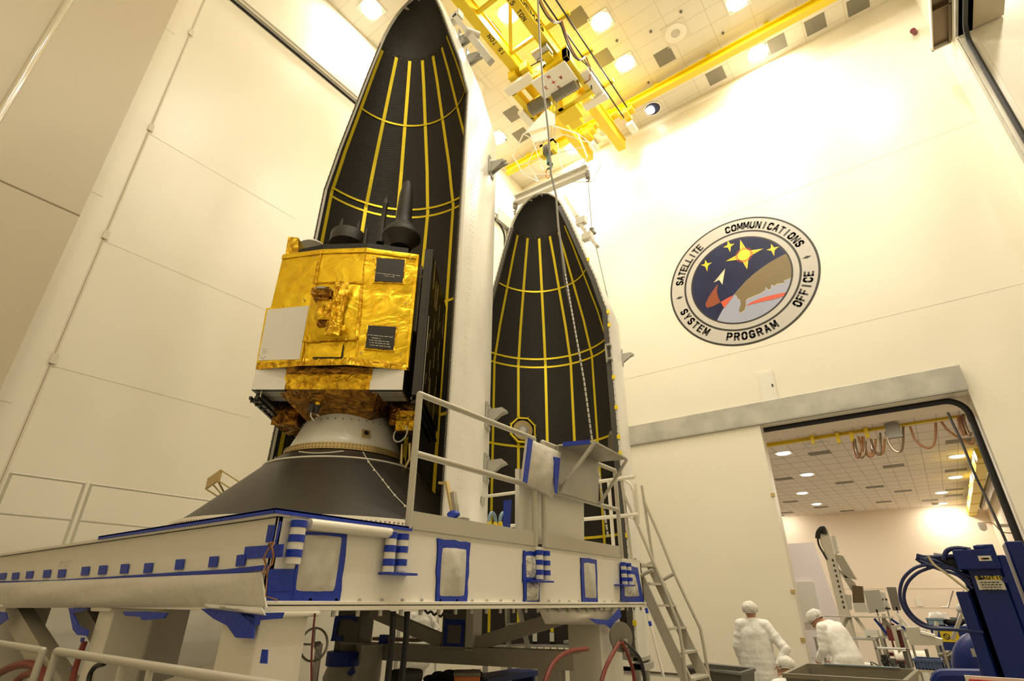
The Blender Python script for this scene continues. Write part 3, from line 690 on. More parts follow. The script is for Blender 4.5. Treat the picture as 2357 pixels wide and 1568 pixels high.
for (px, lines, ctr) in (([(862, 650), (926, 653), (932, 601), (868, 597)], [('SAFE VIEWED PROTECTION TAPE', (895, 635)), ('DO NOT MARK', (896, 639.5))], 0),
                    ([(841, 803), (905, 808), (912, 755), (848, 752)], [('SAFE VIEWED PROTECTION TAPE', (877, 776.5)), ('S/N 00001', (866, 781.5)), ('COVER PLATE ASSEMBLY', (872, 787.5)), ('HANDLE THIS ASSEMBLY', (873, 793)), ('REMOVE BEFORE FLIGHT', (875, 799))], 1)):
    pl_ = decal('black_plate', 2, px, 'panel_black', lift=.035)
    decal('plate_frame', 2, [(px[0][0]-3, px[0][1]+3), (px[1][0]+3, px[1][1]+3), (px[2][0]+3, px[2][1]-3), (px[3][0]-3, px[3][1]-3)], 'gold_crumple', lift=.028)
    p0, p1, n = facet(2); b = MB(); d = (p1-p0).normalized()
    for s_, q in lines:
        # small blurred stencil: short dashes read as lettering from the floor
        c_ = PF(2, *q, lift=.037); wdt = .0125*len(s_); x = -wdt/2
        rn = random.Random(len(s_))
        while x < wdt/2:
            l_ = rn.uniform(.006, .016); b.obox(c_+d*(x+l_/2), d, sz, n, l_/2, .0045, .001); x += l_+rn.choice([.003, .003, .014])
    b.build('stencil_lettering', 'text_white', pl_)
# centre instrument: a foil-wrapped bezel with sensor heads
def Z8(a, c): return (650+a*.2232, 600+c*.2232)
p0, p1, nm = facet(1)
b = MB(); q = [PF(1, *Z8(*t), lift=.02) for t in ((235, 830), (770, 830), (835, 240), (330, 240))]
b.sheet(q[0], q[1], q[2], q[3], 24, 24, .10, 44, nm, amp=.014, thick=.02); inst = b.build('instrument_shroud', 'gold_foil', sat)
b = MB(); 
for (s0, s1, lf) in (((225, 840), (775, 820), .03), ((770, 825), (835, 245), .03), ((330, 245), (835, 240), .03)):
    a_, c_ = PF(1, *Z8(*s0), lift=lf), PF(1, *Z8(*s1), lift=lf); n_ = 14; pts = [a_.lerp(c_, i/n_)+Vector((random.uniform(-.008, .008), random.uniform(-.008, .008), random.uniform(-.008, .008))) for i in range(n_+1)]
    b.tube(pts, .018, 6)
b.build('shroud_fold', 'gold_crumple', sat)
b = MB(); c_ = PF(1, *Z8(600, 560), lift=.13); b.obox(c_, su, sz, nm, .07, .36, .06); b.sheet(c_-su*.09-sz*.4+nm*.06, c_+su*.1-sz*.4+nm*.05, c_+su*.12+sz*.4+nm*.05, c_-su*.06+sz*.4+nm*.06, 12, 26, .06, 5, nm, amp=.035, thick=.02)
b.build('crumpled_cable_wrap', 'gold_crumple', sat)
hd = PF(1, *Z8(480, 430), lift=.16)
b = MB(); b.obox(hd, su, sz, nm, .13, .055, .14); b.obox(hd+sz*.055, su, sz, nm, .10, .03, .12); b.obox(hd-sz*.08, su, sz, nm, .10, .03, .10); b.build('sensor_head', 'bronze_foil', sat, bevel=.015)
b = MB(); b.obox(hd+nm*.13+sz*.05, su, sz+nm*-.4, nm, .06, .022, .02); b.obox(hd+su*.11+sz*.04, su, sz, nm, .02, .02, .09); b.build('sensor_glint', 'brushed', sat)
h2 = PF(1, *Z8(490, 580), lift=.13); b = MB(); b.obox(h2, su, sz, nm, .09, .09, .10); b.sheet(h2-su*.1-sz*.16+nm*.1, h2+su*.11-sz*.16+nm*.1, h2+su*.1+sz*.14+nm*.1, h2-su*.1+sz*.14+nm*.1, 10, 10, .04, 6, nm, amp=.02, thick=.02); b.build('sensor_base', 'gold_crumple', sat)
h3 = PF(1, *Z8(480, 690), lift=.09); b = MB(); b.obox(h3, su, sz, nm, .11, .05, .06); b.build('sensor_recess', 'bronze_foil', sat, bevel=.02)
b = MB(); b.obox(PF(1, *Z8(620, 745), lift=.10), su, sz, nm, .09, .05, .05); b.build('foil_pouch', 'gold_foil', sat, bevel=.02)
# lower flap
q = [PF(1, *Z8(*t), lift=.035) for t in ((325, 1005), (610, 1005), (635, 870), (335, 870))]
b = MB(); b.sheet(*q, 12, 6, .015, 7, nm, amp=.004, thick=.02); b.build('foil_flap', 'gold_foil', sat)
q = [PF(1, *Z8(*t), lift=.03) for t in ((318, 1018), (625, 1012), (640, 880), (632, 870), (612, 1004), (325, 1006))]
b = MB(); b.prism(q, -nm*.01); b.build('flap_gap', 'black', sat)
# tape seams and buttons on the blankets
b = MB()
for i, (s0, s1) in ((0, ((741, 578), (700, 838))), (1, ((843, 574), (820, 838))), (1, ((741, 578), (722, 655)))):
    a_, c_ = PF(i, *s0, lift=.03), PF(i, *s1, lift=.03); pts = [a_.lerp(c_, t/16)+Vector((random.uniform(-.004, .004),)*3) for t in range(17)]; b.tube(pts, .009, 5)
b.build('blanket_seam', 'gold_crumple', sat)
b = MB()
for i, q in ((2, (933, 702)), (2, (831, 814)), (2, (922, 818)), (0, (703, 693)), (1, (725, 594)), (2, (860, 594)), (2, (944, 597))):
    b.disc(PF(i, *q, lift=.03), facet(i)[2], .014, 10, h=.008)
b.build('blanket_buttons', 'brass', sat)
# right side: corner strip, gear, stowed solar wings
b = MB(); b.box(0, 0, 0, 0, 0, 0) if False else None
b.obox(SP(2.0, -.03, (ZB+ZT)/2), sn, su, sz, .05, .02, (ZT-ZB)/2); b.build('corner_strip', 'gold_foil', sat)
b = MB(); b.obox(SP(2.03, -.5, 5.7), sn, su, sz, .35, .02, .55); b.build('side_cover', 'bin_plastic', sat)
b = MB(); b.tube([SP(2.05, -.02, 5.95), SP(2.12, .03, 5.95), SP(2.12, .03, 6.08), SP(2.05, -.02, 6.08)], .012, 6); b.build('side_handle', 'brushed', sat)
for (a, nm_) in ((2.17, 'r'), (.06, 'l')):
    wg = MB(); wg.obox(SP(a, -.82 if a > 1 else -.95, 5.27), sn, su, sz, .84, .045, 1.12); wo = wg.build('stowed_solar_panel', 'solar_back', sat)
    if a > 1: b = MB(); b.obox(SP(a, .02, 5.27), sn, su, sz, .03, .06, 1.14); b.obox(SP(a, .05, 5.27), sn, su, sz, .005, .02, 1.1); b.build('panel_edge_channel', 'antenna_black', wo)
    b = MB()
    rn = random.Random(3)
    if a > 0:
        for k_ in range(26):
            bb = rn.uniform(-1.55, -.1); z_ = rn.uniform(4.3, 6.2); b.obox(SP(a+.047, bb, z_), sn, su, sz, .004+.002*rn.random(), .002, rn.uniform(.04, .25))
        b.build('panel_gold_streaks', 'brass', wo)  # random gold streaks stand for cables and gold reflections on the panel
        b = MB(); b.obox(SP(a+.065, -.02, 4.72), sn, su, sz, .006, .004, .6); b.build('panel_light_edge', 'text_white', wo)
    b = MB(); b.beam(SP(a+(.0), -.05, 4.12), SP(a, -1.75, 4.02), .05, .04); b.beam(SP(a-.08, -.05, 4.12), SP(a-.08, -1.75, 4.0), .03, .04)
    for t in range(12): b.obox(SP(a-.04, -.1-t*.14, 4.09), sn, su, sz, .01, .05, .02)
    b.build('panel_hinge_frame', 'panel_black', wo)
# lower end: thruster boxes, gold skirt, bronze underside
for (a0, a1) in ((.0, .44), (1.54, 1.98)):
    b = MB(); b.obox(SP((a0+a1)/2, -.22, 4.36), su, sn, sz, (a1-a0)/2, .22, .155); bx = b.build('lower_box', 'panel_black', sat)
    b = MB(); b.obox(SP((a0+a1)/2, .01, 4.36), su, sn, sz, (a1-a0)/2-.005, .008, .15); b.build('white_face', 'radiator', bx)
    b = MB(); b.obox(SP((a0+a1)/2, -.14, 4.203), su, sn, sz, (a1-a0)/2-.02, .09, .004); b.obox(SP((a0+a1)/2, -.33, 4.203), su, sn, sz, (a1-a0)/2-.02, .07, .004); b.build('underside_mirror', 'steel', bx)
q = [SP(.44, -.10, 4.30), SP(1.54, -.10, 4.30), SP(1.54, .08, 4.50), SP(.44, .08, 4.50)]
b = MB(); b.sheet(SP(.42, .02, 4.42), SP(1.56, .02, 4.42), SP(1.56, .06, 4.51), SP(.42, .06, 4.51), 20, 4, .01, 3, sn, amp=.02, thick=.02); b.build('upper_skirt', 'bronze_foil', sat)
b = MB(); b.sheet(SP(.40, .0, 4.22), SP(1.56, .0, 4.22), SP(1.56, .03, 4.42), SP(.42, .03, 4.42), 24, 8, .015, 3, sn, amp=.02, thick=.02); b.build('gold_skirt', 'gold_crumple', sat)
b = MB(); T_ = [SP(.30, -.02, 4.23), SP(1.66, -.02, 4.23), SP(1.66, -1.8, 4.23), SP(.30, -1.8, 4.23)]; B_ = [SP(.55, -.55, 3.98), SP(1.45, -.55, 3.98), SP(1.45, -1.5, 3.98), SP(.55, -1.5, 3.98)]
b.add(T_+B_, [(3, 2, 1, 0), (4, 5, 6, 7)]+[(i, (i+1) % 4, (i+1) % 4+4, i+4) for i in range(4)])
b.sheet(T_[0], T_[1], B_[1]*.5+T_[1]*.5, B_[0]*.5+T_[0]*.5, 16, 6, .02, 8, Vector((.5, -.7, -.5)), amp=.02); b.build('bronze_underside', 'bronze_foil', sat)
for sgn, a in ((-1, .2), (1, 1.85)):
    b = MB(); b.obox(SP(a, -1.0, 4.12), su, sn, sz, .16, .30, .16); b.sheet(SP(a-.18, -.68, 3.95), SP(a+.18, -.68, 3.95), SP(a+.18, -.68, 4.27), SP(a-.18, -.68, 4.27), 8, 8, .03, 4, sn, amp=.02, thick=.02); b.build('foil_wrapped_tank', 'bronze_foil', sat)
b = MB(); c_ = SP(1.93, -.62, 3.98); b.obox(c_, su, sn, sz, .13, .05, .14); b.build('gold_pouch', 'gold_crumple', sat)
b = MB(); tp = P(752, 885, 1, 3.95); 
c_ = SP(.80, -.25, 4.28); b.tube([c_, c_-sz*.12, c_-sz*.22], [.035, .05, .03], 10); b.build('thruster_foil', 'gold_foil', sat)
b = MB(); c2_ = c_-sz*.20; b.tube([c2_, c2_-sz*.12+sn*.0], [.055, .02], 10); b.obox(c2_-sz*.03-su*.07, su, sn, sz, .03, .03, .06); b.build('thruster_cone', 'panel_black', sat)
b = MB(); b.tube([c2_-su*.08, c2_-su*.06-sz*.15, c2_-sz*.22, c2_+su*.05-sz*.15, c2_-su*.02-sz*.1], .014, 6); b.build('thruster_bracket', 'brushed', sat)
# antenna deck
b = MB(); pts = [SP(a, c, ZT) for a, c in ((.22, -.02), (.62, .10), (1.28, .13), (1.85, -.0), (1.85, -1.8), (.22, -1.8))]; b.prism(pts, sz*.13); b.build('antenna_deck', 'black', sat)
def ball(name, bq, prof, m, parent=sat, n=24):
    """turned shape given as (v pixel, width px) down a vertical line in the plane b=bq"""
    p0_ = SP(0, bq, 0)
    def hit(u, v):
        d = RT*(u-1178.5)-UP*(v-784)+FW*FPX; t = (p0_-EYE).dot(sn)/d.dot(sn); return EYE+d*t
    mid = [hit(u, v) for (u, v, w_) in prof]; c_ = sum((m_ for m_ in mid), Vector())/len(mid)
    pr = [((hit(u+w_/2, v)-hit(u-w_/2, v)).length/2, q.z) for (u, v, w_), q in zip(prof, mid)]
    b_ = MB(); b_.lathe([(0, pr[0][1]+.004)]+pr+[(0, pr[-1][1])], (c_.x, c_.y, 0), n); return b_.build(name, m, parent)
ball('horn_antenna', -.30, [(936, 420, 14), (935, 424, 20), (934, 447, 30), (933, 455, 32), (932, 500, 36), (930, 515, 38), (928, 522, 50), (926, 535, 74), (925.5, 545, 88), (925, 549, 88), (924, 560, 64), (923, 572, 48)], 'antenna_black')
ball('mast_antenna', -.45, [(889, 452, 2), (887.5, 463, 9), (887, 468, 14), (886.5, 473, 15), (885.5, 478, 11), (882, 520, 13), (877, 560, 18)], 'antenna_black')
ball('drum_antenna', -.8, [(802, 539, 60), (802, 541, 74), (801, 544, 78), (800, 566, 78)], 'antenna_black')
for (u, v) in ((787, 503), (826, 508), (803, 528)):
    ball('spike_antenna', -1.2, [(u, v, 3), (u-1, v+8, 8), (u-3, v+45, 13)], 'antenna_black', n=10)
ball('spike_antenna', -.7, [(843, 527, 4), (842, 534, 9), (841, 565, 11)], 'antenna_black', n=10)
ball('white_dome', -.9, [(722, 560, 20), (722, 563, 44), (720, 570, 60)], 'paper', n=20)
b = MB(); pts = [SP(.02, -.02, ZT-.02), SP(.22, .0, ZT-.02), SP(.22, .0, ZT+.02), SP(.16, -.02, ZT+.34), SP(.0, -.02, ZT+.36)]; b.prism(pts, -sn*.30); b.build('gold_corner_box', 'gold_crumple', sat)

# ================================================================ PAYLOAD ADAPTER
AX = Vector((-6.42, 4.62, 0))
ad = E('payload_adapter', (AX.x, AX.y, 2.24), 'large black conical adapter under the satellite, with white upper ring', 'payload adapter')
b = MB(); b.lathe([(.50, 4.22), (.52, 4.20), (.64, 3.96), (.76, 3.66), (.785, 3.60), (.785, 3.585)], AX, 64); wc = b.build('white_cone', 'white_enamel', ad)
b = MB()
for i in range(40):
    a = 2*PI*i/40; b.cyl(AX+Vector((math.sin(a)*.655, math.cos(a)*.655, 3.95)), AX+Vector((math.sin(a)*.668, math.cos(a)*.668, 3.947)), .010, n=5)
    if i % 4 == 0: b.cyl(AX+Vector((math.sin(a)*.56, math.cos(a)*.56, 4.14)), AX+Vector((math.sin(a)*.572, math.cos(a)*.572, 4.137)), .010, n=5)
b.build('fastener_row', 'vent_grey', wc)
b = MB(); b.lathe([(.50, 4.20), (.56, 4.22), (.56, 4.28), (.52, 4.32), (.46, 4.36), (0, 4.36)], AX, 48)
for i in range(28):
    a = 2*PI*i/28; c_ = AX+Vector((math.sin(a)*.57, math.cos(a)*.57, 4.25)); b.box(c_.x-.02, c_.x+.02, c_.y-.02, c_.y+.02, 4.21, 4.30)
b.build('clamp_band', 'steel', ad)
b = MB(); b.lathe([(.785, 3.59), (.83, 3.58), (.83, 3.50), (.86, 3.49), (.79, 3.49)], AX, 64); br = b.build('perforated_ring', 'brass', ad)
b = MB()
for i in range(110):
    a = 2*PI*i/110
    for z in (3.52, 3.56): b.cyl(AX+Vector((math.sin(a)*.828, math.cos(a)*.828, z)), AX+Vector((math.sin(a)*.835, math.cos(a)*.835, z)), .010, n=5)
b.build('ring_holes', 'seam_dark', br)
b = MB(); b.lathe([(.80, 3.50), (.90, 3.46), (1.02, 3.36), (1.667, 2.73), (1.87, 2.54)], AX, 96); b.build('black_cone', 'cone_black', ad)
b = MB(); b.lathe([(1.87, 2.54), (1.93, 2.54), (1.93, 2.23), (1.86, 2.23), (1.86, 2.50)], AX, 96); wr = b.build('base_ring', 'white_paint', ad)
b = MB()
for i in range(240):
    a = 2*PI*i/240
    for z in (2.44, 2.495): b.cyl(AX+Vector((math.sin(a)*1.928, math.cos(a)*1.928, z)), AX+Vector((math.sin(a)*1.936, math.cos(a)*1.936, z)), .013, n=5)
b.build('base_ring_holes', 'seam_dark', wr)
def cone_pt(az_deg, z, off=.012):
    r = .90+(3.46-z)*(1.02-.90)/.10 if z > 3.36 else 1.02+(3.36-z)*(1.87-1.02)/(3.36-2.54); a = R(az_deg); return AX+Vector(((r+off)*math.sin(a), (r+off)*math.cos(a), z))
b = MB(); b.tube([cone_pt(a, 3.34+.01*math.sin(a)) for a in range(0, 360, 6)], .012, 6, closed=True); b.build('harness_ring', 'text_white', ad)
# the side toward the viewer is about azimuth 126
b = MB(); b.tube([cone_pt(113, 3.46), cone_pt(111, 3.3), cone_pt(106, 3.05), cone_pt(103, 2.85), cone_pt(98, 2.6)], .006, 5)
for z, a in ((3.3, 111), (3.18, 109), (3.05, 106), (2.95, 104.5), (2.85, 103), (2.72, 100.5)): b.sphere(cone_pt(a, z), .016, 6, 4)
b.build('harness_wire', 'text_white', ad)
b = MB(); b.tube([cone_pt(a, 3.44-.05*math.sin(PI*(a-128)/36)) for a in range(128, 168, 4)], .008, 5); b.build('harness_loop', 'text_white', ad)
b = MB(); b.tube([cone_pt(218, 3.34), cone_pt(220, 2.9), cone_pt(215, 2.56)], .010, 5); b.tube([cone_pt(212, 2.98), cone_pt(206, 2.78), cone_pt(200, 2.56)], .010, 5); b.build('harness_leg', 'text_white', ad)
# small square fitting on the white cone
a = R(109); c_ = AX+Vector((.742*math.sin(a), .742*math.cos(a), 3.75)); nn = Vector((math.sin(a), math.cos(a), .4)).normalized(); tt = Vector((math.cos(a), -math.sin(a), 0)); vv = nn.cross(tt)
b = MB(); b.obox(c_, tt, vv, nn, .055, .055, .02); fo = b.build('square_port', 'brass', wc)
b = MB(); b.disc(c_+nn*.021, nn, .035, 16, h=.003); b.build('port_hole', 'black', fo)
# bracket and coiled lead at the right of the adapter
a = R(78); c_ = AX+Vector((.95*math.sin(a), .95*math.cos(a), 3.50)); nn = Vector((math.sin(a), math.cos(a), 0)); tt = Vector((math.cos(a), -math.sin(a), 0))
b = MB(); b.tube([c_+nn*.02+sz*.16, c_+nn*.14+sz*.16, c_+nn*.16-sz*.05, c_+nn*.10-sz*.16, c_+nn*.02-sz*.10], .022, 4, closed=True); b.build('ring_bracket', 'brass', ad)
b = MB(); pts = [c_-nn*.0+sz*.30+tt*.05+(nn*math.cos(t*.5)+sz*math.sin(t*.5))*(.11+.01*math.sin(t)) for t in range(36)]; b.tube(pts, .010, 5); b.build('coiled_lead', 'text_white', ad)
b = MB()
for a_ in (-62, -66): 
    c0 = cone_pt(a_+300, 3.42); b.tube([c0, c0+Vector((.0, .0, .16))+Vector((math.sin(R(a_+300)), math.cos(R(a_+300)), 0))*.05, c0+Vector((math.sin(R(a_+300)), math.cos(R(a_+300)), 0))*.10], .016, 6)
b.build('ring_connector', 'text_white', ad)
# framed bracket at the left flank of the cone
c_ = P(508, 1120, 1, 3.55); b = MB()
p_ = [c_+Vector(t) for t in ((-.22, -.10, -.02), (.08, -.10, .06), (.08, -.10, .20), (-.22, -.10, .12))]
b.prism(p_, Vector((.02, .03, .0))); b2 = [c_+Vector((.34, .2, -.02)), c_+Vector((.28, .2, -.14)), c_+Vector((-.05, .2, -.20))]
for q, r_ in ((p_[1], b2[1]), (p_[2], b2[0]), (p_[0], b2[2]), (p_[3], b2[2]), (b2[0], b2[1]), (b2[1], b2[2]), (p_[1], b2[2])): b.beam(q, r_, .018, .018)
b.build('camera_bracket', 'brass', ad)
b = MB(); b.tube([c_+Vector((.30, .2, -.03)), c_+Vector((.36, .2, .02)), c_+Vector((.38, .22, -.06)), c_+Vector((.31, .2, -.1))], .02, 5); b.build('bracket_connector', 'dark_red', ad)
# clevis at the right foot of the cone
c_ = P(1048, 1190, 1, 4.2); b = MB(); b.beam(c_+Vector((-.05, 0, .25)), c_+Vector((.02, 0, 0)), .05, .05); b.box(c_.x-.15, c_.x+.15, c_.y-.05, c_.y+.05, c_.z-.06, c_.z-.02); b.build('foot_clevis', 'brushed', ad)
b = MB(); b.sphere(c_+Vector((.0, -.03, .02)), .05, 10, 8, (1.6, 1, .8)); b.build('blue_wrap', 'blue_tape', ad)
# ================================================================ OVERHEAD CRANE
rail = MB(); rail.ibeam((-11.2, 14.45, 19.24), (XR, 14.45, 19.24), .26, .34, .03)
for x in range(-10, 4, 2): rail.box(x-.08, x+.08, 14.37, 14.53, 19.4, ZC)
tag(rail.build('runway_rail', 'yellow'), 'long yellow runway rail under the ceiling along the emblem wall', 'crane rail')
cr = E('overhead_crane', (-6.7, 11, 18.6), 'yellow twin-girder bridge crane with trolley under the ceiling', 'crane')
GZ = 18.62
b = MB(); b.box(-7.62, -7.29, 2, 15.35, GZ-.22, GZ+.22); g1 = b.build('girder', 'yellow', cr, bevel=.01)
b = MB(); b.box(-7.67, -7.24, 2, 15.35, GZ+.2, GZ+.24); b.build('girder_flange', 'yellow_dark', g1)
b = MB(); b.box(-6.26, -5.93, 2, 15.6, GZ-.22, GZ+.22); g2 = b.build('girder', 'yellow', cr, bevel=.01)
b = MB(); b.box(-6.31, -5.88, 2, 15.6, GZ+.2, GZ+.24); b.build('girder_flange', 'yellow_dark', g2)
for (s, y0, dr) in (('15 TON', 8.35, 1),):
    b = MB(); stroke_text(b, '15', .16, (-6.14, 8.05, GZ-.225), (0, 1, 0), (1, 0, 0)); stroke_text(b, 'TON', .16, (-6.14, 8.60, GZ-.225), (0, 1, 0), (1, 0, 0))
    b.build('load_sign', 'text_black', g2)
    b = MB(); stroke_text(b, '15 TON', .16, (-7.40, 8.9, GZ-.225), (0, -1, 0), (-1, 0, 0)); b.build('load_sign', 'text_black', g1)
b = MB(); stroke_text(b, 'DEMAG', .26, (-5.925, 8.9, GZ-.0), (0, 1, 0), (0, 0, 1), t=.22, wr=.9, gap=.12); b.build('maker_sign', 'text_black', g2)
# braces and outriggers
for (y, x0, x1) in ((7.8, -7.3, -6.1), (9.55, -7.3, -6.1), (9.55, -5.85, -4.95), (11.1, -5.85, -4.95), (12.6, -5.85, -4.95), (7.8, -5.85, -4.95)):
    b = MB(); b.beam((x0, y, GZ), (x1, y, GZ), .12, .12); b.build('outrigger' if x0 > -6 else 'cross_brace', 'yellow', cr)
b = MB(); b.beam((-6.15, 8.0, GZ), (-7.25, 9.5, GZ), .12, .1); b.build('cross_brace', 'yellow', cr)
for x, y1 in ((-5.36, 14.26), (-5.05, 13.9)):
    b = MB(); b.cyl((x, 2, GZ-.08), (x, y1, GZ-.08), .028, n=8); b.build('conduit_rod', 'black', cr)
# festoon cable
for dx in (0, .06):
    pts = []
    for (y0, y1, dip) in ((7.9, 9.55, .75), (9.55, 11.1, .8)):
        for i in range(12 if y1 < 11 else 13):
            t = i/12; pts.append((-5.30+dx, y0+(y1-y0)*t, GZ-.12-dip*4*t*(1-t)))
    b = MB(); b.tube(pts, .028, 6); b.build('festoon_cable', 'orange_cable' if dx else 'black_cable', cr)
b = MB(); b.tube([(-5.25, 11.1, GZ-.1), (-5.2, 11.3, GZ-.5), (-5.35, 11.5, GZ-.8), (-5.6, 11.55, GZ-.75)], .03, 6); b.build('festoon_drop', 'orange_cable', cr)
# end trucks
for x in (-7.0, -6.2, -5.3):
    b = MB(); b.box(x-.30, x+.30, 14.3, 14.6, 18.88, 19.06); b.box(x-.12, x+.12, 14.2, 14.7, 18.7, 18.9)
    for dx in (-.2, .2): b.cyl((x+dx, 14.22, 19.1), (x+dx, 14.68, 19.1), .07, n=10)
    b.build('end_truck', 'yellow', cr)
    b = MB(); b.box(x-.13, x+.13, 14.62, 15.15, 18.45, 18.62); b.build('drive_box', 'white_paint', cr)
# trolley
tz = 18.05
b = MB(); b.box(-7.95, -5.55, 10.35, 10.55, tz-.1, tz+.35).box(-7.95, -5.55, 11.95, 12.15, tz-.15, tz+.3).box(-7.95, -7.75, 10.35, 12.15, tz-.1, tz+.3).box(-5.75, -5.55, 10.35, 12.15, tz-.1, tz+.45)
b.box(-6.95, -6.75, 10.4, 12.1, tz-.15, tz+.3)
for x in (-7.6, -7.1, -6.2): b.box(x-.15, x+.15, 10.0, 10.4, tz+.1, tz+.45)
b.box(-7.1, -6.3, 12.1, 12.7, tz-.25, tz+.25); b.box(-7.0, -6.5, 12.6, 13.1, tz-.15, tz+.1)
b.box(-7.7, -5.8, 11.2, 11.32, tz-.12, tz+.1)
b.build('trolley_frame', 'yellow', cr, bevel=.01)
for x0, x1 in ((-7.72, -6.98), (-6.72, -5.78)):
    b = MB(); b.cyl((x0, 11.35, tz-.18), (x1, 11.35, tz-.18), .24, n=20)
    d_ = b.build('rope_drum', 'bin_plastic', cr)
    b = MB()
    for i in range(10):
        x = x0+(x1-x0)*(i+.5)/10; b.disc((x, 11.35, tz-.18), (1, 0, 0), .255, 20, .2)
    b.build('rope_groove', 'vent_grey', d_)
for (x0, x1, y0, y1, z) in ((-8.05, -6.95, 10.15, 10.5, tz+.0), (-8.2, -7.95, 11.2, 12.2, tz-.1), (-5.55, -5.25, 11.2, 12.3, tz-.0), (-6.1, -5.2, 12.3, 12.6, tz-.1), (-6.6, -6.0, 9.8, 10.2, tz+.3)):
    b = MB(); b.box(x0, x1, y0, y1, z-.12, z+.02); b.build('electric_box', 'brushed' if y0 < 10 else 'white_paint', cr)
b = MB(); b.box(-7.02, -5.66, 10.35, 11.2, tz-.30, tz-.26); sg = b.build('compass_plate', 'paper', cr)
b = MB(); sc_ = Vector((-6.38, 10.80, tz-.305))
star = []
for i in range(16):
    a = 2*PI*i/16; r = (.17 if i % 4 == 0 else .07 if i % 2 == 0 else .03); star.append(sc_+Vector((math.cos(a)*r, math.sin(a)*r, 0)))
b.poly(star[::-1])
# letters face down: N toward -Y, E toward -X, S toward +Y, W toward +X
for ch, dx, dy in (('N', -.02, -.27), ('S', .04, .27), ('W', .30, -.02), ('E', -.32, .03)):
    stroke_text(b, ch, .14, sc_+Vector((dx, dy, -.002)), (1, 0, 0), (0, -1, 0))
b.build('compass_rose', 'text_red', sg)
for pts in ([(-7.6, 10.3, tz+.1), (-7.2, 10.2, tz+.0), (-6.9, 10.5, tz-.1), (-6.4, 10.3, tz+.1)], [(-6.9, 10.2, tz+.3), (-6.5, 10.1, tz+.1), (-6.1, 10.3, tz+.2)], [(-5.4, 11.0, tz+.3), (-5.2, 11.3, tz-.0), (-5.4, 11.6, tz+.1), (-5.5, 11.9, tz-.2)], [(-8.0, 11.4, tz+.1), (-8.1, 11.5, tz-.2), (-7.9, 11.8, tz-.1)]):
    b = MB(); b.tube(pts, .022, 6); b.build('trolley_cable', 'black_cable', cr)
# hoist: light guard skirt, cage frame, hook block
HX, HY = -6.55, 10.95
hk = E('hoist_cage', (HX, HY, 15), 'thin white tube cage hanging below the crane trolley', 'crane cage')
top = [Vector((-7.05, 10.95, 17.1)), Vector((-6.15, 10.95, 17.1))]
def cp(u, v, y=10.95): return P(u, v, 1, y)
cage = [cp(1205, 308), cp(1268, 288), cp(1330, 308), cp(1352, 362), cp(1330, 400), cp(1205, 402), cp(1180, 358)]
for i in range(5):
    b = MB(); a_, c_ = cage[i], cage[(i+1)]; b.tube([a_, c_], .022, 6); b.build('cage_tube', 'white_paint', hk)
b = MB(); b.tube([cage[5], cage[6], cage[0]], .022, 6); b.build('cage_tube', 'white_paint', hk)
back = [q+Vector((.0, .9, .35)) for q in cage]
b = MB(); b.tube(back, .018, 6, closed=True); b.build('rear_cage_loop', 'white_paint', hk)
for i in (0, 2, 4, 5):
    b = MB(); b.tube([cage[i], back[i]], .016, 6); b.build('cage_spacer', 'white_paint', hk)
for (p_, q_) in (((1283, 352), (1345, 338)), ((1193, 382), (1245, 365)), ((1222, 312), (1250, 392)), ((1283, 330), (1296, 398)), ((1232, 327), (1262, 320)), ((1238, 345), (1282, 330))):
    b = MB(); b.tube([cp(*p_), cp(*q_)], .018, 6); b.build('cage_brace', 'white_paint', hk)
b = MB(); q = [cp(1208, 305), cp(1278, 285), cp(1276, 262), cp(1258, 250)]; b.prism(q, (0, .02, 0)); b.build('guard_plate', 'paper', hk)
b = MB(); q = [cp(1222, 312), cp(1258, 298), cp(1262, 318), cp(1230, 328)]; b.prism(q, (0, .02, 0)); b.build('guard_plate', 'paper', hk)
blk = E('hook_block', (HX, HY, 14), 'yellow hook block with dark green hook hanging from the crane', 'crane hook')
c0, c1 = cp(1262, 338), cp(1268, 405)
b = MB(); b.box(c0.x-.26, c0.x-.14, HY-.12, HY+.12, c0.z-.35, c0.z+.12).box(c0.x+.14, c0.x+.26, HY-.12, HY+.12, c0.z-.35, c0.z+.12).box(c0.x-.26, c0.x+.26, HY-.12, HY+.12, c0.z+.02, c0.z+.12); b.build('block_frame', 'yellow', blk)
b = MB()
for dx in (-.07, .0, .07): b.cyl((c0.x+dx-.025, HY, c0.z-.15), (c0.x+dx+.025, HY, c0.z-.15), .2, n=20)
b.build('sheave', 'vent_grey', blk)
b = MB(); b.tube([(c0.x, HY, c0.z-.3), (c0.x+.02, HY, c0.z-.75)], [.07, .09], 10); b.tube([(c0.x+.02, HY, c0.z-.72), (c0.x+.10, HY, c0.z-.82), (c0.x+.06, HY, c0.z-.96), (c0.x-.06, HY, c0.z-.92)], [.06, .06, .05, .03], 8); b.build('hook', 'green_hook', blk)
b = MB(); b.tube([(c0.x-.05+.09*math.cos(t*PI/8), HY+.02, c0.z-1.1+.2*math.sin(t*PI/8)) for t in range(16)], .018, 6, closed=True); b.build('sling_ring', 'orange', blk)
b = MB()
for dx in (-.2, -.07, .07, .2): b.cyl((c0.x+dx, HY, c0.z), (c0.x+dx*1.1, 11.3, tz-.3), .010, n=5)
b.build('hoist_rope', 'vent_grey', blk)
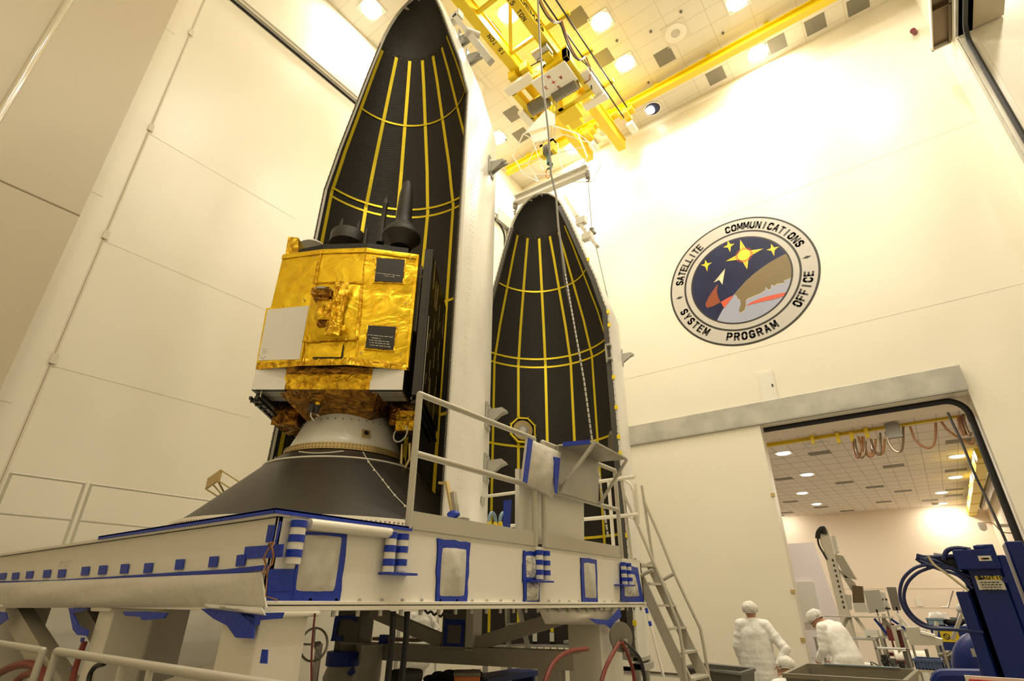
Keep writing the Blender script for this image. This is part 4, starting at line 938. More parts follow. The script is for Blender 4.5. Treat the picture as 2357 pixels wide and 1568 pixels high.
# spreader beam
SY = 10.95
bl, brr = P(1186, 462, 1, SY), P(1352, 391, 1, SY)
sb = E('spreader_beam', tuple((bl+brr)/2), 'grey steel spreader beam hanging above the rear fairing nose', 'lifting beam')
b = MB(); b.ibeam(bl, brr, .20, .30, .025); b.build('beam', 'flange_light', sb)
b = MB(); d = (brr-bl).normalized()
for t in (.3, .62): 
    c_ = bl.lerp(brr, t); b.beam(c_, c_+d*.35, .02, .03)
b.build('beam_slot', 'black', sb)
for e, m_ in ((bl, 0), (brr, 1)):
    b = MB(); b.box(e.x-.06, e.x+.06, SY-.05, SY+.05, e.z-.32, e.z-.05); b.tube([e-sz*.25, e-sz*.36+Vector((.05, 0, 0)), e-sz*.46, e-sz*.42-Vector((.06, 0, 0))], .028, 6); b.build('end_hook', 'vent_grey', sb)
rj = P(1362, 528, 1, 10.75); lj = P(1200, 500, 1, 11.3)
b = MB(); b.tube([brr-sz*.45, rj+sz*.12], .012, 5); b.sphere(rj, .07, 8, 6); b.tube([rj, rj-sz*.18+Vector((.08, 0, 0))], .05, 6); b.tube([rj-sz*.1, P(1375, 582, 1, 10.6), P(1405, 712, 1, 10.5)], .010, 5); tag(b.build('lifting_sling', 'vent_grey'), 'thin wire sling with shackle from the right beam end to the fairing', 'sling')
b = MB(); b.tube([bl-sz*.45, bl-sz*.9], .012, 5); b.sphere(bl-sz*.55, .05, 8, 6); tag(b.build('lifting_sling', 'vent_grey'), 'short wire sling under the left beam end', 'sling')
# dangling pendant cable and chain
def cpts(lst): return [P(u, v, 1, y) for (u, v, y) in lst]
pts = cpts([(1237, -30, 7.9), (1242, 90, 8.2), (1250, 200, 8.5), (1262, 300, 8.8), (1268, 400, 9.0), (1280, 450, 9.1), (1285, 520, 9.1), (1301, 630, 9.1)])
b = MB(); b.tube(pts, .028, 6); tag(b.build('pendant_cable', 'vent_grey'), 'dark grey pendant cable hanging from the crane in front of the rear fairing', 'cable')
pts = cpts([(1301, 630, 9.1), (1322, 750, 9.1), (1345, 880, 9.1), (1363, 1015, 9.1), (1380, 1100, 9.1), (1400, 1240, 9.1)])
b = MB()
for p_, q_ in zip(pts, pts[1:]):
    L_ = (q_-p_).length; n_ = int(L_/.11)
    for i in range(n_): 
        s_, e_ = p_.lerp(q_, i/n_), p_.lerp(q_, (i+.8)/n_); b.cyl(s_, e_, .020, n=5)
tag(b.build('hanging_chain', 'steel'), 'long steel chain hanging in front of the rear fairing half', 'chain')
b = MB(); b.tube(cpts([(1285, 520, 9.1), (1297, 640, 9.15), (1311, 700, 9.15), (1322, 750, 9.1)]), .012, 5); tag(b.build('thin_cable', 'black_cable'), 'thin black line running beside the hanging chain', 'cable')
# cable bundle at the top right girder head
# ================================================================ EMBLEM
em = E('wall_emblem', (-2.85, YF-.02, 11.12), 'large round painted emblem with yellow stars, a globe and ringed lettering', 'emblem')
EC = Vector((-2.85, 0, 11.12)); ER = 2.30
def EW(a, c, lift): q = P(1500+a*.2551, 450+c*.2551, 1, YF); q.y = YF-lift; return q
def edisc(name, r, m, lift, r0=0):
    b = MB(); b.disc(Vector((EC.x, YF-lift, EC.z)), (0, -1, 0), r, 96, r0); return b.build(name, m, em)
mat('emb_white', (.50, .475, .43), .4); mat('emb_navy', (.012, .017, .075), .38, noise=.35, nscale=1.5, spec=.3); mat('emb_tan', (.21, .16, .08), .4, spec=.3); mat('emb_lav', (.33, .35, .47), .4)
mat('emb_red', (.62, .10, .05), .35); mat('emb_rust', (.26, .06, .02), .35); mat('emb_yellow', (.90, .66, .04), .35); mat('emb_gold', (.72, .40, .02), .35); mat('emb_cream', (.75, .70, .45), .4); mat('emb_edge', (.60, .52, .34), .4)
edisc('rim', ER, 'text_black', .006); edisc('ring_ground', ER-.062, 'emb_white', .008)
edisc('ring_line', ER*.785, 'text_black', .010, ER*.757); edisc('inner_line', ER*.682, 'text_black', .010, 0)
edisc('sky_field', ER*.66, 'emb_navy', .012)
def inside(p, r=ER*.6605):
    d = Vector((p.x-EC.x, 0, p.z-EC.z)); 
    return Vector((EC.x+d.x/d.length*r, p.y, EC.z+d.z/d.length*r)) if d.length > r else p
def epoly(name, lst, m, lift):
    b = MB(); pts = [inside(EW(a, c, lift)) for a, c in lst]
    b.poly(pts); return b.build(name, m, em)
def arcpts(p, q, lift, n=24, r=ER*.66):
    """the field's rim from point p to q, the short way"""
    a0 = math.atan2(p.z-EC.z, p.x-EC.x); a1 = math.atan2(q.z-EC.z, q.x-EC.x)
    d = (a1-a0+PI) % (2*PI)-PI
    return [Vector((EC.x+r*math.cos(a0+d*i/n), YF-lift, EC.z+r*math.sin(a0+d*i/n))) for i in range(n+1)]
# globe: ocean then land
curve = [(580, 1150), (600, 1110), (640, 1035), (690, 960), (745, 893), (800, 830), (850, 775), (910, 720), (980, 665), (1060, 610), (1150, 558), (1245, 510)]
pc = [EW(a, c, .014) for a, c in curve]; pe = arcpts(inside(pc[-1]), inside(pc[0]), .014, 40)
b = MB(); b.poly([inside(p) for p in pc]+pe[1:-1]); b.build('ocean', 'emb_lav', em)
land = [(745, 893), (800, 830), (850, 775), (910, 720), (980, 665), (1060, 610), (1150, 558), (1245, 510)]
coast = [(1295, 735), (1275, 762), (1262, 740), (1235, 755), (1205, 765), (1190, 770), (1200, 790), (1150, 795), (1125, 800), (1110, 820), (1090, 808), (1080, 808), (1075, 845), (1055, 850), (1030, 828), (1022, 860), (980, 885), (930, 905), (870, 930), (850, 950), (850, 1000), (835, 1040), (800, 1062), (788, 1040), (805, 980), (800, 945), (780, 935), (770, 910)]
for nm_, off, m_, lf in (('land_edge', 5, 'emb_edge', .0155), ('land', 0, 'emb_tan', .017)):
    pts = [inside(EW(a, c, lf)) for a, c in land]; ce = [inside(EW(a+(2 if off else 0), c+off, lf)) for a, c in coast]
    b = MB(); b.poly(pts+arcpts(pts[-1], ce[0], lf, 12)[1:-1]+ce); b.build(nm_, m_, em)
epoly('swoosh', [(850, 998), (900, 965), (1000, 925), (1100, 898), (1240, 885), (1225, 925), (1100, 940), (980, 965)], 'emb_red', .018)
epoly('swoosh', [(625, 965), (680, 930), (745, 900), (690, 975), (655, 1018)], 'emb_red', .018)
epoly('rust_plume', [(600, 800), (590, 870), (605, 930), (625, 965), (560, 1000), (500, 1018), (485, 985), (510, 930), (550, 865)], 'emb_rust', .016)
epoly('white_arrow', [(665, 660), (640, 808), (610, 765), (560, 788)], 'emb_edge', .016); epoly('white_arrow', [(655, 685), (637, 795), (608, 758)], 'emb_cream', .018)
def star4(c, tips, r, lift):
    cv = EW(*c, lift); T_ = [EW(*t, lift) for t in tips]; pts = []
    for i in range(4):
        a_, b_ = T_[i], T_[(i+1) % 4]; pts.append(a_); pts.append(cv+((a_-cv).normalized()+(b_-cv).normalized())*r)
    b = MB(); b.poly(pts); b.build('star', 'emb_yellow', em)
    b = MB()
    for i in range(4): b.poly([cv+Vector((0, -.002, 0)), pts[2*i]+Vector((0, -.002, 0)), (pts[2*i]*.35+cv*.65)+((pts[2*i+1]-cv)*.35)+Vector((0, -.002, 0))])
    b.build('star_facet', 'emb_gold', em)
star4((838, 540), [(800, 400), (1010, 482), (863, 670), (668, 596)], .12, .018)
star4((700, 458), [(688, 408), (750, 437), (710, 515), (645, 470)], .05, .016)
star4((495, 632), [(485, 582), (545, 607), (503, 690), (443, 630)], .05, .016)
star4((1095, 490), [(1078, 437), (1152, 463), (1105, 550), (1035, 493)], .05, .016)
b = MB(); cc = EW(835, 540, .022); pts = []
for i in range(48):
    r = .30 if i % 2 == 0 else .19; pts.append(cc+Vector((math.cos(2*PI*i/48)*r, 0, math.sin(2*PI*i/48)*r)))
b.poly(pts); b.build('sun_rays', 'emb_red', em)
b = MB(); b.disc(cc+Vector((0, -.003, 0)), (0, -1, 0), .20, 32); b.build('sun', 'emb_yellow', em)
def ang_of(a, c): q = EW(a, c, 0); return math.degrees(math.atan2(q.z-EC.z, q.x-EC.x))
RT_ = ER*.865
def ring_word(s, p0, p1, outward, size):
    a0, a1 = ang_of(*p0), ang_of(*p1); d = (a1-a0+180) % 360-180; b = MB()
    for i, ch in enumerate(s):
        a = R(a0+d*i/(len(s)-1)); up = Vector((math.cos(a), 0, math.sin(a))); rd = Vector((math.sin(a), 0, -math.cos(a)))
        if not outward: up, rd = -up, -rd
        q = EC+Vector((math.cos(a), 0, math.sin(a)))*RT_; q.y = YF-.0105
        stroke_text(b, ch, size, q, rd, up, t=.21, wr=.54)
    b.build('ring_lettering', 'text_black', em)
TS = .275
ring_word('SATELLITE', (228, 795), (415, 457), True, TS); ring_word('COMMUNICATIONS', (680, 285), (1370, 415), True, TS)
ring_word('SYSTEM', (270, 1068), (480, 1252), False, TS); ring_word('PROGRAM', (700, 1292), (1120, 1185), False, TS*1.02); ring_word('OFFICE', (1335, 985), (1448, 705), False, TS*1.02)
for (a, c) in ((235, 930), (1425, 550)):
    g = R(ang_of(a, c)); u_ = Vector((math.cos(g), 0, math.sin(g))); v_ = Vector((-math.sin(g), 0, math.cos(g))); q = EC+u_*RT_; q.y = YF-.0105
    b = MB(); b.poly([q+u_*.13, q+v_*.05, q-u_*.13, q-v_*.05]); b.build('diamond_mark', 'text_black', em)
# ================================================================ WORK PLATFORM
PX, PY0, PY1, PXL = -3.15, 1.85, 7.03, -10.55
PZ0, PZ1 = 1.69, 2.235
pf = E('work_platform', (-6.8, 4.45, 0), 'large white steel platform carrying the satellite, patched with blue tape', 'platform')
b = MB()
b.box(PXL, PX, PY0, PY1, PZ1-.035, PZ1); b.build('deck', 'white_paint', pf)
b = MB(); b.box(PX-.03, PX, PY0, PY1, PZ0+.03, PZ1-.03); b.box(PX-.02, PX+.03, PY0, PY1, PZ0, PZ0+.028); b.box(PX-.02, PX+.035, PY0, PY1, PZ0+.034, PZ0+.055); b.build('front_girder', 'girder_white', pf, bevel=.004)
b = MB(); b.box(PXL, PX, PY0, PY0+.03, PZ0+.03, PZ1-.03); b.box(PXL, PX, PY0-.03, PY0+.02, PZ0, PZ0+.028); b.box(PXL, PX+.02, PY0-.04, PY0+.06, PZ1-.03, PZ1-.008); b.build('side_girder', 'white_paint', pf)
b = MB(); b.box(PXL, PX, PY1-.03, PY1, PZ0, PZ1-.03); b.box(PXL, PXL+.03, PY0, PY1, PZ0, PZ1-.03); b.build('rear_girder', 'white_paint', pf)
b = MB(); b.box(PXL+.1, PX-.1, PY0+.1, PY1-.1, PZ0-.0, PZ0+.02); b.build('belly_plate', 'grey_beam', pf)
b = MB()
for i in range(26): y = PY0+.3+i*.19; b.cyl((PX-.0, y, PZ0), (PX-.0, y, PZ0-.035), .014, n=6); b.cyl((PX, y, PZ0+.06), (PX+.012, y, PZ0+.06), .012, n=6)
b.build('flange_bolts', 'steel', pf)
# tape on the rim
b = MB(); b.box(-5.9, PX+.03, PY0-.05, PY0-.035, PZ1-.018, PZ1+.012); b.box(-5.9, PX+.03, PY0-.05, PY0+.03, PZ1+.001, PZ1+.010)
b.box(PX+.02, PX+.034, PY0-.05, 2.92, PZ1-.018, PZ1+.012); b.box(PX-.06, PX+.034, PY0-.05, 2.92, PZ1+.001, PZ1+.010); b.build('rim_tape', 'blue_tape', pf)
# taped windows on the front girder
def yz(u, v, x=PX): q = P(u, v, 0, x); return q.y, q.z
WIN = [((690, 1222), (800, 1230), (782, 1386), (672, 1386), (700, 1232), (786, 1238), (768, 1360), (682, 1358)),
       ((1008, 1240), (1083, 1248), (1075, 1391), (1003, 1391), (1019, 1262), (1073, 1266), (1068, 1371), (1013, 1371)),
       ((1205, 1268), (1250, 1272), (1247, 1336), (1203, 1341), (1211, 1280), (1245, 1284), (1243, 1330), (1213, 1328)),
       ((1206, 1341), (1242, 1343), (1242, 1390), (1206, 1390), (1214, 1343), (1240, 1345), (1239, 1381), (1214, 1381)),
       ((1337, 1283), (1374, 1288), (1376, 1388), (1340, 1388), (1344, 1296), (1369, 1299), (1373, 1376), (1348, 1375)),
       ((1428, 1300), (1468, 1306), (1482, 1386), (1430, 1388), (1438, 1320), (1462, 1325), (1472, 1372), (1438, 1372))]
for i, q in enumerate(WIN):
    o_ = [P(u, v, 0, PX+.012) for u, v in q[:4]]; n_ = [P(u, v, 0, PX+.012) for u, v in q[4:]]
    b = MB(); rn = random.Random(i)
    vs = []
    for k_ in range(4):
        a_, c_ = o_[k_], o_[(k_+1) % 4]
        for t in range(6): vs.append((a_.lerp(c_, t/6)+Vector((0, rn.uniform(-.006, .006), rn.uniform(-.006, .006))), n_[k_].lerp(n_[(k_+1) % 4], t/6)))
    V = [v[0] for v in vs]+[v[1] for v in vs]; K_ = len(vs)
    b.add(V, [(j, (j+1) % K_, (j+1) % K_+K_, j+K_) for j in range(K_)]); b.add([v+Vector((-.01, 0, 0)) for v in V], [(j+K_, (j+1) % K_+K_, (j+1) % K_, j) for j in range(K_)])
    b.build('blue_tape_frame', 'blue_tape', pf)
    b = MB(); b.sheet(n_[3]+Vector((-.002, -.01, -.01)), n_[2]+Vector((-.002, .01, -.01)), n_[1]+Vector((-.002, .01, .01)), n_[0]+Vector((-.002, -.01, .01)), 16, 16, .03, i, Vector((1, 0, 0)), amp=.010, thick=.01)
    b.build('window_cover', 'silver_sheet' if i in (2, 3, 5) else 'plastic_sheet', pf)
# blue tape patches at the front-left corner
def patch(ax, val, lst, m='blue_tape', name='tape_patch', th=.006, parent=pf):
    b = MB()
    for px in lst:
        pts = [P(u, v, ax, val) for u, v in px]; b.prism(pts, Vector((th if ax == 0 else 0, -th if ax == 1 else 0, 0)))
    return b.build(name, m, parent)
def Z2(a, c): return (550+a*.26655, 1150+c*.26655)
patch(0, PX+.004, [[Z2(270, 600), Z2(500, 600), Z2(490, 800), Z2(240, 800), Z2(250, 640)], [Z2(240, 790), Z2(870, 800), Z2(865, 888), Z2(360, 890), Z2(345, 850), Z2(330, 890), Z2(235, 890)]])
patch(1, PY0-.004, [[Z2(260, 220), Z2(320, 222), Z2(290, 370), Z2(235, 370)], [Z2(355, 185), Z2(370, 195), Z2(325, 388), Z2(312, 385)], [Z2(60, 410), Z2(392, 385), Z2(378, 498), Z2(45, 515)], [Z2(0, 480), Z2(50, 475), Z2(45, 560), Z2(-20, 580)]])
# long tape line with tabs on the left side
b = MB()
tl = [P(u, v, 1, PY0-.006) for u, v in ((-5, 1338), (120, 1336), (250, 1328), (400, 1318), (520, 1311), (620, 1300), (620, 1312), (520, 1323), (400, 1331), (250, 1339), (120, 1346), (-5, 1347))]
b.prism(tl, (0, -.006, 0)); b.build('long_tape_line', 'blue_tape', pf)
def Z9(a, c): return (a*.3623, 1000+c*.3623)
tabs = [(20, 880), (100, 877), (190, 868), (300, 860), (395, 857), (545, 840), (655, 832), (795, 823), (945, 817), (1145, 793), (1360, 775), (1535, 765)]
for i, (a, c) in enumerate(tabs):
    w_ = 24+i*1.0; x, y = a, c; hgt = 42+i*2.6
    patch(1, PY0-.008, [[Z9(x-w_*.7, y+3), Z9(x+w_*.9, y), Z9(x+w_*.55, y+hgt), Z9(x-w_, y+hgt+3)]], name='tape_tab')
# hanging plastic skirt along the left side
b = MB(); q = [P(u, v, 1, PY0-.03) for u, v in ((-40, 1400), (612, 1398), (600, 1318), (-40, 1344))]; b.sheet(q[0], q[1], q[2], q[3], 50, 10, .05, 12, Vector((0, -1, 0)), amp=.01, thick=.01); b.build('plastic_skirt', 'plastic_sheet', pf)
b = MB(); q = [P(u, v, 1, PY0-.05) for u, v in ((470, 1400), (610, 1417), (600, 1398), (470, 1390))]; b.sheet(q[0], q[1], q[2], q[3], 14, 5, .03, 15, Vector((0, -1, 0)), amp=.02, thick=.01); b.build('plastic_sag', 'plastic_sheet', pf)
b = MB(); stroke_text(b, 'SPINACT', .055, P(150, 1298, 1, PY0-.003), (1, 0, 0), (0, 0, 1), t=.08); b.build('stencil', 'seam', pf)
b = MB(); lp = P(622, 1285, 1, PY0-.03); b.tube([lp+Vector((math.cos(t*PI/8)*.035, -.01*(t % 3), math.sin(t*PI/8)*.085)) for t in range(16)], .006, 5, closed=True); b.tube([lp-sz*.08, lp-sz*.2+Vector((.06, -.02, 0)), Vector((PX+.03, 1.92, 1.75))], .004, 5); b.build('coiled_wire', 'orange_cable', pf)
# flagged patches and drapes below the rim
for nm_, ax, val, px, m_ in (('tape_flap', 1, 1.815, [(465, 1402), (560, 1400), (590, 1420), (585, 1470), (545, 1468), (525, 1440), (495, 1425)], 'blue_tape'), ('tape_flap', 1, 1.815, [(160, 1400), (210, 1402), (170, 1412), (185, 1442), (205, 1450), (203, 1464), (180, 1462), (170, 1450)], 'blue_tape'),
                            ('tape_flap', 1, 1.815, [(285, 1408), (340, 1408), (388, 1412), (380, 1424), (330, 1428), (325, 1420), (290, 1418)], 'blue_tape'), ('tape_flap', 1, 1.815, [(555, 1412), (655, 1410), (650, 1424), (600, 1428), (597, 1440), (585, 1438)], 'blue_tape'),
                            ('drape', 1, 2.6, [(280, 1415), (390, 1415), (320, 1458), (270, 1462)], 'plastic_sheet'), ('tape_flap', 1, 1.815, [(0, 1408), (15, 1410), (20, 1425), (0, 1440)], 'blue_tape')):
    patch(ax, val, [px], m_, nm_, .008)
patch(1, 1.855, [[(605, 1495), (618, 1496), (616, 1528), (600, 1527)]]); patch(1, 1.89, [[(188, 1468), (196, 1468), (193, 1478), (186, 1478)]]); patch(1, 1.89, [[(168, 1534), (176, 1535), (174, 1544), (165, 1543)]])
# legs, lower ring beam, braces
def leg(x, y, w_=.30, d_=.30, h=PZ0):
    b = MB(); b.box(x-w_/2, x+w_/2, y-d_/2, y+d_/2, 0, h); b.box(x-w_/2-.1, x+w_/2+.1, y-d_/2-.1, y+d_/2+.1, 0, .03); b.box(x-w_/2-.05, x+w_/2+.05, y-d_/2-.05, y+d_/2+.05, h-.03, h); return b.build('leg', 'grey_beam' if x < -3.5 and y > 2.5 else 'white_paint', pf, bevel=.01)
leg(-3.36, 2.015, .40, .31); leg(-5.42, 2.02, .30, .30); leg(-5.85, 2.5, .30, .3); leg(-8.3, 2.05, .4, .4); leg(-3.42, 6.18, .42, .5); leg(-3.45, 6.66, .05, .22); leg(-10.0, 6.3, .4, .4); leg(-10.0, 2.1, .3, .3)
BA, BB = Vector((-6.75, 5.20, 0)), Vector((-3.42, 5.965, 0)); bd_ = (BB-BA).normalized(); bn_ = Vector((bd_.y, -bd_.x, 0))
def BP(u, v):
    d = RT*(u-1178.5)-UP*(v-784)+FW*FPX; return EYE+d*((BA-EYE).dot(bn_)/d.dot(bn_))
b = MB(); b.beam(BA+sz*1.15-bn_*.1, BB+sz*1.15-bn_*.1, .20, .18); b.beam(BA+sz*1.235-bn_*.1, BB+sz*1.235-bn_*.1, .24, .02); b.build('lower_beam', 'grey_beam', pf)
for (p_, q_, w_) in (((848, 1408), (1012, 1478), .15), ((1088, 1484), (1300, 1418), .15)):
    b = MB(); b.beam(BP(*p_)-bn_*.1, BP(*q_)-bn_*.1, .12, w_); b.build('brace', 'grey_beam', pf)
pc_ = BP(1082, 1450); b = MB(); b.obox((pc_.x, pc_.y, 1.45)-bn_*.1 if False else Vector((pc_.x, pc_.y, 1.45))-bn_*.1, bd_, bn_, sz, .05, .12, .24); b.build('hanger_post', 'white_paint', pf)
pc_ = BP(1045, 1450); b = MB(); b.obox(Vector((pc_.x, pc_.y, 1.45))-bn_*.1, bd_, bn_, sz, .17, .10, .24); b.build('hanger_box', 'bin_plastic', pf)
b = MB(); b.prism([BP(u, v)+bn_*.01 for u, v in ((1024, 1426), (1070, 1427), (1068, 1490), (1020, 1490))], -bn_*.008); b.build('taped_window', 'blue_tape', pf)
b = MB(); b.prism([BP(u, v)+bn_*.018 for u, v in ((1033, 1438), (1063, 1440), (1061, 1482), (1031, 1480))], -bn_*.006); b.build('window_glass', 'vent_grey', pf)
for u0 in (1262,):
    pc_ = BP(u0, 1530); b = MB(); b.obox(Vector((pc_.x, pc_.y, .55))-bn_*.1, bd_, bn_, sz, .13, .1, .52); b.build('lower_post', 'grey_beam', pf)
# rear-left jack leg with tape
pj = BP(800, 1450); b = MB(); b.obox(Vector((pj.x, pj.y, 1.37))-bn_*.15, bd_, bn_, sz, .20, .15, .31); b.build('jack_housing', 'bin_plastic', pf, bevel=.02)
b = MB()
for px in ([(773, 1420), (784, 1420), (776, 1462), (764, 1476)], [(773, 1418), (820, 1416), (822, 1432), (806, 1426), (784, 1427)], [(766, 1464), (790, 1465), (788, 1476), (763, 1476)]): b.prism([BP(u, v)+bn_*.02 for u, v in px], -bn_*.008)
b.build('tape_patch', 'blue_tape', pf)
b = MB(); b.tube([Vector((pj.x, pj.y, 1.06)), Vector((pj.x, pj.y, .85)), Vector((pj.x, pj.y, 0))], [.17, .24, .2], 12); b.build('wrapped_jack', 'plastic_sheet', pf)
b = MB(); b.tube([Vector((pj.x, pj.y, 1.14)), Vector((pj.x, pj.y, .98))], [.23, .23], 12); b.prism([BP(u, v)+bn_*.15 for u, v in ((822, 1540), (832, 1530), (836, 1545), (826, 1554), (818, 1548))], bn_*.01); b.build('jack_tape', 'blue_tape', pf)
pm = BP(866, 1530); b = MB(); b.tube([Vector((pm.x, pm.y, 1.24))+bn_*.12, Vector((pm.x, pm.y, .88))+bn_*.12], .14, 14); b.sphere(Vector((pm.x, pm.y, .88))+bn_*.12, .14, 14, 8); b.build('wrapped_motor', 'plastic_sheet', pf)
pm = BP(905, 1477); b = MB(); b.obox(pm+sz*.02-bn_*.1, bd_, bn_, sz, .35, .08, .02); b.build('tool_tray', 'brown_steel', pf); pm = BP(880, 1474); b = MB(); b.obox(pm-bn_*.05, bd_, bn_, sz, .06, .04, .06); b.build('tray_tape', 'blue_tape', pf)
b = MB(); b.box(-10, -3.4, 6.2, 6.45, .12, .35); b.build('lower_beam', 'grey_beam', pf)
b = MB(); b.box(-5.6, -3.5, 1.95, 2.15, .35, .62); b.build('lower_beam', 'white_paint', pf)
for (p_, q_, w_) in (((-8.2, 2.0, 1.60), (-5.6, 2.0, .9), .2), ((-3.55, 1.98, 1.30), (-5.4, 1.98, .88), .26), ((-8.0, 2.5, 1.7), (-6.0, 2.5, 1.0), .16)):
    b = MB(); b.beam(p_, q_, .14, w_, (0, 0, 1)); b.build('brace', 'grey_beam', pf)
# drape and tape bundle under the right end
b = MB(); b.sheet((-3.25, 4.9, 1.55), (-3.25, 6.25, 1.50), (-3.2, 6.35, 1.70), (-3.2, 4.7, 1.70), 24, 8, .08, 21, Vector((1, 0, -.4)).normalized(), amp=.015, thick=.01); b.build('drape', 'plastic_sheet', pf)
patch(0, -3.11, [[(1355, 1424), (1400, 1428), (1425, 1400), (1430, 1420), (1415, 1432), (1408, 1450), (1392, 1438), (1372, 1436)], [(1407, 1442), (1417, 1442), (1417, 1452), (1407, 1452)], [(1410, 1488), (1422, 1488), (1421, 1496), (1410, 1496)]])
# taped rail sockets
def socket(u0, v0, v1, wdt=.085, x=PX+.05, bands=3):
    q0, q1 = P(u0, v0, 0, x), P(u0, v1, 0, x); y = q0.y
    b = MB(); b.cyl((x, y, q0.z), (x, y, q1.z), wdt*.42, n=12); s_ = b.build('rail_socket', 'white_paint', pf)
    L_ = q0.z-q1.z; b = MB()
    for i in range(bands):
        z1 = q0.z-L_*(i/bands)-.004; b.cyl((x, y, z1), (x, y, z1-L_/bands*.5), wdt*.42+.003, n=12)
    b.build('blue_tape_band', 'blue_tape', s_)
socket(690, 1197, 1300, .11); socket(902, 1224, 1318, .095); socket(929, 1228, 1317, .095); socket(1241, 1266, 1334, .09); socket(1257, 1268, 1335, .09); socket(1434, 1294, 1346, .08); socket(1446, 1296, 1346, .08)
b = MB(); q0, q1 = P(712, 1207, 0, PX+.05), P(898, 1228, 0, PX+.05); b.tube([q0, q1], .036, 12); b.build('stowed_rail_tube', 'white_paint', pf)
b = MB(); pass
for (u, v, d0, d1) in ((912, 1320, .12, .14), (1248, 1338, .2, .1), (1440, 1347, .2, .12)):
    q = P(u, v, 0, PX+.05); b = MB(); b.box(PX, PX+.12, q.y-d0, q.y+d1, q.z-.012, q.z+.003); b.build('socket_shelf', 'blue_tape', pf)
# ---- guard rails
GL = 'pipe guard rails along the front edge of the platform'
def guard(name, x, y0, y1, z0, label, cat='railing', grp=GL, toe=True, r=.028, top=1.07, mid=.57, m='grey_rail'):
    g = E(name, (x, (y0+y1)/2, z0), label, cat, grp)
    for y in (y0, y1): b = MB(); b.cyl((x, y, z0), (x, y, z0+top), r, n=10); b.build('post', m, g)
    b = MB(); b.tube([(x, y0, z0+top), (x, y1, z0+top)], r, 10); b.sphere((x, y0, z0+top), r, 10, 6); b.sphere((x, y1, z0+top), r, 10, 6); b.build('top_rail', m, g)
    b = MB(); b.tube([(x, y0, z0+mid), (x, y1, z0+mid)], r, 10); b.build('mid_rail', m, g)
    if toe: b = MB(); b.box(x-.008, x+.008, y0, y1, z0, z0+.13); b.build('toe_board', m, g)
    return g
guard('guard_rail', PX+.01, 2.90, 4.58, PZ1, 'grey pipe guard rail with toe board in front of the tall fairing')
guard('guard_rail', PX+.01, 4.75, 6.46, PZ1, 'grey pipe guard rail behind the fold-down metal shelf')
gr = E('guard_rail', (PX-.5, 6.98, PZ1), 'white pipe guard rail across the far end of the platform', 'railing', GL)
for z in (.57, 1.07): b = MB(); b.tube([(-10.3, 6.98, PZ1+z), (-3.1, 6.98, PZ1+z)], .026, 8); b.build('rail', 'white_paint', gr)
for x in (-10.3, -8.5, -6.7, -5.0, -3.5): b = MB(); b.cyl((x, 6.98, PZ1), (x, 6.98, PZ1+1.07), .026, n=8); b.build('post', 'white_paint', gr)
GB = 'thin pipe guard rails on the far left edge of the platform'
guard('guard_rail', -10.5, 1.88, 2.79, PZ1, 'thin pipe guard rail at the far left edge, nearer section', grp=GB, toe=False, r=.02, top=1.15, mid=.6)
guard('guard_rail', -10.5, 2.88, 4.9, PZ1, 'thin pipe guard rail at the far left edge, ending behind the cone', grp=GB, toe=False, r=.02, top=1.15, mid=.6)
# white wrapped boards leaning inside the rail
GP = 'bubble-wrapped boards behind the front guard rail'
b = MB(); b.sheet((-3.24, 4.45, 2.30), (-3.24, 4.86, 2.28), (-3.24, 4.86, 2.98), (-3.24, 4.45, 2.98), 10, 14, .01, 3, Vector((1, 0, 0)), amp=.005, thick=.05); tag(b.build('wrapped_board', 'paper'), 'narrow white wrapped board left of the double rail post', 'board', GP)
b = MB(); b.sheet((-3.24, 4.93, 2.28), (-3.24, 5.72, 2.28), (-3.24, 5.78, 2.95), (-3.24, 4.93, 2.95), 16, 14, .01, 4, Vector((1, 0, 0)), amp=.005, thick=.05); tag(b.build('wrapped_board', 'paper'), 'wide white wrapped board right of the double rail post', 'board', GP)
b = MB(); b.prism([P(u, v, 0, -3.3) for u, v in ((1163, 1152), (1178, 1150), (1173, 1245), (1160, 1243))], (-.02, 0, 0)); tag(b.build('tape_roll_strip', 'blue_tape'), 'upright blue strip beside the narrow wrapped board', 'strip')
# plastic bag taped to the rail
b = MB(); q = [P(u, v, 0, PX+.06) for u, v in ((1207, 1110), (1272, 1146), (1292, 1042), (1218, 1010))]; b.sheet(q[0], q[1], q[2], q[3], 14, 18, .07, 9, Vector((1, 0, 0)), amp=.012, thick=.05); bg = b.build('plastic_bag', 'plastic_sheet'); tag(bg, 'clear plastic bag with blue tape edges hung on the guard rail', 'bag')
b = MB(); b.prism([P(u, v, 0, PX+.10) for u, v in ((1215, 1008), (1225, 1014), (1212, 1113), (1203, 1108))], (.01, 0, 0)); b.prism([P(u, v, 0, PX+.11) for u, v in ((1273, 1052), (1288, 1055), (1281, 1138), (1276, 1132))], (.01, 0, 0)); b.build('tape_edge', 'blue_tape', bg)
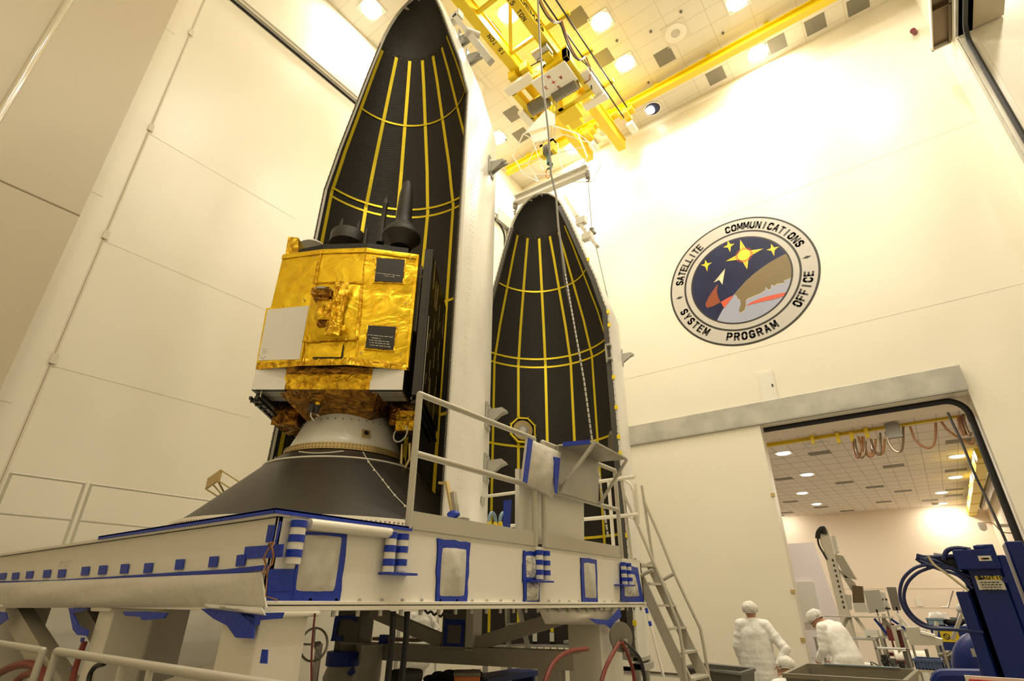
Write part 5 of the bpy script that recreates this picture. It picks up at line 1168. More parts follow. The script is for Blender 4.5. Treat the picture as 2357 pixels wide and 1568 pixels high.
# fold-down metal shelf
sh = E('folding_shelf', (-2.95, 5.6, 3.2), 'grey sheet-metal shelf with slanting struts bolted to the guard rail', 'shelf')
p1 = P(1280, 1028, 0, PX+.04); z1 = 3.38
b = MB(); b.prism([(PX+.045, 4.95, 2.80), (PX+.045, 5.86, 2.80), (PX+.045, 5.94, 3.31), (PX+.045, 4.98, 3.31)], (.012, 0, 0)); b.build('back_plate', 'steel', sh)
tp = [Vector((PX+.05, 5.0, 3.31)), Vector((PX+.05, 5.93, 3.31)), Vector((-2.75, 6.02, 3.31)), Vector((-2.69, 5.10, 3.31))]
b = MB(); b.prism(tp, (0, 0, .02)); b.build('shelf_plate', 'brushed', sh)
b = MB(); b.beam(tp[3], (PX+.05, 5.0, 2.82), .05, .03); b.build('strut', 'brushed', sh)
b = MB(); b.beam(tp[2], (PX+.05, 5.9, 2.80), .05, .03); b.build('strut', 'brushed', sh)
b = MB(); b.beam(tp[0].lerp(tp[3], .15)+sz*.012-Vector((0, .008, 0)), tp[3]-Vector((.05, .008, -.012)), .012, .05); b.build('shelf_tape', 'blue_tape', sh)
q = P(1146, 1204, 0, -3.6); b = MB(); b.box(-3.68, -3.52, q.y-.16, q.y+.16, PZ1, q.z-.062); tag(b.build('low_case', 'white_paint'), 'low white case on the deck behind the toe board, under the ear defenders', 'case')
# blue headset-like hoops on deck
for i, (u, v) in enumerate(((1133, 1204), (1158, 1204))):
    c_ = P(u, v, 0, -3.6); b = MB(); b.tube([c_+Vector((0, math.cos(PI*t/12)*.055, math.sin(PI*t/12)*.10)) for t in range(13)], .018, 6)
    h_ = b.build('ear_defender', 'blue_bin'); tag(h_, 'pale blue ear defender hoop on the deck, %s' % ('beside the fairing foot' if i == 0 else 'beside the blue strip'), 'ear defenders', 'ear defenders on the platform deck')
    b = MB(); b.sphere(c_+Vector((0, -.05, -.02)), .035, 8, 6, (.7, .8, 1.2)).sphere(c_+Vector((0, .05, -.02)), .035, 8, 6, (.7, .8, 1.2)); b.build('ear_cup', 'yellow', h_)
# ---- access ladder
ld = E('access_stair', (-2.9, 7.3, 0), 'steep grey access ladder with pipe handrails at the platform end', 'ladder')
def st(x, z): return x, z
def lx(z): return -3.26+(2.20-z)*.42
for y in (7.05, 7.62):
    b = MB(); b.beam((lx(2.25), y, 2.25), (lx(0), y, 0), .03, .13, (1, 0, .4)); b.build('stringer', 'grey_rail', ld)
for i in range(8):
    z = 1.97-i*.255; b = MB(); b.box(lx(z)-.07, lx(z)+.09, 7.06, 7.61, z-.02, z+.005); b.build('tread', 'grey_rail', ld)
for y, pts, po in ((7.0, ((1428, 1095), (1437, 1140), (1470, 1215), (1500, 1285), (1530, 1355), (1563, 1445), (1572, 1500), (1580, 1575)), ((1430, 1098), (1457, 1312))),
                   (7.68, ((1477, 1118), (1483, 1155), (1520, 1240), (1552, 1320), (1580, 1380), (1612, 1447), (1622, 1500), (1634, 1575)), ((1480, 1140), (1503, 1290)))):
    b = MB(); b.tube([P(u, v, 1, y) for u, v in pts], .021, 8); b.build('handrail', 'grey_rail', ld)
    b = MB(); b.tube([P(u, v, 1, y) for u, v in po], .021, 8); b.build('handrail_post', 'grey_rail', ld)
for p_, q_ in ((P(1464, 1330, 1, 7.0), P(1503, 1312, 1, 7.0)), (P(1524, 1336, 1, 7.68), P(1553, 1320, 1, 7.68))):
    b = MB(); b.tube([p_, q_], .023, 8); b.build('standoff', 'grey_rail', ld)
b = MB(); b.tube([P(u, v, 1, 7.3) for u, v in ((1434, 1102), (1452, 1116), (1459, 1135), (1466, 1200), (1470, 1205))], .022, 8); b.tube([P(u, v, 1, 7.3) for u, v in ((1462, 1115), (1468, 1170), (1471, 1202), (1450, 1190))], .02, 8); b.build('gate_hoop', 'white_paint', ld)
b = MB(); b.box(-3.6, -3.2, 7.05, 7.62, 2.18, 2.21); b.build('landing', 'grey_rail', ld)
# ================================================================ UNDER THE PLATFORM
GH = 'black hoses dropping under the front girder'
for i, (u, w_) in enumerate(((905, 'left'), (937, 'right'))):
    a_, c_ = P(u, 1408, 0, -3.25), P(u-9, 1530, 0, -3.25); b = MB(); b.tube([a_, a_.lerp(c_, .5)+Vector((0, .01, 0)), c_, Vector((c_.x, c_.y-.02, .2))], .022, 8)
    tag(b.build('black_hose', 'rubber'), 'upright black hose under the platform, %s of the pair' % w_, 'hose', GH)
def path(lst, m, name, label, cat, r, grp=None, n=8):
    b = MB(); b.tube([P(*t) for t in lst], r, n); return tag(b.build(name, m), label, cat, grp)
def smooth(pts, k_=5):
    pts = [Vector(p) for p in pts]; out = []
    for i in range(len(pts)-1):
        p0, p1, p2, p3 = pts[max(0, i-1)], pts[i], pts[i+1], pts[min(len(pts)-1, i+2)]
        for j in range(k_):
            t = j/k_; out.append(.5*((2*p1)+(p2-p0)*t+(2*p0-5*p1+4*p2-p3)*t*t+(3*p1-p0-3*p2+p3)*t**3))
    return out+[pts[-1]]
def spath(lst, m, name, label, cat, r, grp=None, n=8, parent=None):
    b = MB(); b.tube(smooth([P(*t) for t in lst]), r, n); o = b.build(name, m, parent)
    return tag(o, label, cat, grp) if parent is None else o
GR = 'red hoses at the right leg of the platform'
spath([(1352, 1494, 0, -3.0), (1310, 1500, 0, -3.0), (1280, 1520, 0, -3.0), (1262, 1550, 0, -3.0), (1250, 1600, 0, -3.0), (1240, 1700, 0, -3.0)], 'red_hose', 'red_hose', 'red hose arching left across the lower beam', 'hose', .021, GR)
spath([(1425, 1480, 0, -3.0), (1405, 1515, 0, -3.0), (1390, 1550, 0, -3.0), (1380, 1600, 0, -3.0), (1375, 1700, 0, -3.0)], 'red_hose', 'red_hose', 'red hose slanting down left of the leg valve', 'hose', .021, GR)
spath([(1432, 1480, 0, -3.0), (1446, 1510, 0, -3.0), (1458, 1550, 0, -3.0), (1462, 1600, 0, -3.0), (1462, 1700, 0, -3.0)], 'red_hose', 'red_hose', 'red hose dropping from the leg valve, right one', 'hose', .021, GR)
spath([(1435, 1478, 0, -3.0), (1460, 1500, 0, -3.0), (1476, 1525, 0, -3.0), (1484, 1568, 0, -3.0), (1486, 1650, 0, -3.0)], 'black_cable', 'black_hose', 'black hose curving down right of the red hoses', 'hose', .021)
c_ = P(1428, 1466, 0, -3.05); b = MB(); b.disc(c_, (1, -.5, 0), .15, 24, h=.02); vh = b.build('valve_housing', 'vent_grey'); tag(vh, 'round dark valve housing on the right platform leg', 'valve')
b = MB(); b.box(c_.x+.02, c_.x+.06, c_.y-.04, c_.y+.04, c_.z-.1, c_.z-.02); b.build('valve_fitting', 'brushed', vh)
GR2 = 'red hoses coiled behind the near railing'
spath([(-20, 1560, 1, 1.9), (30, 1535, 1, 1.9), (70, 1530, 1, 1.9), (100, 1550, 1, 1.9), (110, 1590, 1, 1.9)], 'red_hose', 'red_hose', 'red hose arching behind the near railing, upper', 'hose', .035, GR2)
spath([(20, 1590, 1, 1.88), (50, 1558, 1, 1.88), (80, 1552, 1, 1.88), (105, 1570, 1, 1.88)], 'red_hose', 'red_hose', 'red hose behind the near railing, lower', 'hose', .03, GR2)
spath([(195, 1478, 1, 1.84), (183, 1510, 1, 1.84), (172, 1545, 1, 1.84), (160, 1600, 1, 1.84)], 'red_hose', 'red_hose', 'red hose running down the white leg', 'hose', .022, GR2)
spath([(240, 1528, 1, 1.84), (220, 1535, 1, 1.84), (207, 1555, 1, 1.84), (200, 1600, 1, 1.84)], 'black_cable', 'black_cable', 'black and yellow lead looped beside the white leg', 'cable', .018)
spath([(725, 1412, 0, -3.1), (718, 1490, 0, -3.1), (717, 1568, 0, -3.1), (717, 1700, 0, -3.1)], 'dark_red', 'hanging_wire', 'thin dark wire hanging beside the hand wheel', 'wire', .006)
# hand wheel
c_ = P(722, 1484, 1, 3.2); hw = E('hand_wheel', c_, 'steel hand wheel with three spokes under the platform', 'wheel')
nx = Vector((.45, -.89, 0)).normalized(); tx = Vector((nx.y, -nx.x, 0)); wr_ = .125
b = MB(); b.tube([c_+(tx*math.cos(2*PI*t/24)+sz*math.sin(2*PI*t/24))*wr_ for t in range(24)], .010, 6, closed=True); b.build('rim', 'brushed', hw)
for a in (85, 0, 235): b = MB(); b.tube([c_, c_-(tx*math.cos(R(a))*-1-sz*math.sin(R(a)))*wr_], .009, 6); b.build('spoke', 'brushed', hw)
b = MB(); b.cyl(c_-nx*.10, c_+nx*.02, .02, n=8); b.cyl(c_-nx*.10+Vector((0, 0, 0)), c_-nx*.12-sz*(c_.z), .03, n=8); b.build('spindle', 'brushed', hw)
# vacuum machine, toolboxes, clutter
vm = E('vacuum_pump', (-4.5, 4.0, 0), 'grey vacuum pump with black lid under the platform', 'pump')
q = P(935, 1545, 0, -4.3); x, y = q.x, q.y
b = MB(); b.box(x-.12, x+.12, y-.13, y+.13, .75, 1.05); b.build('body', 'bin_plastic', vm, bevel=.03)
b = MB(); b.box(x-.11, x+.11, y-.12, y+.13, 1.06, 1.17); b.build('lid', 'black', vm, bevel=.03)
b = MB(); b.box(x-.2, x+.2, y-.3, y+.25, .5, .78); b.cyl((x, y-.24, .7), (x, y-.24, .92), .07, n=12); b.box(x-.25, x+.25, y-.3, y+.3, 0, .5); b.build('base', 'grey_beam', vm, bevel=.02)
b = MB(); b.tube(smooth([(x+.13, y-.13, .95), (x+.16, y-.05, .99), (x+.16, y+.05, .97), (x+.13, y+.12, 1.02)]), .015, 6); b.build('handle', 'black', vm)
def tool(name, ax_px, sx, sy, z0, z1, m, label, lidm=None, rot=.3):
    q = P(*ax_px); o = E(name, (q.x, q.y, 0), label, 'box'); c_, s_ = math.cos(rot), math.sin(rot); u_, v_ = Vector((c_, s_, 0)), Vector((-s_, c_, 0))
    b = MB(); b.obox((q.x, q.y, (z0+z1)/2), u_, v_, sz, sx, sy, (z1-z0)/2); b.build('case', m, o, bevel=.01)
    b = MB(); b.obox((q.x, q.y, z1+.015), u_, v_, sz, sx*1.04, sy*1.04, .015); b.build('lid', lidm or m, o)
    b = MB(); b.box(q.x-.4, q.x+.4, q.y-.35, q.y+.35, z0-.03, z0).cyl((q.x-.35, q.y-.3, 0), (q.x-.35, q.y-.3, z0), .02, n=6).cyl((q.x+.35, q.y-.3, 0), (q.x+.35, q.y-.3, z0), .02, n=6).cyl((q.x-.35, q.y+.3, 0), (q.x-.35, q.y+.3, z0), .02, n=6).cyl((q.x+.35, q.y+.3, 0), (q.x+.35, q.y+.3, z0), .02, n=6)
    b.build('trestle', 'grey_beam', o)
tool('red_toolbox', (822, 1575, 0, -4.0), .13, .20, .80, 1.06, 'dark_red', 'dark red box with an orange end under the platform', 'dark_red')
tool('orange_case', (1075, 1578, 0, -4.2), .13, .15, .80, 1.07, 'orange', 'orange case with grey top under the platform', 'bin_plastic', rot=.7)
b = MB(); q = P(1050, 1550, 0, -4.75); rn = random.Random(2)
for i in range(30): b.sphere(q+Vector((rn.uniform(-.15, .15), rn.uniform(-.28, .28), rn.uniform(-.08, .0))), rn.uniform(.05, .085), 8, 6, (1.3, 1.5, .7))
b.box(q.x-.3, q.x+.3, q.y-.35, q.y+.35, 0, q.z-.1)
tag(b.build('dark_cloth_heap', 'black'), 'heap of black cloth behind the orange case', 'cloth')
b = MB(); q = P(1150, 1560, 0, -5.0); b.box(q.x-.2, q.x+.2, q.y-.5, q.y+.6, .84, .90); b.box(q.x-.18, q.x+.18, q.y-.45, q.y-.4, 0, .85).box(q.x-.18, q.x+.18, q.y+.5, q.y+.55, 0, .85); tag(b.build('blue_bench', 'blue_cart'), 'low dark blue bench behind the orange case', 'bench')
# yellow-grey instrument box on the fairing's foot ring
q = P(1337, 1452, 1, 8.2); bx = E('instrument_box', q, 'beige instrument box hanging inside the fairing foot', 'instrument box')
b = MB(); b.box(q.x-.17, q.x+.17, q.y-.1, q.y+.1, q.z-.14, q.z+.13); b.build('case', 'emb_cream', bx, bevel=.01)
b = MB(); b.box(q.x-.15, q.x-.01, q.y-.12, q.y-.1, q.z-.10, q.z+.10).box(q.x+.02, q.x+.15, q.y-.12, q.y-.1, q.z-.10, q.z+.10); b.build('cover', 'brass', bx)
b = MB(); b.sheet(q+Vector((-.12, 0, .13)), q+Vector((.15, 0, .13)), q+Vector((.15, 0, .28)), q+Vector((-.1, 0, .26)), 6, 4, .03, 2, Vector((0, -1, 0)), amp=.02); b.build('bag', 'silver_sheet', bx)
b = MB(); b.box(q.x-.25, q.x+.2, q.y-.12, q.y+.12, q.z-.18, q.z-.14); b.box(q.x-.03, q.x+.03, q.y-.03, q.y+.03, 0, q.z-.16); b.build('stand', 'steel', bx)
# step ladder seen below the girder
sl = E('step_ladder', (-6.5, 9.0, 0), 'aluminium step ladder standing inside the rear fairing half', 'ladder')
for (p_, q_) in (((1167, 1396), (1176, 1600)), ((1194, 1396), (1240, 1600))):
    b = MB(); b.beam(P(*p_, 1, 8.9), P(*q_, 1, 8.9), .05, .09, (0, 1, 0)); b.build('side_rail', 'brushed', sl)
for v_, a_, c_ in ((1436, 1169, 1201), (1485, 1171, 1210), (1540, 1174, 1225)):
    b = MB(); b.beam(P(a_, v_+2, 1, 8.9), P(c_, v_-2, 1, 8.9), .10, .03, (0, 0, 1)); b.build('step', 'brushed', sl)
for (p_, q_) in (((1205, 1440), (1228, 1600)),):
    b = MB(); b.beam(P(*p_, 1, 9.5), P(*q_, 1, 9.5), .04, .05, (0, 1, 0)); b.build('rear_leg', 'bin_plastic', sl)
# leaning pole beyond the ladder foot
b = MB(); b.cyl(P(1487, 1400, 1, 10.5), P(1528, 1560, 1, 10.5), .025, n=8); pl2 = b.build('leaning_pole', 'white_paint'); tag(pl2, 'thin white pole with blue tape leaning behind the access ladder', 'pole')
a_, c_ = P(1487, 1400, 1, 10.5), P(1528, 1560, 1, 10.5); b = MB(); b.cyl(a_.lerp(c_, .2), a_.lerp(c_, .27), .03, n=8).cyl(a_.lerp(c_, .0), a_.lerp(c_, .08), .03, n=8); b.build('tape_wrap', 'blue_tape', pl2)
# wall cabinets and glazed doors seen under the platform
cb = E('wall_cabinet', (XL+.1, 8, 0), 'cream cabinet doors on the left wall, seen beneath the platform', 'cabinet')
for y in (6.3, 7.7, 9.1, 10.5):
    b = MB(); b.box(XL, XL+.12, y, y+1.3, 0, 2.4); b.build('door', 'white_paint', cb)
    b = MB(); b.box(XL+.12, XL+.14, y+1.31, y+1.36, 0, 2.4); b.build('edge', 'steel', cb)
b = MB(); b.tube(smooth([P(u, v, 0, -3.5) for u, v in ((978, 1405), (985, 1412), (992, 1408), (1000, 1416), (1008, 1410), (1014, 1420), (1022, 1412), (1030, 1425), (1024, 1408), (1036, 1414), (1038, 1405))]), .010, 5); tag(b.build('tangled_cable', 'black_cable'), 'tangle of black cable hanging below the girder', 'cable')
# near railing, bottom left
GN = 'pipe railings at the bottom left corner'
def nearrail(y, x0, x1, z, label):
    g = E('pipe_railing', ((x0+x1)/2, y, 0), label, 'railing', GN)
    b = MB(); b.tube([(x0, y, z), (x1, y, z)], .022, 10); b.sphere((x1, y, z), .022, 8, 6).sphere((x0, y, z), .022, 8, 6); b.build('top_rail', 'grey_rail', g)
    for x in (x0, x1): b = MB(); b.cyl((x, y, 0), (x, y, z), .022, n=10); b.build('post', 'grey_rail', g)
    b = MB(); b.tube([(x0, y, z-.5), (x1, y, z-.5)], .02, 8); b.build('mid_rail', 'grey_rail', g)
    return g
nearrail(1.4, -6.6, -4.92, 1.44, 'pipe railing section at the very bottom left edge')
g_ = nearrail(1.4, -4.66, -2.05, 1.45, 'long pipe railing section left of the white leg base')
for x in (-3.62, -3.28): b = MB(); b.cyl((x, 1.4, 0), (x, 1.4, 1.44), .018, n=8); b.build('baluster', 'grey_rail', g_)
# ================================================================ PEOPLE
def hand(mb, w_, d, side, palm, curl=.5):
    """palm and five bent fingers from the wrist w_ along direction d; side = across the palm toward the thumb"""
    d, side, palm = Vector(d).normalized(), Vector(side).normalized(), Vector(palm).normalized()
    mb.tube([w_, w_+d*.045, w_+d*.085], [.026, .036, .034], 10); mb.tube([w_+side*.02+d*.02, w_+side*.022+d*.08], [.018, .018], 8); mb.tube([w_-side*.02+d*.02, w_-side*.022+d*.08], [.018, .018], 8)
    for i, L_ in enumerate((.072, .082, .077, .060)):
        s_ = w_+d*.085+side*(.03-.02*i); m_ = s_+d*L_*.5+palm*L_*.12*curl*2; e_ = m_+d*L_*.35+palm*L_*.55*curl; mb.tube([s_, m_, e_], [.010, .009, .0075], 6); mb.sphere(e_, .0075, 6, 4)
    s_ = w_+d*.025+side*.03; m_ = s_+side*.03+d*.03+palm*.01; e_ = m_+d*.035+side*.004+palm*.012; mb.tube([s_, m_, e_], [.013, .011, .009], 6); mb.sphere(e_, .009, 6, 4)
def limb(mb, pts, rs, n=12):
    for i in range(len(pts)-1): mb.tube([pts[i], Vector(pts[i]).lerp(Vector(pts[i+1]), .5), pts[i+1]], [rs[i], (rs[i]*.55+rs[i+1]*.45)*1.02, rs[i+1]], n)
    for p, r in zip(pts, rs): mb.sphere(p, r, n, 8)
def remesh(o, vox, smooth_it=4):
    r = o.modifiers.new('surface', 'REMESH'); r.mode = 'VOXEL'; r.voxel_size = vox; r.use_smooth_shade = True
    s_ = o.modifiers.new('smooth', 'SMOOTH'); s_.iterations = smooth_it; s_.factor = .5
def person(name, loc, rz, J, label, net='hairnet', foot=True, glove=False, group='people in white cleanroom gowns'):
    """J: joint positions in metres, x right, y forward, z up"""
    t = E(name, (0, 0, 0), label, 'person', group); V_ = {k_: Vector(v) for k_, v in J.items() if k_ != 'bulk'}
    b = MB(); h = V_['head']; f = (V_['look']).normalized(); rt = f.cross(Vector((0, 0, 1))).normalized(); up = rt.cross(f)
    H = MB(); H.sphere((0, 0, 0), 1, 20, 14, (.074, .094, .112)); H.sphere((0, .045, -.055), .055, 12, 8, (.95, .9, 1)); H.tube([(0, .085, .01), (0, .115, -.025)], [.009, .017], 8); H.sphere((0, .114, -.028), .015, 8, 6)
    for s in (-1, 1):
        H.sphere((s*.076, -.005, -.005), .02, 8, 6, (.45, 1, 1.5)); H.sphere((s*.03, .082, .008), .014, 8, 6, (1, .5, .8)); H.tube([(s*.012, .092, .028), (s*.045, .082, .03)], .008, 6)
    H.tube([(-.022, .096, -.062), (0, .102, -.060), (.022, .096, -.062)], .008, 6); H.sphere((0, .088, -.092), .02, 8, 6)
    o0 = len(b.v); b.add([h+(rt*v.x+f*v.y+up*v.z)*1.08 for v in H.v], H.f, 0, True)
    limb(b, [h-up*.06-f*.02, V_['neck']], [.056, .062]); limb(b, [V_['neck'], V_['chest'], V_['pelvis']], [.07, .14, .135])
    for s in ('l', 'r'):
        sg_ = -1 if s == 'l' else 1
        limb(b, [V_['chest'].lerp(V_['neck'], .6), V_['sh_'+s]], [.08, .062]); limb(b, [V_['sh_'+s], V_['el_'+s], V_['wr_'+s]], [.058, .044, .028])
        d = (V_['wr_'+s]-V_['el_'+s]); d = V_.get('hd_'+s, d); side = Vector(J.get('th_'+s, (-sg_*.3, .9, 0)))
        side = (side-d.normalized()*side.dot(d.normalized())); hand(b, V_['wr_'+s], d, side, side.cross(d)*(1 if s == 'l' else -1)*-1)
        limb(b, [V_['pelvis']+Vector((sg_*.09, 0, -.03)), V_['kn_'+s], V_['an_'+s]], [.088, .056, .040])
        ff = V_.get('toe', Vector((0, 1, 0))); limb(b, [V_['an_'+s]+Vector((0, 0, -.04)), V_['an_'+s]+ff*.14+Vector((0, 0, -.05))], [.038, .034])
    bd = b.build('body', 'skin', t); remesh(bd, .0085, 2)
    g = MB(); W = J.get('bulk', 1.0)
    def torso(p, q, r0, r1, wx=1.25):
        n_ = 7
        for i in range(n_+1):
            c_ = p.lerp(q, i/n_); r = r0+(r1-r0)*i/n_; g.sphere(c_, r*W, 20, 12, (wx, .82, .9))
    torso(V_['neck'].lerp(V_['chest'], .45), V_['chest'], .13, .178); torso(V_['chest'], V_['pelvis'], .178, .185); 
    hem = V_['pelvis'].lerp((V_['kn_l']+V_['kn_r'])/2, 1.15); torso(V_['pelvis'], hem, .185, .205, 1.3)
    g.tube([V_['neck']+Vector((0, 0, -.08)), V_['neck']+Vector((0, 0, .035))], [.125, .078], 16)
    for s in ('l', 'r'):
        limb(g, [V_['neck'].lerp(V_['sh_'+s], .5)-Vector((0, 0, .03)), V_['sh_'+s]], [.098, .095], 16)
        e_, w_, s_ = V_['el_'+s], V_['wr_'+s], V_['sh_'+s]
        for a_, c_, r0, r1 in ((s_, e_, .092, .078), (e_, w_, .078, .055)):
            for i in range(7):
                p_ = a_.lerp(c_, i/6); g.sphere(p_, (r0+(r1-r0)*i/6)*(1+.05*math.sin(i*2.6)), 14, 10)
    go = g.build('gown', 'gown', t); remesh(go, .013, 5)
    tx_ = bpy.data.textures.get('gown_folds') or bpy.data.textures.new('gown_folds', 'CLOUDS'); tx_.noise_scale = .16
    dm = go.modifiers.new('folds', 'DISPLACE'); dm.texture = tx_; dm.strength = .025; dm.mid_level = .5
    c = MB(); q = MB(); q.sphere((0, -.008, .035), 1, 20, 14, (.098, .118, .098)); 
    q2 = MB()
    rn = random.Random(len(label))
    for v in q.v:
        k_ = 1+.03*math.sin(v.x*90)+.03*math.sin(v.y*70+v.z*60); v *= k_
    c.add([h+(rt*v.x+f*v.y+up*v.z)*1.22 for v in q.v if True], q.f, 0, True)
    c.tube([h+rt*math.cos(2*PI*i/24)*.104+f*(math.sin(2*PI*i/24)*.122)+up*(.0+.02*math.sin(2*PI*i/24)-.006) for i in range(24)], .008, 6, closed=True)
    cut = [vv for vv in c.v]
    cap = c.build('hairnet', net, t)
    # open the cap below the brow line so the face and nape show
    bm = bmesh.new(); bm.from_mesh(cap.data)
    kill = [v_ for v_ in bm.verts if (v_.co-h).dot(up) < -.004-.02*max(-1, min(1, -(v_.co-h).dot(f)/.1))-.012]
    bmesh.ops.delete(bm, geom=kill, context='VERTS'); bm.to_mesh(cap.data); bm.free()
    so = cap.modifiers.new('cloth', 'SOLIDIFY'); so.thickness = .004
    for s in ('l', 'r'):
        if foot:
            sh_ = MB(); ff = V_.get('toe', Vector((0, 1, 0))); limb(sh_, [V_['an_'+s]+Vector((0, 0, -.03)), V_['an_'+s]+ff*.15+Vector((0, 0, -.045))], [.055, .046]); limb(sh_, [V_['kn_'+s], V_['an_'+s]], [.085, .062]); so_ = sh_.build('boot_cover', 'gown', t); remesh(so_, .012, 3)
    t.location = loc; t.rotation_euler = (0, 0, rz)
    return t
JS = dict(head=(.0, .03, 1.63), look=(.1, 1, -.05), neck=(0, .0, 1.49), chest=(0, 0, 1.27), pelvis=(0, 0, .96),
          sh_l=(-.19, 0, 1.41), el_l=(-.27, -.02, 1.12), wr_l=(-.25, .06, .86), sh_r=(.19, 0, 1.41), el_r=(.40, -.08, 1.14), wr_r=(.24, -.13, .97),
          kn_l=(-.11, .02, .52), an_l=(-.12, 0, .09), kn_r=(.11, .02, .52), an_r=(.12, 0, .09), bulk=1.12)
p1 = dict(JS); p1.update(head=(.0, .03, 1.61), look=(.35, .9, -.1), el_r=(.42, -.10, 1.08), wr_r=(.29, -.17, .88), hd_r=(-.05, -.02, -.6), th_r=(-1, .2, 0), el_l=(-.29, 0, 1.10))
person('person', (-2.78, 10.4, 0), R(14), p1, 'person in white gown seen from behind, hand on right hip, beside the doorway')
p2 = dict(JS); p2.update(head=(.0, .34, 1.49), look=(-.05, .75, -.65), neck=(0, .17, 1.44), chest=(0, .06, 1.27), pelvis=(0, -.06, .95), sh_l=(-.20, .12, 1.38), sh_r=(.20, .12, 1.38), el_l=(-.25, .14, 1.08), el_r=(.25, .12, 1.08), wr_l=(-.15, .34, .93), wr_r=(.16, .32, .88), bulk=1.2)
person('person', (-1.63, 11.0, 0), R(64), p2, 'person in white gown bending forward with head down, in front of the doorway')
p3 = dict(JS); p3.update(head=(0, .12, .90), look=(.3, 1, -.5), neck=(0, .06, .77), chest=(0, .03, .60), pelvis=(0, -.02, .33), sh_l=(-.18, .04, .70), sh_r=(.18, .04, .70), el_l=(-.24, .16, .48), el_r=(.24, .18, .48), wr_l=(-.12, .38, .45), wr_r=(.12, .38, .45), kn_l=(-.13, .38, .36), kn_r=(.13, .30, .10), an_l=(-.13, .30, .09), an_r=(.13, -.12, .09), bulk=.95)
person('person', (-2.10, 9.3, 0), R(20), p3, 'crouching person with only the hairnet showing behind the plastic bin')
p4 = dict(JS); p4.update(head=(.0, .26, 1.58), look=(.0, .8, -.6), neck=(0, .15, 1.47), chest=(0, .06, 1.27), sh_l=(-.19, .10, 1.40), sh_r=(.19, .10, 1.40), el_l=(-.22, .28, 1.15), el_r=(.22, .28, 1.15), wr_l=(-.12, .52, 1.16), wr_r=(.12, .52, 1.16))
qh = P(2214, 1396, 1, 20.0)
person('person', (qh.x+.25, 20.0, 0), R(78), p4, 'person in white gown leaning over the blue cart in the far room')
q = P(968, 1440, 0, -10.6)
p5 = dict(JS); p5.update(el_l=(-.40, -.02, 1.14), wr_l=(-.26, .13, .99), el_r=(.36, .0, 1.14), wr_r=(.2, .12, 1.0), look=(0, 1, 0))
person('person', (q.x, q.y, 0), R(-128), p5, 'person in white gown standing far behind, glimpsed under the platform, head hidden')

# ================================================================ FAR ROOM
def zf(u, v, y): return P(u, v, 1, y)
bm_ = E('crane_track', (0, 24, 6), 'yellow overhead track with looping orange cables in the far room', 'crane track')
a_, c_ = zf(1762, 1026, 23.0), zf(2222, 955, 23.0)
b = MB(); b.ibeam(a_, c_, .12, .14, .02); b.build('track', 'yellow', bm_)
b = MB(); b.beam(a_+Vector((0, -.3, .1)), c_+Vector((0, -.3, .1)), .05, .05); b.build('track', 'yellow_dark', bm_)
def Z7(a, c): return 1700+a*.28703, 850+c*.28703
b = MB(); u, v = Z7(1243, 495); q = zf(u, v, 22.6); b.box(q.x-.22, q.x+.22, q.y-.1, q.y+.1, q.z-.25, q.z+.25); b.build('control_box', 'bin_plastic', bm_)
for (a, c) in ((800, 560), (1030, 520), (595, 570), (915, 560)):
    q = zf(*Z7(a, c), 22.8); b = MB(); b.box(q.x-.06, q.x+.06, q.y-.1, q.y+.1, q.z-.15, q.z+.22); b.build('track_carriage', 'yellow', bm_)
b = MB(); q = zf(*Z7(640, 610), 22.8); b.tube([q+Vector((-.5, 0, -.1)), q+Vector((-.4, 0, .1)), q+Vector((.3, 0, .1)), q+Vector((.4, 0, -.1))], .03, 5); b.build('carriage_frame', 'grey_beam', bm_)
loops = [((1320, 460), (1180, 500), (1290, 665)), ((1580, 430), (1375, 460), (1530, 632)), ((1880, 550), (1625, 420), (1820, 580)), ((1135, 510), (1060, 560), (1130, 685)), ((1170, 560), (1065, 580), (1140, 685)),
         ((1065, 600), (960, 540), (1045, 700)), ((1020, 580), (930, 560), (985, 710)), ((1100, 560), (1000, 540), (1060, 700)), ((990, 540), (915, 580), (960, 710)), ((1860, 505), (1800, 360), (1840, 505)), ((1810, 500), (1760, 380), (1790, 505)), ((1840, 490), (1780, 370), (1820, 505))]
for i, (p_, q_, lo) in enumerate(loops):
    pts = []
    for t in range(13):
        s = t/12; x = p_[0]+(q_[0]-p_[0])*s; ytop = p_[1]+(q_[1]-p_[1])*s; dip = lo[1]-(p_[1]+q_[1])/2; y = ytop+dip*(1-(2*s-1)**2)**.55
        pts.append(zf(*Z7(x+ (lo[0]-(p_[0]+q_[0])/2)*(1-(2*s-1)**2), y), 22.6+.05*(i % 3)))
    b = MB(); b.tube(pts, .038, 6); b.build('festoon_loop', 'orange_cable' if i % 3 else 'brown_steel', bm_)
yb = E('runway_beam', (2.4, 37, 7), 'yellow runway beam running along the right side of the far room', 'crane rail')
b = MB(); b.box(2.15, 2.55, 27, YFR, ZF-.75, ZF-.35); b.build('beam', 'yellow', yb)
b = MB()
for y in (28, 32, 36, 40, 44): b.box(2.13, 2.57, y, y+.1, ZF-.77, ZF-.33)
b.build('joint_plate', 'yellow_dark', yb)
b = MB(); b.box(2.75, 2.85, 27, 44, ZF-.6, ZF-.4)
for y in range(28, 44, 3): b.box(2.79, 2.81, y, y+.03, ZF-.4, ZF-.002)
tag(b.build('cable_tray', 'bin_plastic'), 'grey cable tray beside the yellow runway beam in the far room', 'cable tray')
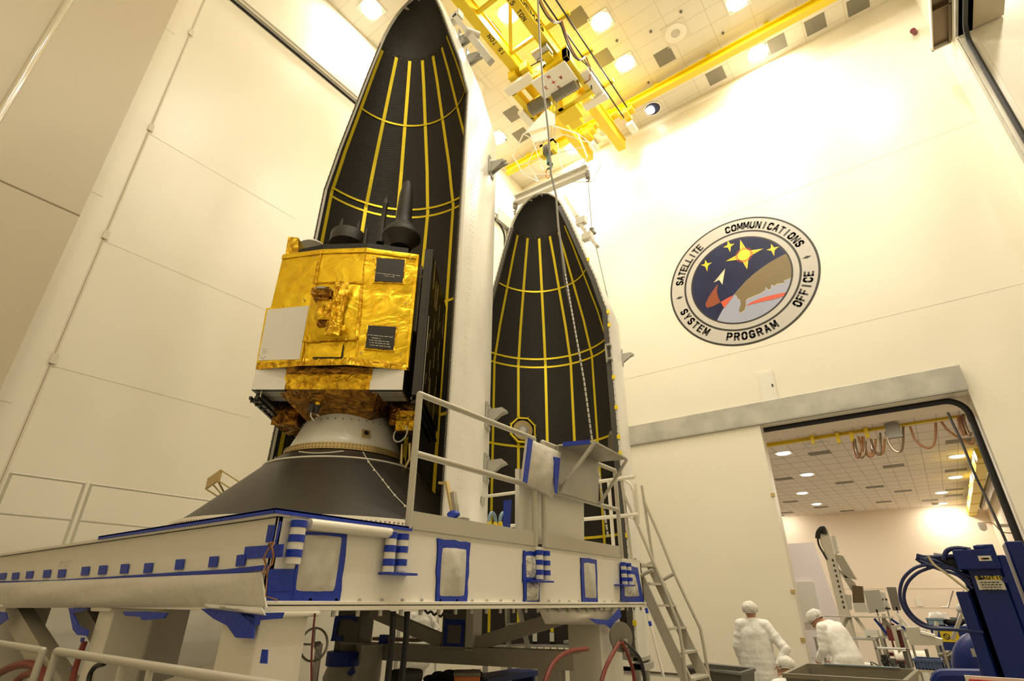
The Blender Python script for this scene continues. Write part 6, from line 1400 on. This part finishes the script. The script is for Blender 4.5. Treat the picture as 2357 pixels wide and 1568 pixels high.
b = MB(); b.tube(smooth([zf(2183, 952, 21.0)+Vector((0, 0, .9)), zf(2185, 958, 21.0), zf(2210, 1010, 21.0), zf(2245, 1095, 21.0), zf(2262, 1130, 21.0), zf(2290, 1190, 20.8), zf(2322, 1262, 20.6), zf(2345, 1330, 20.5)]), .035, 6); tag(b.build('hanging_cable', 'black_cable'), 'black cable hanging diagonally just inside the doorway', 'cable')
# glare lamps on the end wall: wall washers that make the bright patch
t = E('wall_flood', (1.5, YFR-1.0, ZF-.25), 'wall floodlight at the end wall of the far room', 'floodlight')
q = zf(2168, 1205, YFR); 
l = area(t, (q.x-1.6, -0.9+0, .1), .25, 32, rot=(R(-70), 0, 0)); t.location = (0, YFR-1.3, ZF-.15); l.location = (q.x, 0, 0); l.rotation_euler = (R(40), 0, 0)
b = MB(); b.cyl((q.x, .1-.1, .02), (q.x, .1-.1, .14), .2, n=16); o = b.build('housing', 'white_paint'); o.parent = t
q2 = zf(1815, 1225, YFR); l2 = area(t, (q2.x, 0, 0), .25, 40, rot=(R(40), 0, 0)); b = MB(); b.cyl((q2.x, 0, .02), (q2.x, 0, .14), .2, n=16); o = b.build('housing', 'white_paint'); o.parent = t
# wall camera
q = zf(2285, 1228, 33); wc_ = E('wall_camera', q, 'white dome camera on a bracket on the far room right wall', 'camera')
b = MB(); b.beam((3.15, 30, 4.55), (2.2, 30, 4.6), .06, .12); b.build('arm', 'grey_beam', wc_); b = MB(); b.sphere((1.75, 30, 4.55), .13, 12, 8); b.cyl((1.75, 30, 4.6), (1.75, 30, 4.75), .14, n=12); b.build('dome', 'white_paint', wc_)
b = MB(); b.tube(smooth([(1.8, 30, 4.75), (2.1, 30, 4.7), (2.3, 30, 4.35), (2.8, 30, 4.3), (3.0, 30, 4.5), (3.05, 30, 5.0)]), .02, 5); b.build('lead', 'orange_cable', wc_)
# white partition with whiteboard
pt = E('white_partition', (-5, 24, 0), 'tall pale lilac partition panel left in the far room', 'partition')
a_, c_, d_ = zf(1872, 1249, 24), zf(1940, 1416, 24), zf(1800, 1250, 24)
b = MB(); b.prism([(-9.5, 24, 0), (c_.x+.0, 24, 0), (a_.x, 24, a_.z), (-9.5, 24, a_.z)], (0, .15, 0)); b.build('panel', 'lavender', pt)
a_, c_ = zf(1832, 1340, 23.95), zf(1888, 1412, 23.95); b = MB(); b.box(a_.x, c_.x, 23.85, 23.99, c_.z-.3, a_.z); b.build('whiteboard', 'paper', pt)
# articulated lifting arm
la = E('lifting_boom', (-2.3, 19.5, 0), 'tall grey articulated lifting arm with black hose in the far room', 'lifting arm'); yy = 19.5
b = MB(); b.beam(zf(1897, 1222, yy), zf(1953, 1450, yy), .26, .22, (0, 1, 0)); e_ = zf(1953, 1450, yy); b.box(e_.x-.35, e_.x+.35, yy-.4, yy+.4, 0, .25); b.box(e_.x-.14, e_.x+.14, yy-.13, yy+.13, .2, e_.z+.1); b.build('mast', 'white_paint', la)
b = MB(); b.prism([zf(1886, 1235, yy+.1), zf(1905, 1225, yy+.1), zf(1915, 1300, yy+.1), zf(1908, 1290, yy+.1), zf(1890, 1255, yy+.1)], (0, .1, 0)); b.build('gusset', 'white_paint', la)
b = MB(); b.tube(smooth([zf(1882, 1240, yy-.15), zf(1884, 1225, yy-.15), zf(1895, 1215, yy-.15), zf(1898, 1230, yy-.15)]), .07, 8); b.tube(smooth([zf(1882, 1238, yy-.15), zf(1885, 1255, yy-.15), zf(1896, 1275, yy-.15), zf(1903, 1288, yy-.15)]), .03, 6); b.build('black_hose', 'black_cable', la)
b = MB(); b.prism([zf(1912, 1235, yy+.2), zf(1922, 1233, yy+.2), zf(1930, 1270, yy+.2), zf(1920, 1275, yy+.2)], (0, .3, 0)); b.build('motor_box', 'paper', la)
b = MB(); b.prism([zf(1918, 1275, yy), zf(1940, 1280, yy), zf(1972, 1335, yy), zf(1945, 1330, yy)], (0, .3, 0)); b.prism([zf(1925, 1305, yy), zf(1945, 1325, yy), zf(1965, 1340, yy), zf(1985, 1375, yy), zf(1972, 1380, yy)], (0, .2, 0)); b.build('jib', 'grey_beam', la)
b = MB(); b.prism([zf(1961, 1348, yy-.1), zf(1985, 1350, yy-.1), zf(1989, 1388, yy-.1), zf(1963, 1388, yy-.1)], (0, .2, 0)); b.build('mirror_box', 'brown_steel', la)  # stainless box: its dark reflection is put into the brown colour
b = MB(); b.prism([zf(1963, 1388, yy-.12), zf(1990, 1388, yy-.12), zf(2000, 1410, yy-.12), zf(1968, 1410, yy-.12)], (0, .2, 0)); b.prism([zf(1940, 1368, yy-.0), zf(1958, 1370, yy), zf(1960, 1404, yy), zf(1948, 1404, yy)], (0, .1, 0)); b.build('counterweight', 'paper', la)
b = MB()
for v_ in range(1290, 1400, 12): q = zf(1917+(v_-1290)*.24, v_, yy-.12); b.box(q.x-.02, q.x+.02, q.y-.02, q.y, q.z-.03, q.z+.03)
b.build('bolt_row', 'panel_black', la)
def board(name, px, y, m, label, th=.06, stand=True, cat='panel'):
    pts = [zf(u, v, y) for u, v in px]; b = MB(); b.prism(pts, (0, th, 0)); o = b.build(name, m); tag(o, label, cat)
    if stand:
        zmin = min(p.z for p in pts); xm = sum(p.x for p in pts)/len(pts); s_ = MB(); s_.box(xm-.02, xm+.02, y+.0, y+.05, 0, zmin+.1).box(xm-.09, xm+.09, y-.15, y+.2, 0, .05); s_.build('stand', 'steel', o)
    return o
board('grey_board', [(1988, 1360), (2024, 1358), (2038, 1408), (2000, 1412)], 20.2, 'board_grey', 'blank grey board standing right of the lifting arm')
wb = board('switch_panel', [(2024, 1362), (2036, 1365), (2050, 1405), (2038, 1406)], 20.6, 'paper', 'narrow white switch panel between the grey and purple boards')
board('purple_door_panel', [(2040, 1352), (2062, 1352), (2074, 1405), (2055, 1406)], 21.0, 'vent_grey', 'dark purple-grey upright panel right of the switch panel')
b = MB()
for t in ((2031, 1380), (2040, 1380)): b.sphere(zf(*t, 20.58), .03, 6, 4)
for t in range(5): b.sphere(zf(2036+t*3, 1401, 20.58), .02, 6, 4)
b.build('knobs', 'black', wb)
# work tables and carts: top, legs, frames and castors
def cart(name, x0, x1, y0, y1, z, label, m='steel', shelves=(), cat='cart', castor=True, grp=None):
    o = E(name, ((x0+x1)/2, (y0+y1)/2, 0), label, cat, grp)
    b = MB(); b.box(x0, x1, y0, y1, z-.04, z); b.build('top', m, o)
    for x in (x0+.04, x1-.04):
        for y in (y0+.04, y1-.04): b = MB(); b.box(x-.025, x+.025, y-.025, y+.025, .1 if castor else 0, z-.04); b.build('leg', 'brushed', o)
    for s in shelves: b = MB(); b.box(x0, x1, y0, y1, s-.03, s); b.build('shelf', m, o)
    if castor:
        b = MB()
        for x in (x0+.04, x1-.04):
            for y in (y0+.04, y1-.04): b.cyl((x-.02, y, .06), (x+.02, y, .06), .06, n=10)
        b.build('castors', 'black', o)
    return o
cart('work_cart', -3.1, -1.75, 14.0+2.9, 17.7, .98, 'steel work cart behind the bending person', shelves=(.35,), grp='steel carts in the far room')
cart('work_cart', -1.7, -.55, 17.2, 17.9, 1.02, 'steel cart with struts and tubes between the bending person and the chairs', shelves=(.3,), grp='steel carts in the far room')
o = E('machine_frame', (-1.6, 17.6, 0), 'grey machine frame with slanting struts on the steel carts', 'machine')
rn = random.Random(11)
for i in range(9):
    x = -2.9+i*.33; b = MB(); b.beam((x, 17.4, 1.0), (x+rn.uniform(-.35, .35), 17.5, 1.45+rn.uniform(-.1, .1)), .05, .07); b.build('strut', ['white_paint', 'grey_beam', 'brushed'][i % 3], o)
b = MB(); b.box(-2.95, -1.3, 17.3, 17.6, 1.42, 1.45); b.build('top_bar', 'grey_beam', o)
b = MB(); b.beam((-1.5, 17.3, 1.05), (-1.7, 17.35, 1.4), .04, .05); b.beam((-1.0, 17.3, 1.1), (-1.35, 17.35, 1.4), .04, .05); b.build('blue_strut', 'blue_paint', o)
b = MB(); b.box(-1.3, -.7, 17.35, 17.6, 1.02, 1.2); b.build('gear_box', 'paper', o); b = MB(); b.box(-2.0, -1.7, 17.35, 17.6, 1.02, 1.15); b.build('gear_box', 'paper', o)
for i, (x, y, z0, z1, m_, lb, nm_) in enumerate([(-1.1, 16.4, .45, .8, 'white_paint', 'grey machine motor under the carts', 'motor'), (-2.4, 16.3, .3, .62, 'grey_beam', 'grey drum under the steel cart', 'drum')]):
    b = MB(); b.cyl((x-.3, y, (z0+z1)/2), (x+.35, y+.1, (z0+z1)/2), (z1-z0)/2, n=16); b.box(x-.25, x+.25, y-.1, y+.1, 0, z0+.1); tag(b.build(nm_, m_), lb, 'machine')
wb_ = cart('long_workbench', -.15, 1.0, 21.0, 21.7, 1.35, 'long pale workbench at the back of the far room', m='white_paint', castor=False, cat='workbench')
for i, (x, dz) in enumerate(((zf(2044, 1440, 18.6).x, .05), (zf(2055, 1440, 16.4).x, -.02))):
    yc = (18.4, 16.2)[i]; b = MB(); b.box(x-.15, x+.15, yc+.1, yc+.18, 1.0+dz, 1.22+dz); b.box(x-.18, x+.18, yc-.2, yc+.18, .55, .62); b.box(x-.02, x+.02, yc+.14, yc+.18, .5, 1.0); b.cyl((x, yc, .05), (x, yc, .55), .03, n=8); b.box(x-.2, x+.2, yc-.2, yc+.2, 0, .05)
    tag(b.build('red_chair', 'dark_red'), 'dark red chair %s the beige cabinet' % ('behind' if i == 0 else 'just left of'), 'chair', 'dark red chairs in the far room')
# beige console cart
bc = E('console_cart', (.05, 15.0, 0), 'beige console cart with slanted top and tube legs in the doorway', 'cart')
q0, q1 = zf(2085, 1447, 14.6), zf(2170, 1487, 14.6)
b = MB(); b.prism([zf(2083, 1445, 14.6), zf(2112, 1444, 14.6), zf(2118, 1460, 14.6), zf(2168, 1472, 14.6), zf(2170, 1486, 14.6), zf(2095, 1486, 14.6)], (0, .5, 0)); b.build('console', 'grey_rail', bc)
b = MB(); b.prism([zf(2117, 1457, 14.58), zf(2152, 1466, 14.58), zf(2152, 1462, 14.58), zf(2118, 1453, 14.58)], (0, .3, 0)); b.build('paper_stack', 'paper', bc)
for (p_, q_) in (((2168, 1486), (2188, 1560)), ((2100, 1486), (2115, 1560)), ((2075, 1450), (2085, 1500))):
    b = MB(); a_ = zf(*p_, 14.62); b.cyl(a_, (a_.x, a_.y, 0), .022, n=8); b.build('tube_leg', 'brushed', bc)
b = MB(); b.prism([zf(2050, 1442, 14.9), zf(2060, 1440, 14.9), zf(2075, 1500, 14.9), zf(2068, 1505, 14.9)], (0, .3, 0)); b.prism([zf(2050, 1443, 14.9), zf(2075, 1436, 14.9), zf(2078, 1441, 14.9), zf(2055, 1450, 14.9)], (0, .3, 0)); b.build('beige_arm', 'grey_rail', bc)
b = MB(); b.prism([zf(2062, 1452, 15.0), zf(2075, 1450, 15.0), zf(2084, 1490, 15.0), zf(2070, 1495, 15.0)], (0, .25, 0)); b.build('red_side', 'dark_red', bc)
rn = random.Random(4); b = MB()
for i in range(46):
    x = rn.uniform(-.75, .55); z = rn.uniform(.15, .85); s_ = rn.uniform(.02, .07)
    if i % 2: b.box(x-s_, x+s_, 15.3, 15.4, z-s_, z+s_)
    else: b.cyl((x-s_, 15.25, z), (x+s_*2, 15.3, z+rn.uniform(-.1, .1)), s_*.5, n=8)
b.box(-.75, .6, 15.2, 15.5, .10, .15).box(-.75, -.7, 15.2, 15.5, 0, .9).box(.55, .6, 15.2, 15.5, 0, .9).box(-.75, .6, 15.3, 15.35, .5, .54)
tag(b.build('parts_rack', 'bin_plastic'), 'rack crowded with small metal parts beneath the beige console', 'rack')
def crate(name, px, y, dep, m, label, z0=None, ribs=True, cat='crate'):
    a_, c_ = zf(*px[0], y), zf(*px[1], y); o = E(name, ((a_.x+c_.x)/2, y, c_.z), label, cat); b = MB(); t_ = .02
    x0, x1, z0_, z1_ = a_.x, c_.x, c_.z, a_.z
    b.box(x0, x1, y, y+t_, z0_, z1_).box(x0, x1, y+dep-t_, y+dep, z0_, z1_).box(x0, x0+t_, y, y+dep, z0_, z1_).box(x1-t_, x1, y, y+dep, z0_, z1_).box(x0, x1, y, y+dep, z0_, z0_+t_).box(x0-.02, x1+.02, y-.02, y+.01, z1_-.04, z1_)
    b.build('shell', m, o)
    if ribs:
        b = MB(); n_ = 8
        for i in range(n_): x = x0+(x1-x0)*(i+.5)/n_; b.box(x-.01, x+.01, y-.012, y, z0_, z1_-.04)
        b.build('ribs', m, o)
    return o, x0, x1, z0_, z1_
o, x0, x1, z0_, z1_ = crate('blue_crate', ((2102, 1516), (2176, 1545)), 13.2, .5, 'crate_blue', 'dark blue ribbed crate under the beige console')
b = MB(); b.box(x0-.05, x1+.05, 13.2, 13.7, z0_-.04, z0_); b.box(x0, x0+.04, 13.2, 13.7, 0, z0_).box(x1-.04, x1, 13.2, 13.7, 0, z0_); tag(b.build('crate_stand', 'grey_rail'), 'low grey stand carrying the dark blue crate', 'stand')
rn = random.Random(9)
er = E('equipment_rack', (-.4, 14.2, 0), 'dark equipment rack with knobs and cables behind the grey plastic bin', 'rack')
x0, x1 = zf(2018, 1500, 14.2).x, zf(2092, 1500, 14.2).x
for z in (.25, .62, .95): b = MB(); b.box(x0, x1, 14.1, 14.5, z-.02, z); b.build('shelf', 'steel', er)
b = MB()
for x in (x0, x1-.03): b.box(x, x+.03, 14.1, 14.13, 0, 1.0).box(x, x+.03, 14.47, 14.5, 0, 1.0)
b.build('frame', 'brushed', er)
for i in range(7):
    x = x0+.06+i*(x1-x0-.1)/7; z = .25 if i % 2 else .62; b = MB(); b.box(x, x+.09, 14.12, 14.35, z, z+rn.uniform(.12, .3)); b.build('module', ['black', 'bin_plastic', 'dark_bin', 'paper'][i % 4], er)
for i in range(4):
    p0 = Vector((rn.uniform(x0, x1), 14.08, rn.uniform(.5, .95))); b = MB(); b.tube(smooth([p0, p0+Vector((rn.uniform(-.15, .15), -.03, -.15)), p0+Vector((rn.uniform(-.2, .2), 0, -.05)), p0+Vector((rn.uniform(-.3, .3), 0, -.3))]), .012, 5); b.build('cable', 'black_cable', er)
# blue cart of person 4
YB = 19.0
bcx0, bcx1 = zf(2140, 1445, YB).x, zf(2240, 1445, YB).x
kc = E('blue_cart', ((bcx0+bcx1)/2, 17.6, 0), 'dark blue cabinet cart with a yellow label in the far room', 'cart')
zt_ = zf(2180, 1441, YB).z
b = MB(); b.box(bcx0, bcx1, YB, YB+.7, .12, zt_); b.build('cabinet', 'blue_cart', kc, bevel=.01)
b = MB(); q = zf(2187, 1466, YB-.02); b.box(q.x-.19, q.x+.19, YB-.015, YB-.005, q.z-.12, q.z+.12); lb_ = b.build('yellow_label', 'yellow', kc)
b = MB(); b.disc((q.x-.07, YB-.02, q.z), (0, -1, 0), .07, 20, .05); b.beam((q.x-.12, YB-.021, q.z+.05), (q.x-.02, YB-.021, q.z-.05), .01, .02); b.build('label_symbol', 'text_black', lb_)
b = MB(); 
for x in (bcx0+.08, bcx1-.08): b.cyl((x-.02, YB+.1, .06), (x+.02, YB+.1, .06), .06, n=10).cyl((x-.02, YB+.6, .06), (x+.02, YB+.6, .06), .06, n=10)
b.build('castors', 'black', kc)
o, x0, x1, z0_, z1_ = crate('light_blue_bin', ((2131, 1423), (2176, 1441)), YB+.02, .45, 'blue_bin', 'light blue plastic bin on the blue cart', ribs=False, cat='bin')
b = MB(); b.sheet((x0+.05, YB+.1, z1_), (x1+.15, YB+.1, z1_-.02), (x1+.1, YB+.3, z1_+.12), (x0+.1, YB+.3, z1_+.14), 10, 6, .06, 3, Vector((0, 0, 1)), amp=.03); tag(b.build('plastic_wrap', 'plastic_sheet'), 'crumpled clear plastic lying on the light blue bin', 'plastic')
b = MB(); q = zf(2195, 1432, YB+.2); b.sphere(q, .2, 12, 8, (1.1, .6, .55)); b.sphere(q+Vector((.12, 0, .02)), .14, 10, 8, (1.1, .6, .6)); tag(b.build('black_bag', 'black'), 'black bag on the blue cart beside the light blue bin', 'bag')
# end wall details
b = MB(); a_, c_ = zf(2106, 1376, YFR-.02), zf(2126, 1396, YFR-.02); b.box(a_.x, c_.x, YFR-.05, YFR, c_.z, a_.z); sp2 = b.build('wall_hatch', 'white_paint'); tag(sp2, 'small square hatch on the end wall of the far room', 'hatch')
for z in (2.6, 1.5): struct('trim_%d' % (k[0]), MB().box(-13, 3.15, YFR-.02, YFR, z, z+.03), 'seam'); k[0] += 1
b = MB(); b.tube([zf(2168, 1398, 22.5), zf(2182, 1398, 22.5), zf(2194, 1360, 22.5)], .02, 5); b.tube([zf(2199, 1440, 22), zf(2218, 1358, 22)], .02, 5); b.tube([zf(2205, 1445, 22), zf(2225, 1362, 22)], .02, 5); a_ = zf(2205, 1445, 22); b.cyl((a_.x, a_.y, 0), a_, .02, n=6); tag(b.build('tube_stand', 'brushed'), 'slender steel tube stand behind the person in the far room', 'stand')

# ================================================================ FOREGROUND RIGHT
# grey plastic bin on a cart
zb = 1.25
fl_, fr_, br_, bl_ = P(1804, 1550, 2, zb), P(2084, 1566, 2, zb), P(2112, 1541, 2, zb), P(1854, 1527, 2, zb)
bn = E('storage_bin', (fl_+br_)/2-Vector((0, 0, .4)), 'open grey plastic bin with blue tape on its rear rim, at the bottom edge', 'bin')
cn = (fl_+fr_+br_+bl_)/4
def inset(p, k_, dz): q = cn.lerp(p, k_); return Vector((q.x, q.y, zb+dz))
C4 = [fl_, fr_, br_, bl_]; o4 = C4; i4 = [inset(p, .955, 0) for p in C4]; ob = [inset(p, .88, -.42) for p in C4]; ib = [inset(p, .85, -.40) for p in C4]; fl4 = [inset(p, 1.03, -.03) for p in C4]; ft4 = [inset(p, 1.03, 0) for p in C4]
b = MB()
for A_, B_ in ((ft4, i4), (i4, ib), (ft4, fl4), (fl4, [inset(p, .985, -.03) for p in C4]), ([inset(p, .985, -.03) for p in C4], ob)):
    b.add(A_+B_, [(i, (i+1) % 4, (i+1) % 4+4, i+4) for i in range(4)])
b.add(ob, [(3, 2, 1, 0)]); b.add(ib, [(0, 1, 2, 3)]); b.build('shell', 'bin_plastic', bn)
b = MB(); p_, q_ = bl_.lerp(br_, .18), bl_.lerp(br_, .86); b.beam(p_+Vector((0, -.02, .006)), q_+Vector((0, -.02, .006)), .03, .006); b.build('blue_rim_tape', 'blue_bin', bn)
b = MB()
for t in (.33, .52): p_ = fl_.lerp(fr_, t); b.box(p_.x-.012, p_.x+.012, p_.y-.035, p_.y-.005, zb-.3, zb-.03)
b.build('ribs', 'bin_plastic', bn)
ct = cart('bin_cart', bn.location.x-.5, bn.location.x+.5, bn.location.y-.35, bn.location.y+.35, .83, 'low steel cart carrying the grey plastic bin', m='steel')
# dark tote by the ladder
a_, c_ = P(1590, 1528, 1, 9.2), P(1722, 1568, 1, 9.2)
dt = E('dark_tote', ((a_.x+c_.x)/2, 9.2, 0), 'dark grey wheeled tote beside the foot of the access ladder', 'tote')
b = MB(); x0, x1, z1 = a_.x, c_.x, P(1640, 1538, 1, 9.2).z
T_ = [Vector(p) for p in ((x0, 8.9, z1), (x1, 8.9, z1-.02), (x1, 9.6, z1-.02), (x0, 9.6, z1))]; Bq = [Vector(p) for p in ((x0+.08, 9.0, .12), (x1-.08, 9.0, .12), (x1-.08, 9.5, .12), (x0+.08, 9.5, .12))]
Ti = [p*.93+(T_[0]+T_[2])/2*.07 for p in T_]; Bi = [p*.93+(Bq[0]+Bq[2])/2*.07+Vector((0, 0, .03)) for p in Bq]
for A_, B_ in ((T_, Bq), (T_, Ti), (Ti, Bi)): b.add(A_+B_, [(i, (i+1) % 4, (i+1) % 4+4, i+4) for i in range(4)])
b.add(Bq, [(3, 2, 1, 0)]); b.add(Bi, [(0, 1, 2, 3)]); b.build('shell', 'dark_bin', dt)
b = MB(); b.tube([T_[0], T_[1], T_[2], T_[3]], .03, 6, closed=True); b.build('rim', 'dark_bin', dt)
b = MB(); b.box(x0+.25, x0+.55, 9.0, 9.02, z1-.22, z1-.03); b.build('label', 'plastic_sheet', dt)
b = MB()
for x in (x0+.15, x1-.15):
    for y in (9.05, 9.45): b.cyl((x-.02, y, .06), (x+.02, y, .06), .06, n=10)
b.build('castors', 'black', dt)
# blue lift column
YC = 3.25
def F(u, v, y=YC): return P(u, v, 1, y)
lc = E('lift_column', (.2, YC, 0), 'bright blue lifting machine column with caution label at the right edge', 'lifting machine')
xa, xb = F(2242, 1400).x, F(2338, 1400).x
zt = F(2260, 1268).z
b = MB(); b.box(xa, xb, YC, YC+.03, 0, zt-.05); b.box(xa-.045, xa, YC-.01, YC+.16, 0, F(2225, 1362).z); b.box(xa, xa+.03, YC, YC+.2, 0, zt-.05); b.box(xb, xb+.03, YC-.01, YC+.2, 0, zt-.02); b.box(xb+.05, xb+.11, YC+.08, YC+.28, 0, zt+.04); b.build('column', 'blue_paint', lc, bevel=.006)
b = MB(); b.box(xa+.03, xb, YC+.05, YC+.15, 0, zt-.1); b.build('inner_channel', 'panel_black', lc)
hz0, hz1 = F(2240, 1312).z, F(2240, 1266).z
b = MB(); b.box(xa-.01, xb-.012, YC-.05, YC-.0, hz0, hz1); b.box(xa+.025, xa+.045, YC-.05, YC-.02, hz1, hz1+.01).box(xb-.07, xb-.03, YC-.05, YC-.02, hz1, hz1+.015); b.box(xb-.06, xb-.0, YC-.04, YC+.02, hz0, hz1+.018); b.build('head_block', 'blue_paint', lc, bevel=.006)
q0, q1 = F(2250, 1280, YC-.052), F(2284, 1291, YC-.052); b = MB(); b.box(q0.x, q1.x, YC-.053, YC-.051, q1.z, q0.z); stk = b.build('sticker', 'paper', lc)
b = MB(); b.box(q0.x+.008, q0.x+.03, YC-.0545, YC-.053, q1.z+.006, q0.z-.009); b.build('sticker_mark', 'red', stk); b = MB(); b.box(q1.x-.03, q1.x-.008, YC-.0545, YC-.053, q1.z+.006, q0.z-.009); b.build('sticker_mark', 'black', stk)
c0_, c1_ = F(2243, 1326, YC-.003), F(2317, 1358, YC-.003)
b = MB(); b.box(c0_.x, c1_.x, YC-.004, YC-.001, c1_.z, c0_.z); cl = b.build('caution_label', 'paper', lc)
zm = c0_.z*.72+c1_.z*.28
b = MB(); b.box(c0_.x+.003, c1_.x-.003, YC-.0052, YC-.004, zm, c0_.z-.003); b.build('caution_band', 'yellow', cl)
b = MB(); stroke_text(b, 'CAUTION', .016, ((c0_.x+c1_.x)/2+.014, YC-.006, (zm+c0_.z)/2), (1, 0, 0), (0, 0, 1), t=.2, wr=.72, gap=.2); tt_ = Vector((c0_.x+.018, YC-.006, (zm+c0_.z)/2)); b.poly([tt_+Vector((-.010, 0, -.008)), tt_+Vector((.010, 0, -.008)), tt_+Vector((0, 0, .010))])
rn = random.Random(5)
for r_ in range(5):
    x = c0_.x+.012; z = zm-.011-r_*.0095
    while x < c1_.x-.014: w_ = rn.uniform(.004, .012); b.box(x, min(x+w_, c1_.x-.01), YC-.0056, YC-.0042, z-.0018, z+.0018); x += w_+.003
b.build('caution_lettering', 'text_black', cl)
b = MB()
for z_ in (1.74, 1.2): b.cyl((xb+.0, YC-.02, z_+.1), (xb+.0, YC-.0, z_+.1), .012, n=8)
b.build('column_bolt', 'blue_paint', lc)
b = MB(); b.cyl(F(2225, 1300, YC+.05), F(2150, 1288, YC+.05), .03, n=10).cyl(F(2230, 1290, YC+.05), F(2195, 1285, YC+.05), .035, n=10); b.build('cylinder', 'black', lc)
b = MB(); b.box(xa-.1, xb+.1, YC-.1, YC+.16, 0, .15); b.box(xa-.05, xa+.02, YC-.9, YC, .02, .12); b.build('base', 'blue_paint', lc)
hs = [([(2262, 1456, YC-.02), (2200, 1450, YC-.05), (2130, 1444, YC-.05), (2090, 1415, YC-.05), (2072, 1375, YC-.05), (2078, 1335, YC-.05), (2105, 1308, YC-.05), (2135, 1300, YC-.03)], .0068),
      ([(2262, 1458, YC), (2200, 1450, YC), (2138, 1441, YC), (2098, 1414, YC), (2081, 1378, YC), (2088, 1344, YC), (2112, 1319, YC), (2145, 1306, YC)], .0068),
      ([(2110, 1281, YC), (2150, 1298, YC), (2200, 1312, YC), (2235, 1345, YC)], .0068), ([(2108, 1286, YC), (2140, 1305, YC), (2190, 1310, YC), (2232, 1338, YC)], .0068), ([(2118, 1292, YC-.03), (2160, 1310, YC-.03), (2205, 1325, YC-.03), (2238, 1355, YC-.02)], .0068),
      ([(2112, 1279, YC), (2130, 1283, YC+.02), (2160, 1282, YC+.02), (2200, 1280, YC+.02), (2232, 1278, YC)], .009), ([(2172, 1290, YC), (2180, 1268, YC), (2205, 1262, YC), (2235, 1266, YC)], .0095), ([(2110, 1284, YC+.02), (2150, 1290, YC), (2180, 1304, YC), (2236, 1330, YC)], .0068)]
for pts, r_ in hs: spath([(u, v, 1, y) for u, v, y in pts], 'blue_hose', 'hydraulic_hose', None, None, r_, parent=lc)
spath([(2136, 1280, 1, YC-.04), (2150, 1300, 1, YC-.04), (2180, 1322, 1, YC-.04), (2210, 1345, 1, YC-.04), (2230, 1360, 1, YC-.04)], 'emb_edge', 'strap', None, None, .005, parent=lc)
# blue drum and lower guard
q = P(2300, 1556, 1, 3.75); dr = E('blue_tank', (q.x, q.y, q.z-.3), 'rounded glossy blue tank beside the blue column', 'tank')
b = MB(); b.sphere((q.x, q.y, q.z), .175, 28, 16, (1, .8, 1.1)); b.cyl((q.x, q.y, 0), (q.x, q.y, q.z-.05), .14, n=24); b.build('shell', 'blue_paint', dr)
b = MB(); a_ = P(2243, 1500, 1, 3.42); b.box(a_.x-.012, a_.x+.02, 3.40, 3.405, a_.z-.02, a_.z+.012); b.build('tag', 'paper', dr)
sg2 = E('red_sign', (.1, 2.2, 0), 'white-edged red sign plate at the bottom right corner', 'sign')
a_, c_ = P(2219, 1555, 1, 2.2), P(2357, 1558, 1, 2.2)
b = MB(); b.box(a_.x, c_.x+.05, 2.2, 2.21, a_.z-.2, a_.z); b.build('plate', 'paper', sg2); b = MB(); b.box(a_.x+.008, c_.x+.05, 2.19, 2.2, a_.z-.19, a_.z-.008); b.build('red_field', 'red', sg2); b = MB(); b.box(a_.x+.1, a_.x+.12, 2.205, 2.22, 0, a_.z-.1); b.build('post', 'steel', sg2)
b = MB(); b.tube(smooth([P(2155, 1575, 1, 2.6), P(2165, 1558, 1, 2.6), P(2190, 1555, 1, 2.6), P(2260, 1556, 1, 2.6)]), .02, 8); a_ = P(2155, 1575, 1, 2.6); b.cyl((a_.x, a_.y, 0), a_, .02, n=8); tag(b.build('tube_guard', 'blue_paint'), 'bent blue guard tube at the bottom edge left of the red sign', 'guard')
for o in list(bpy.data.objects):
    if '_loc' in o: del o['_loc']
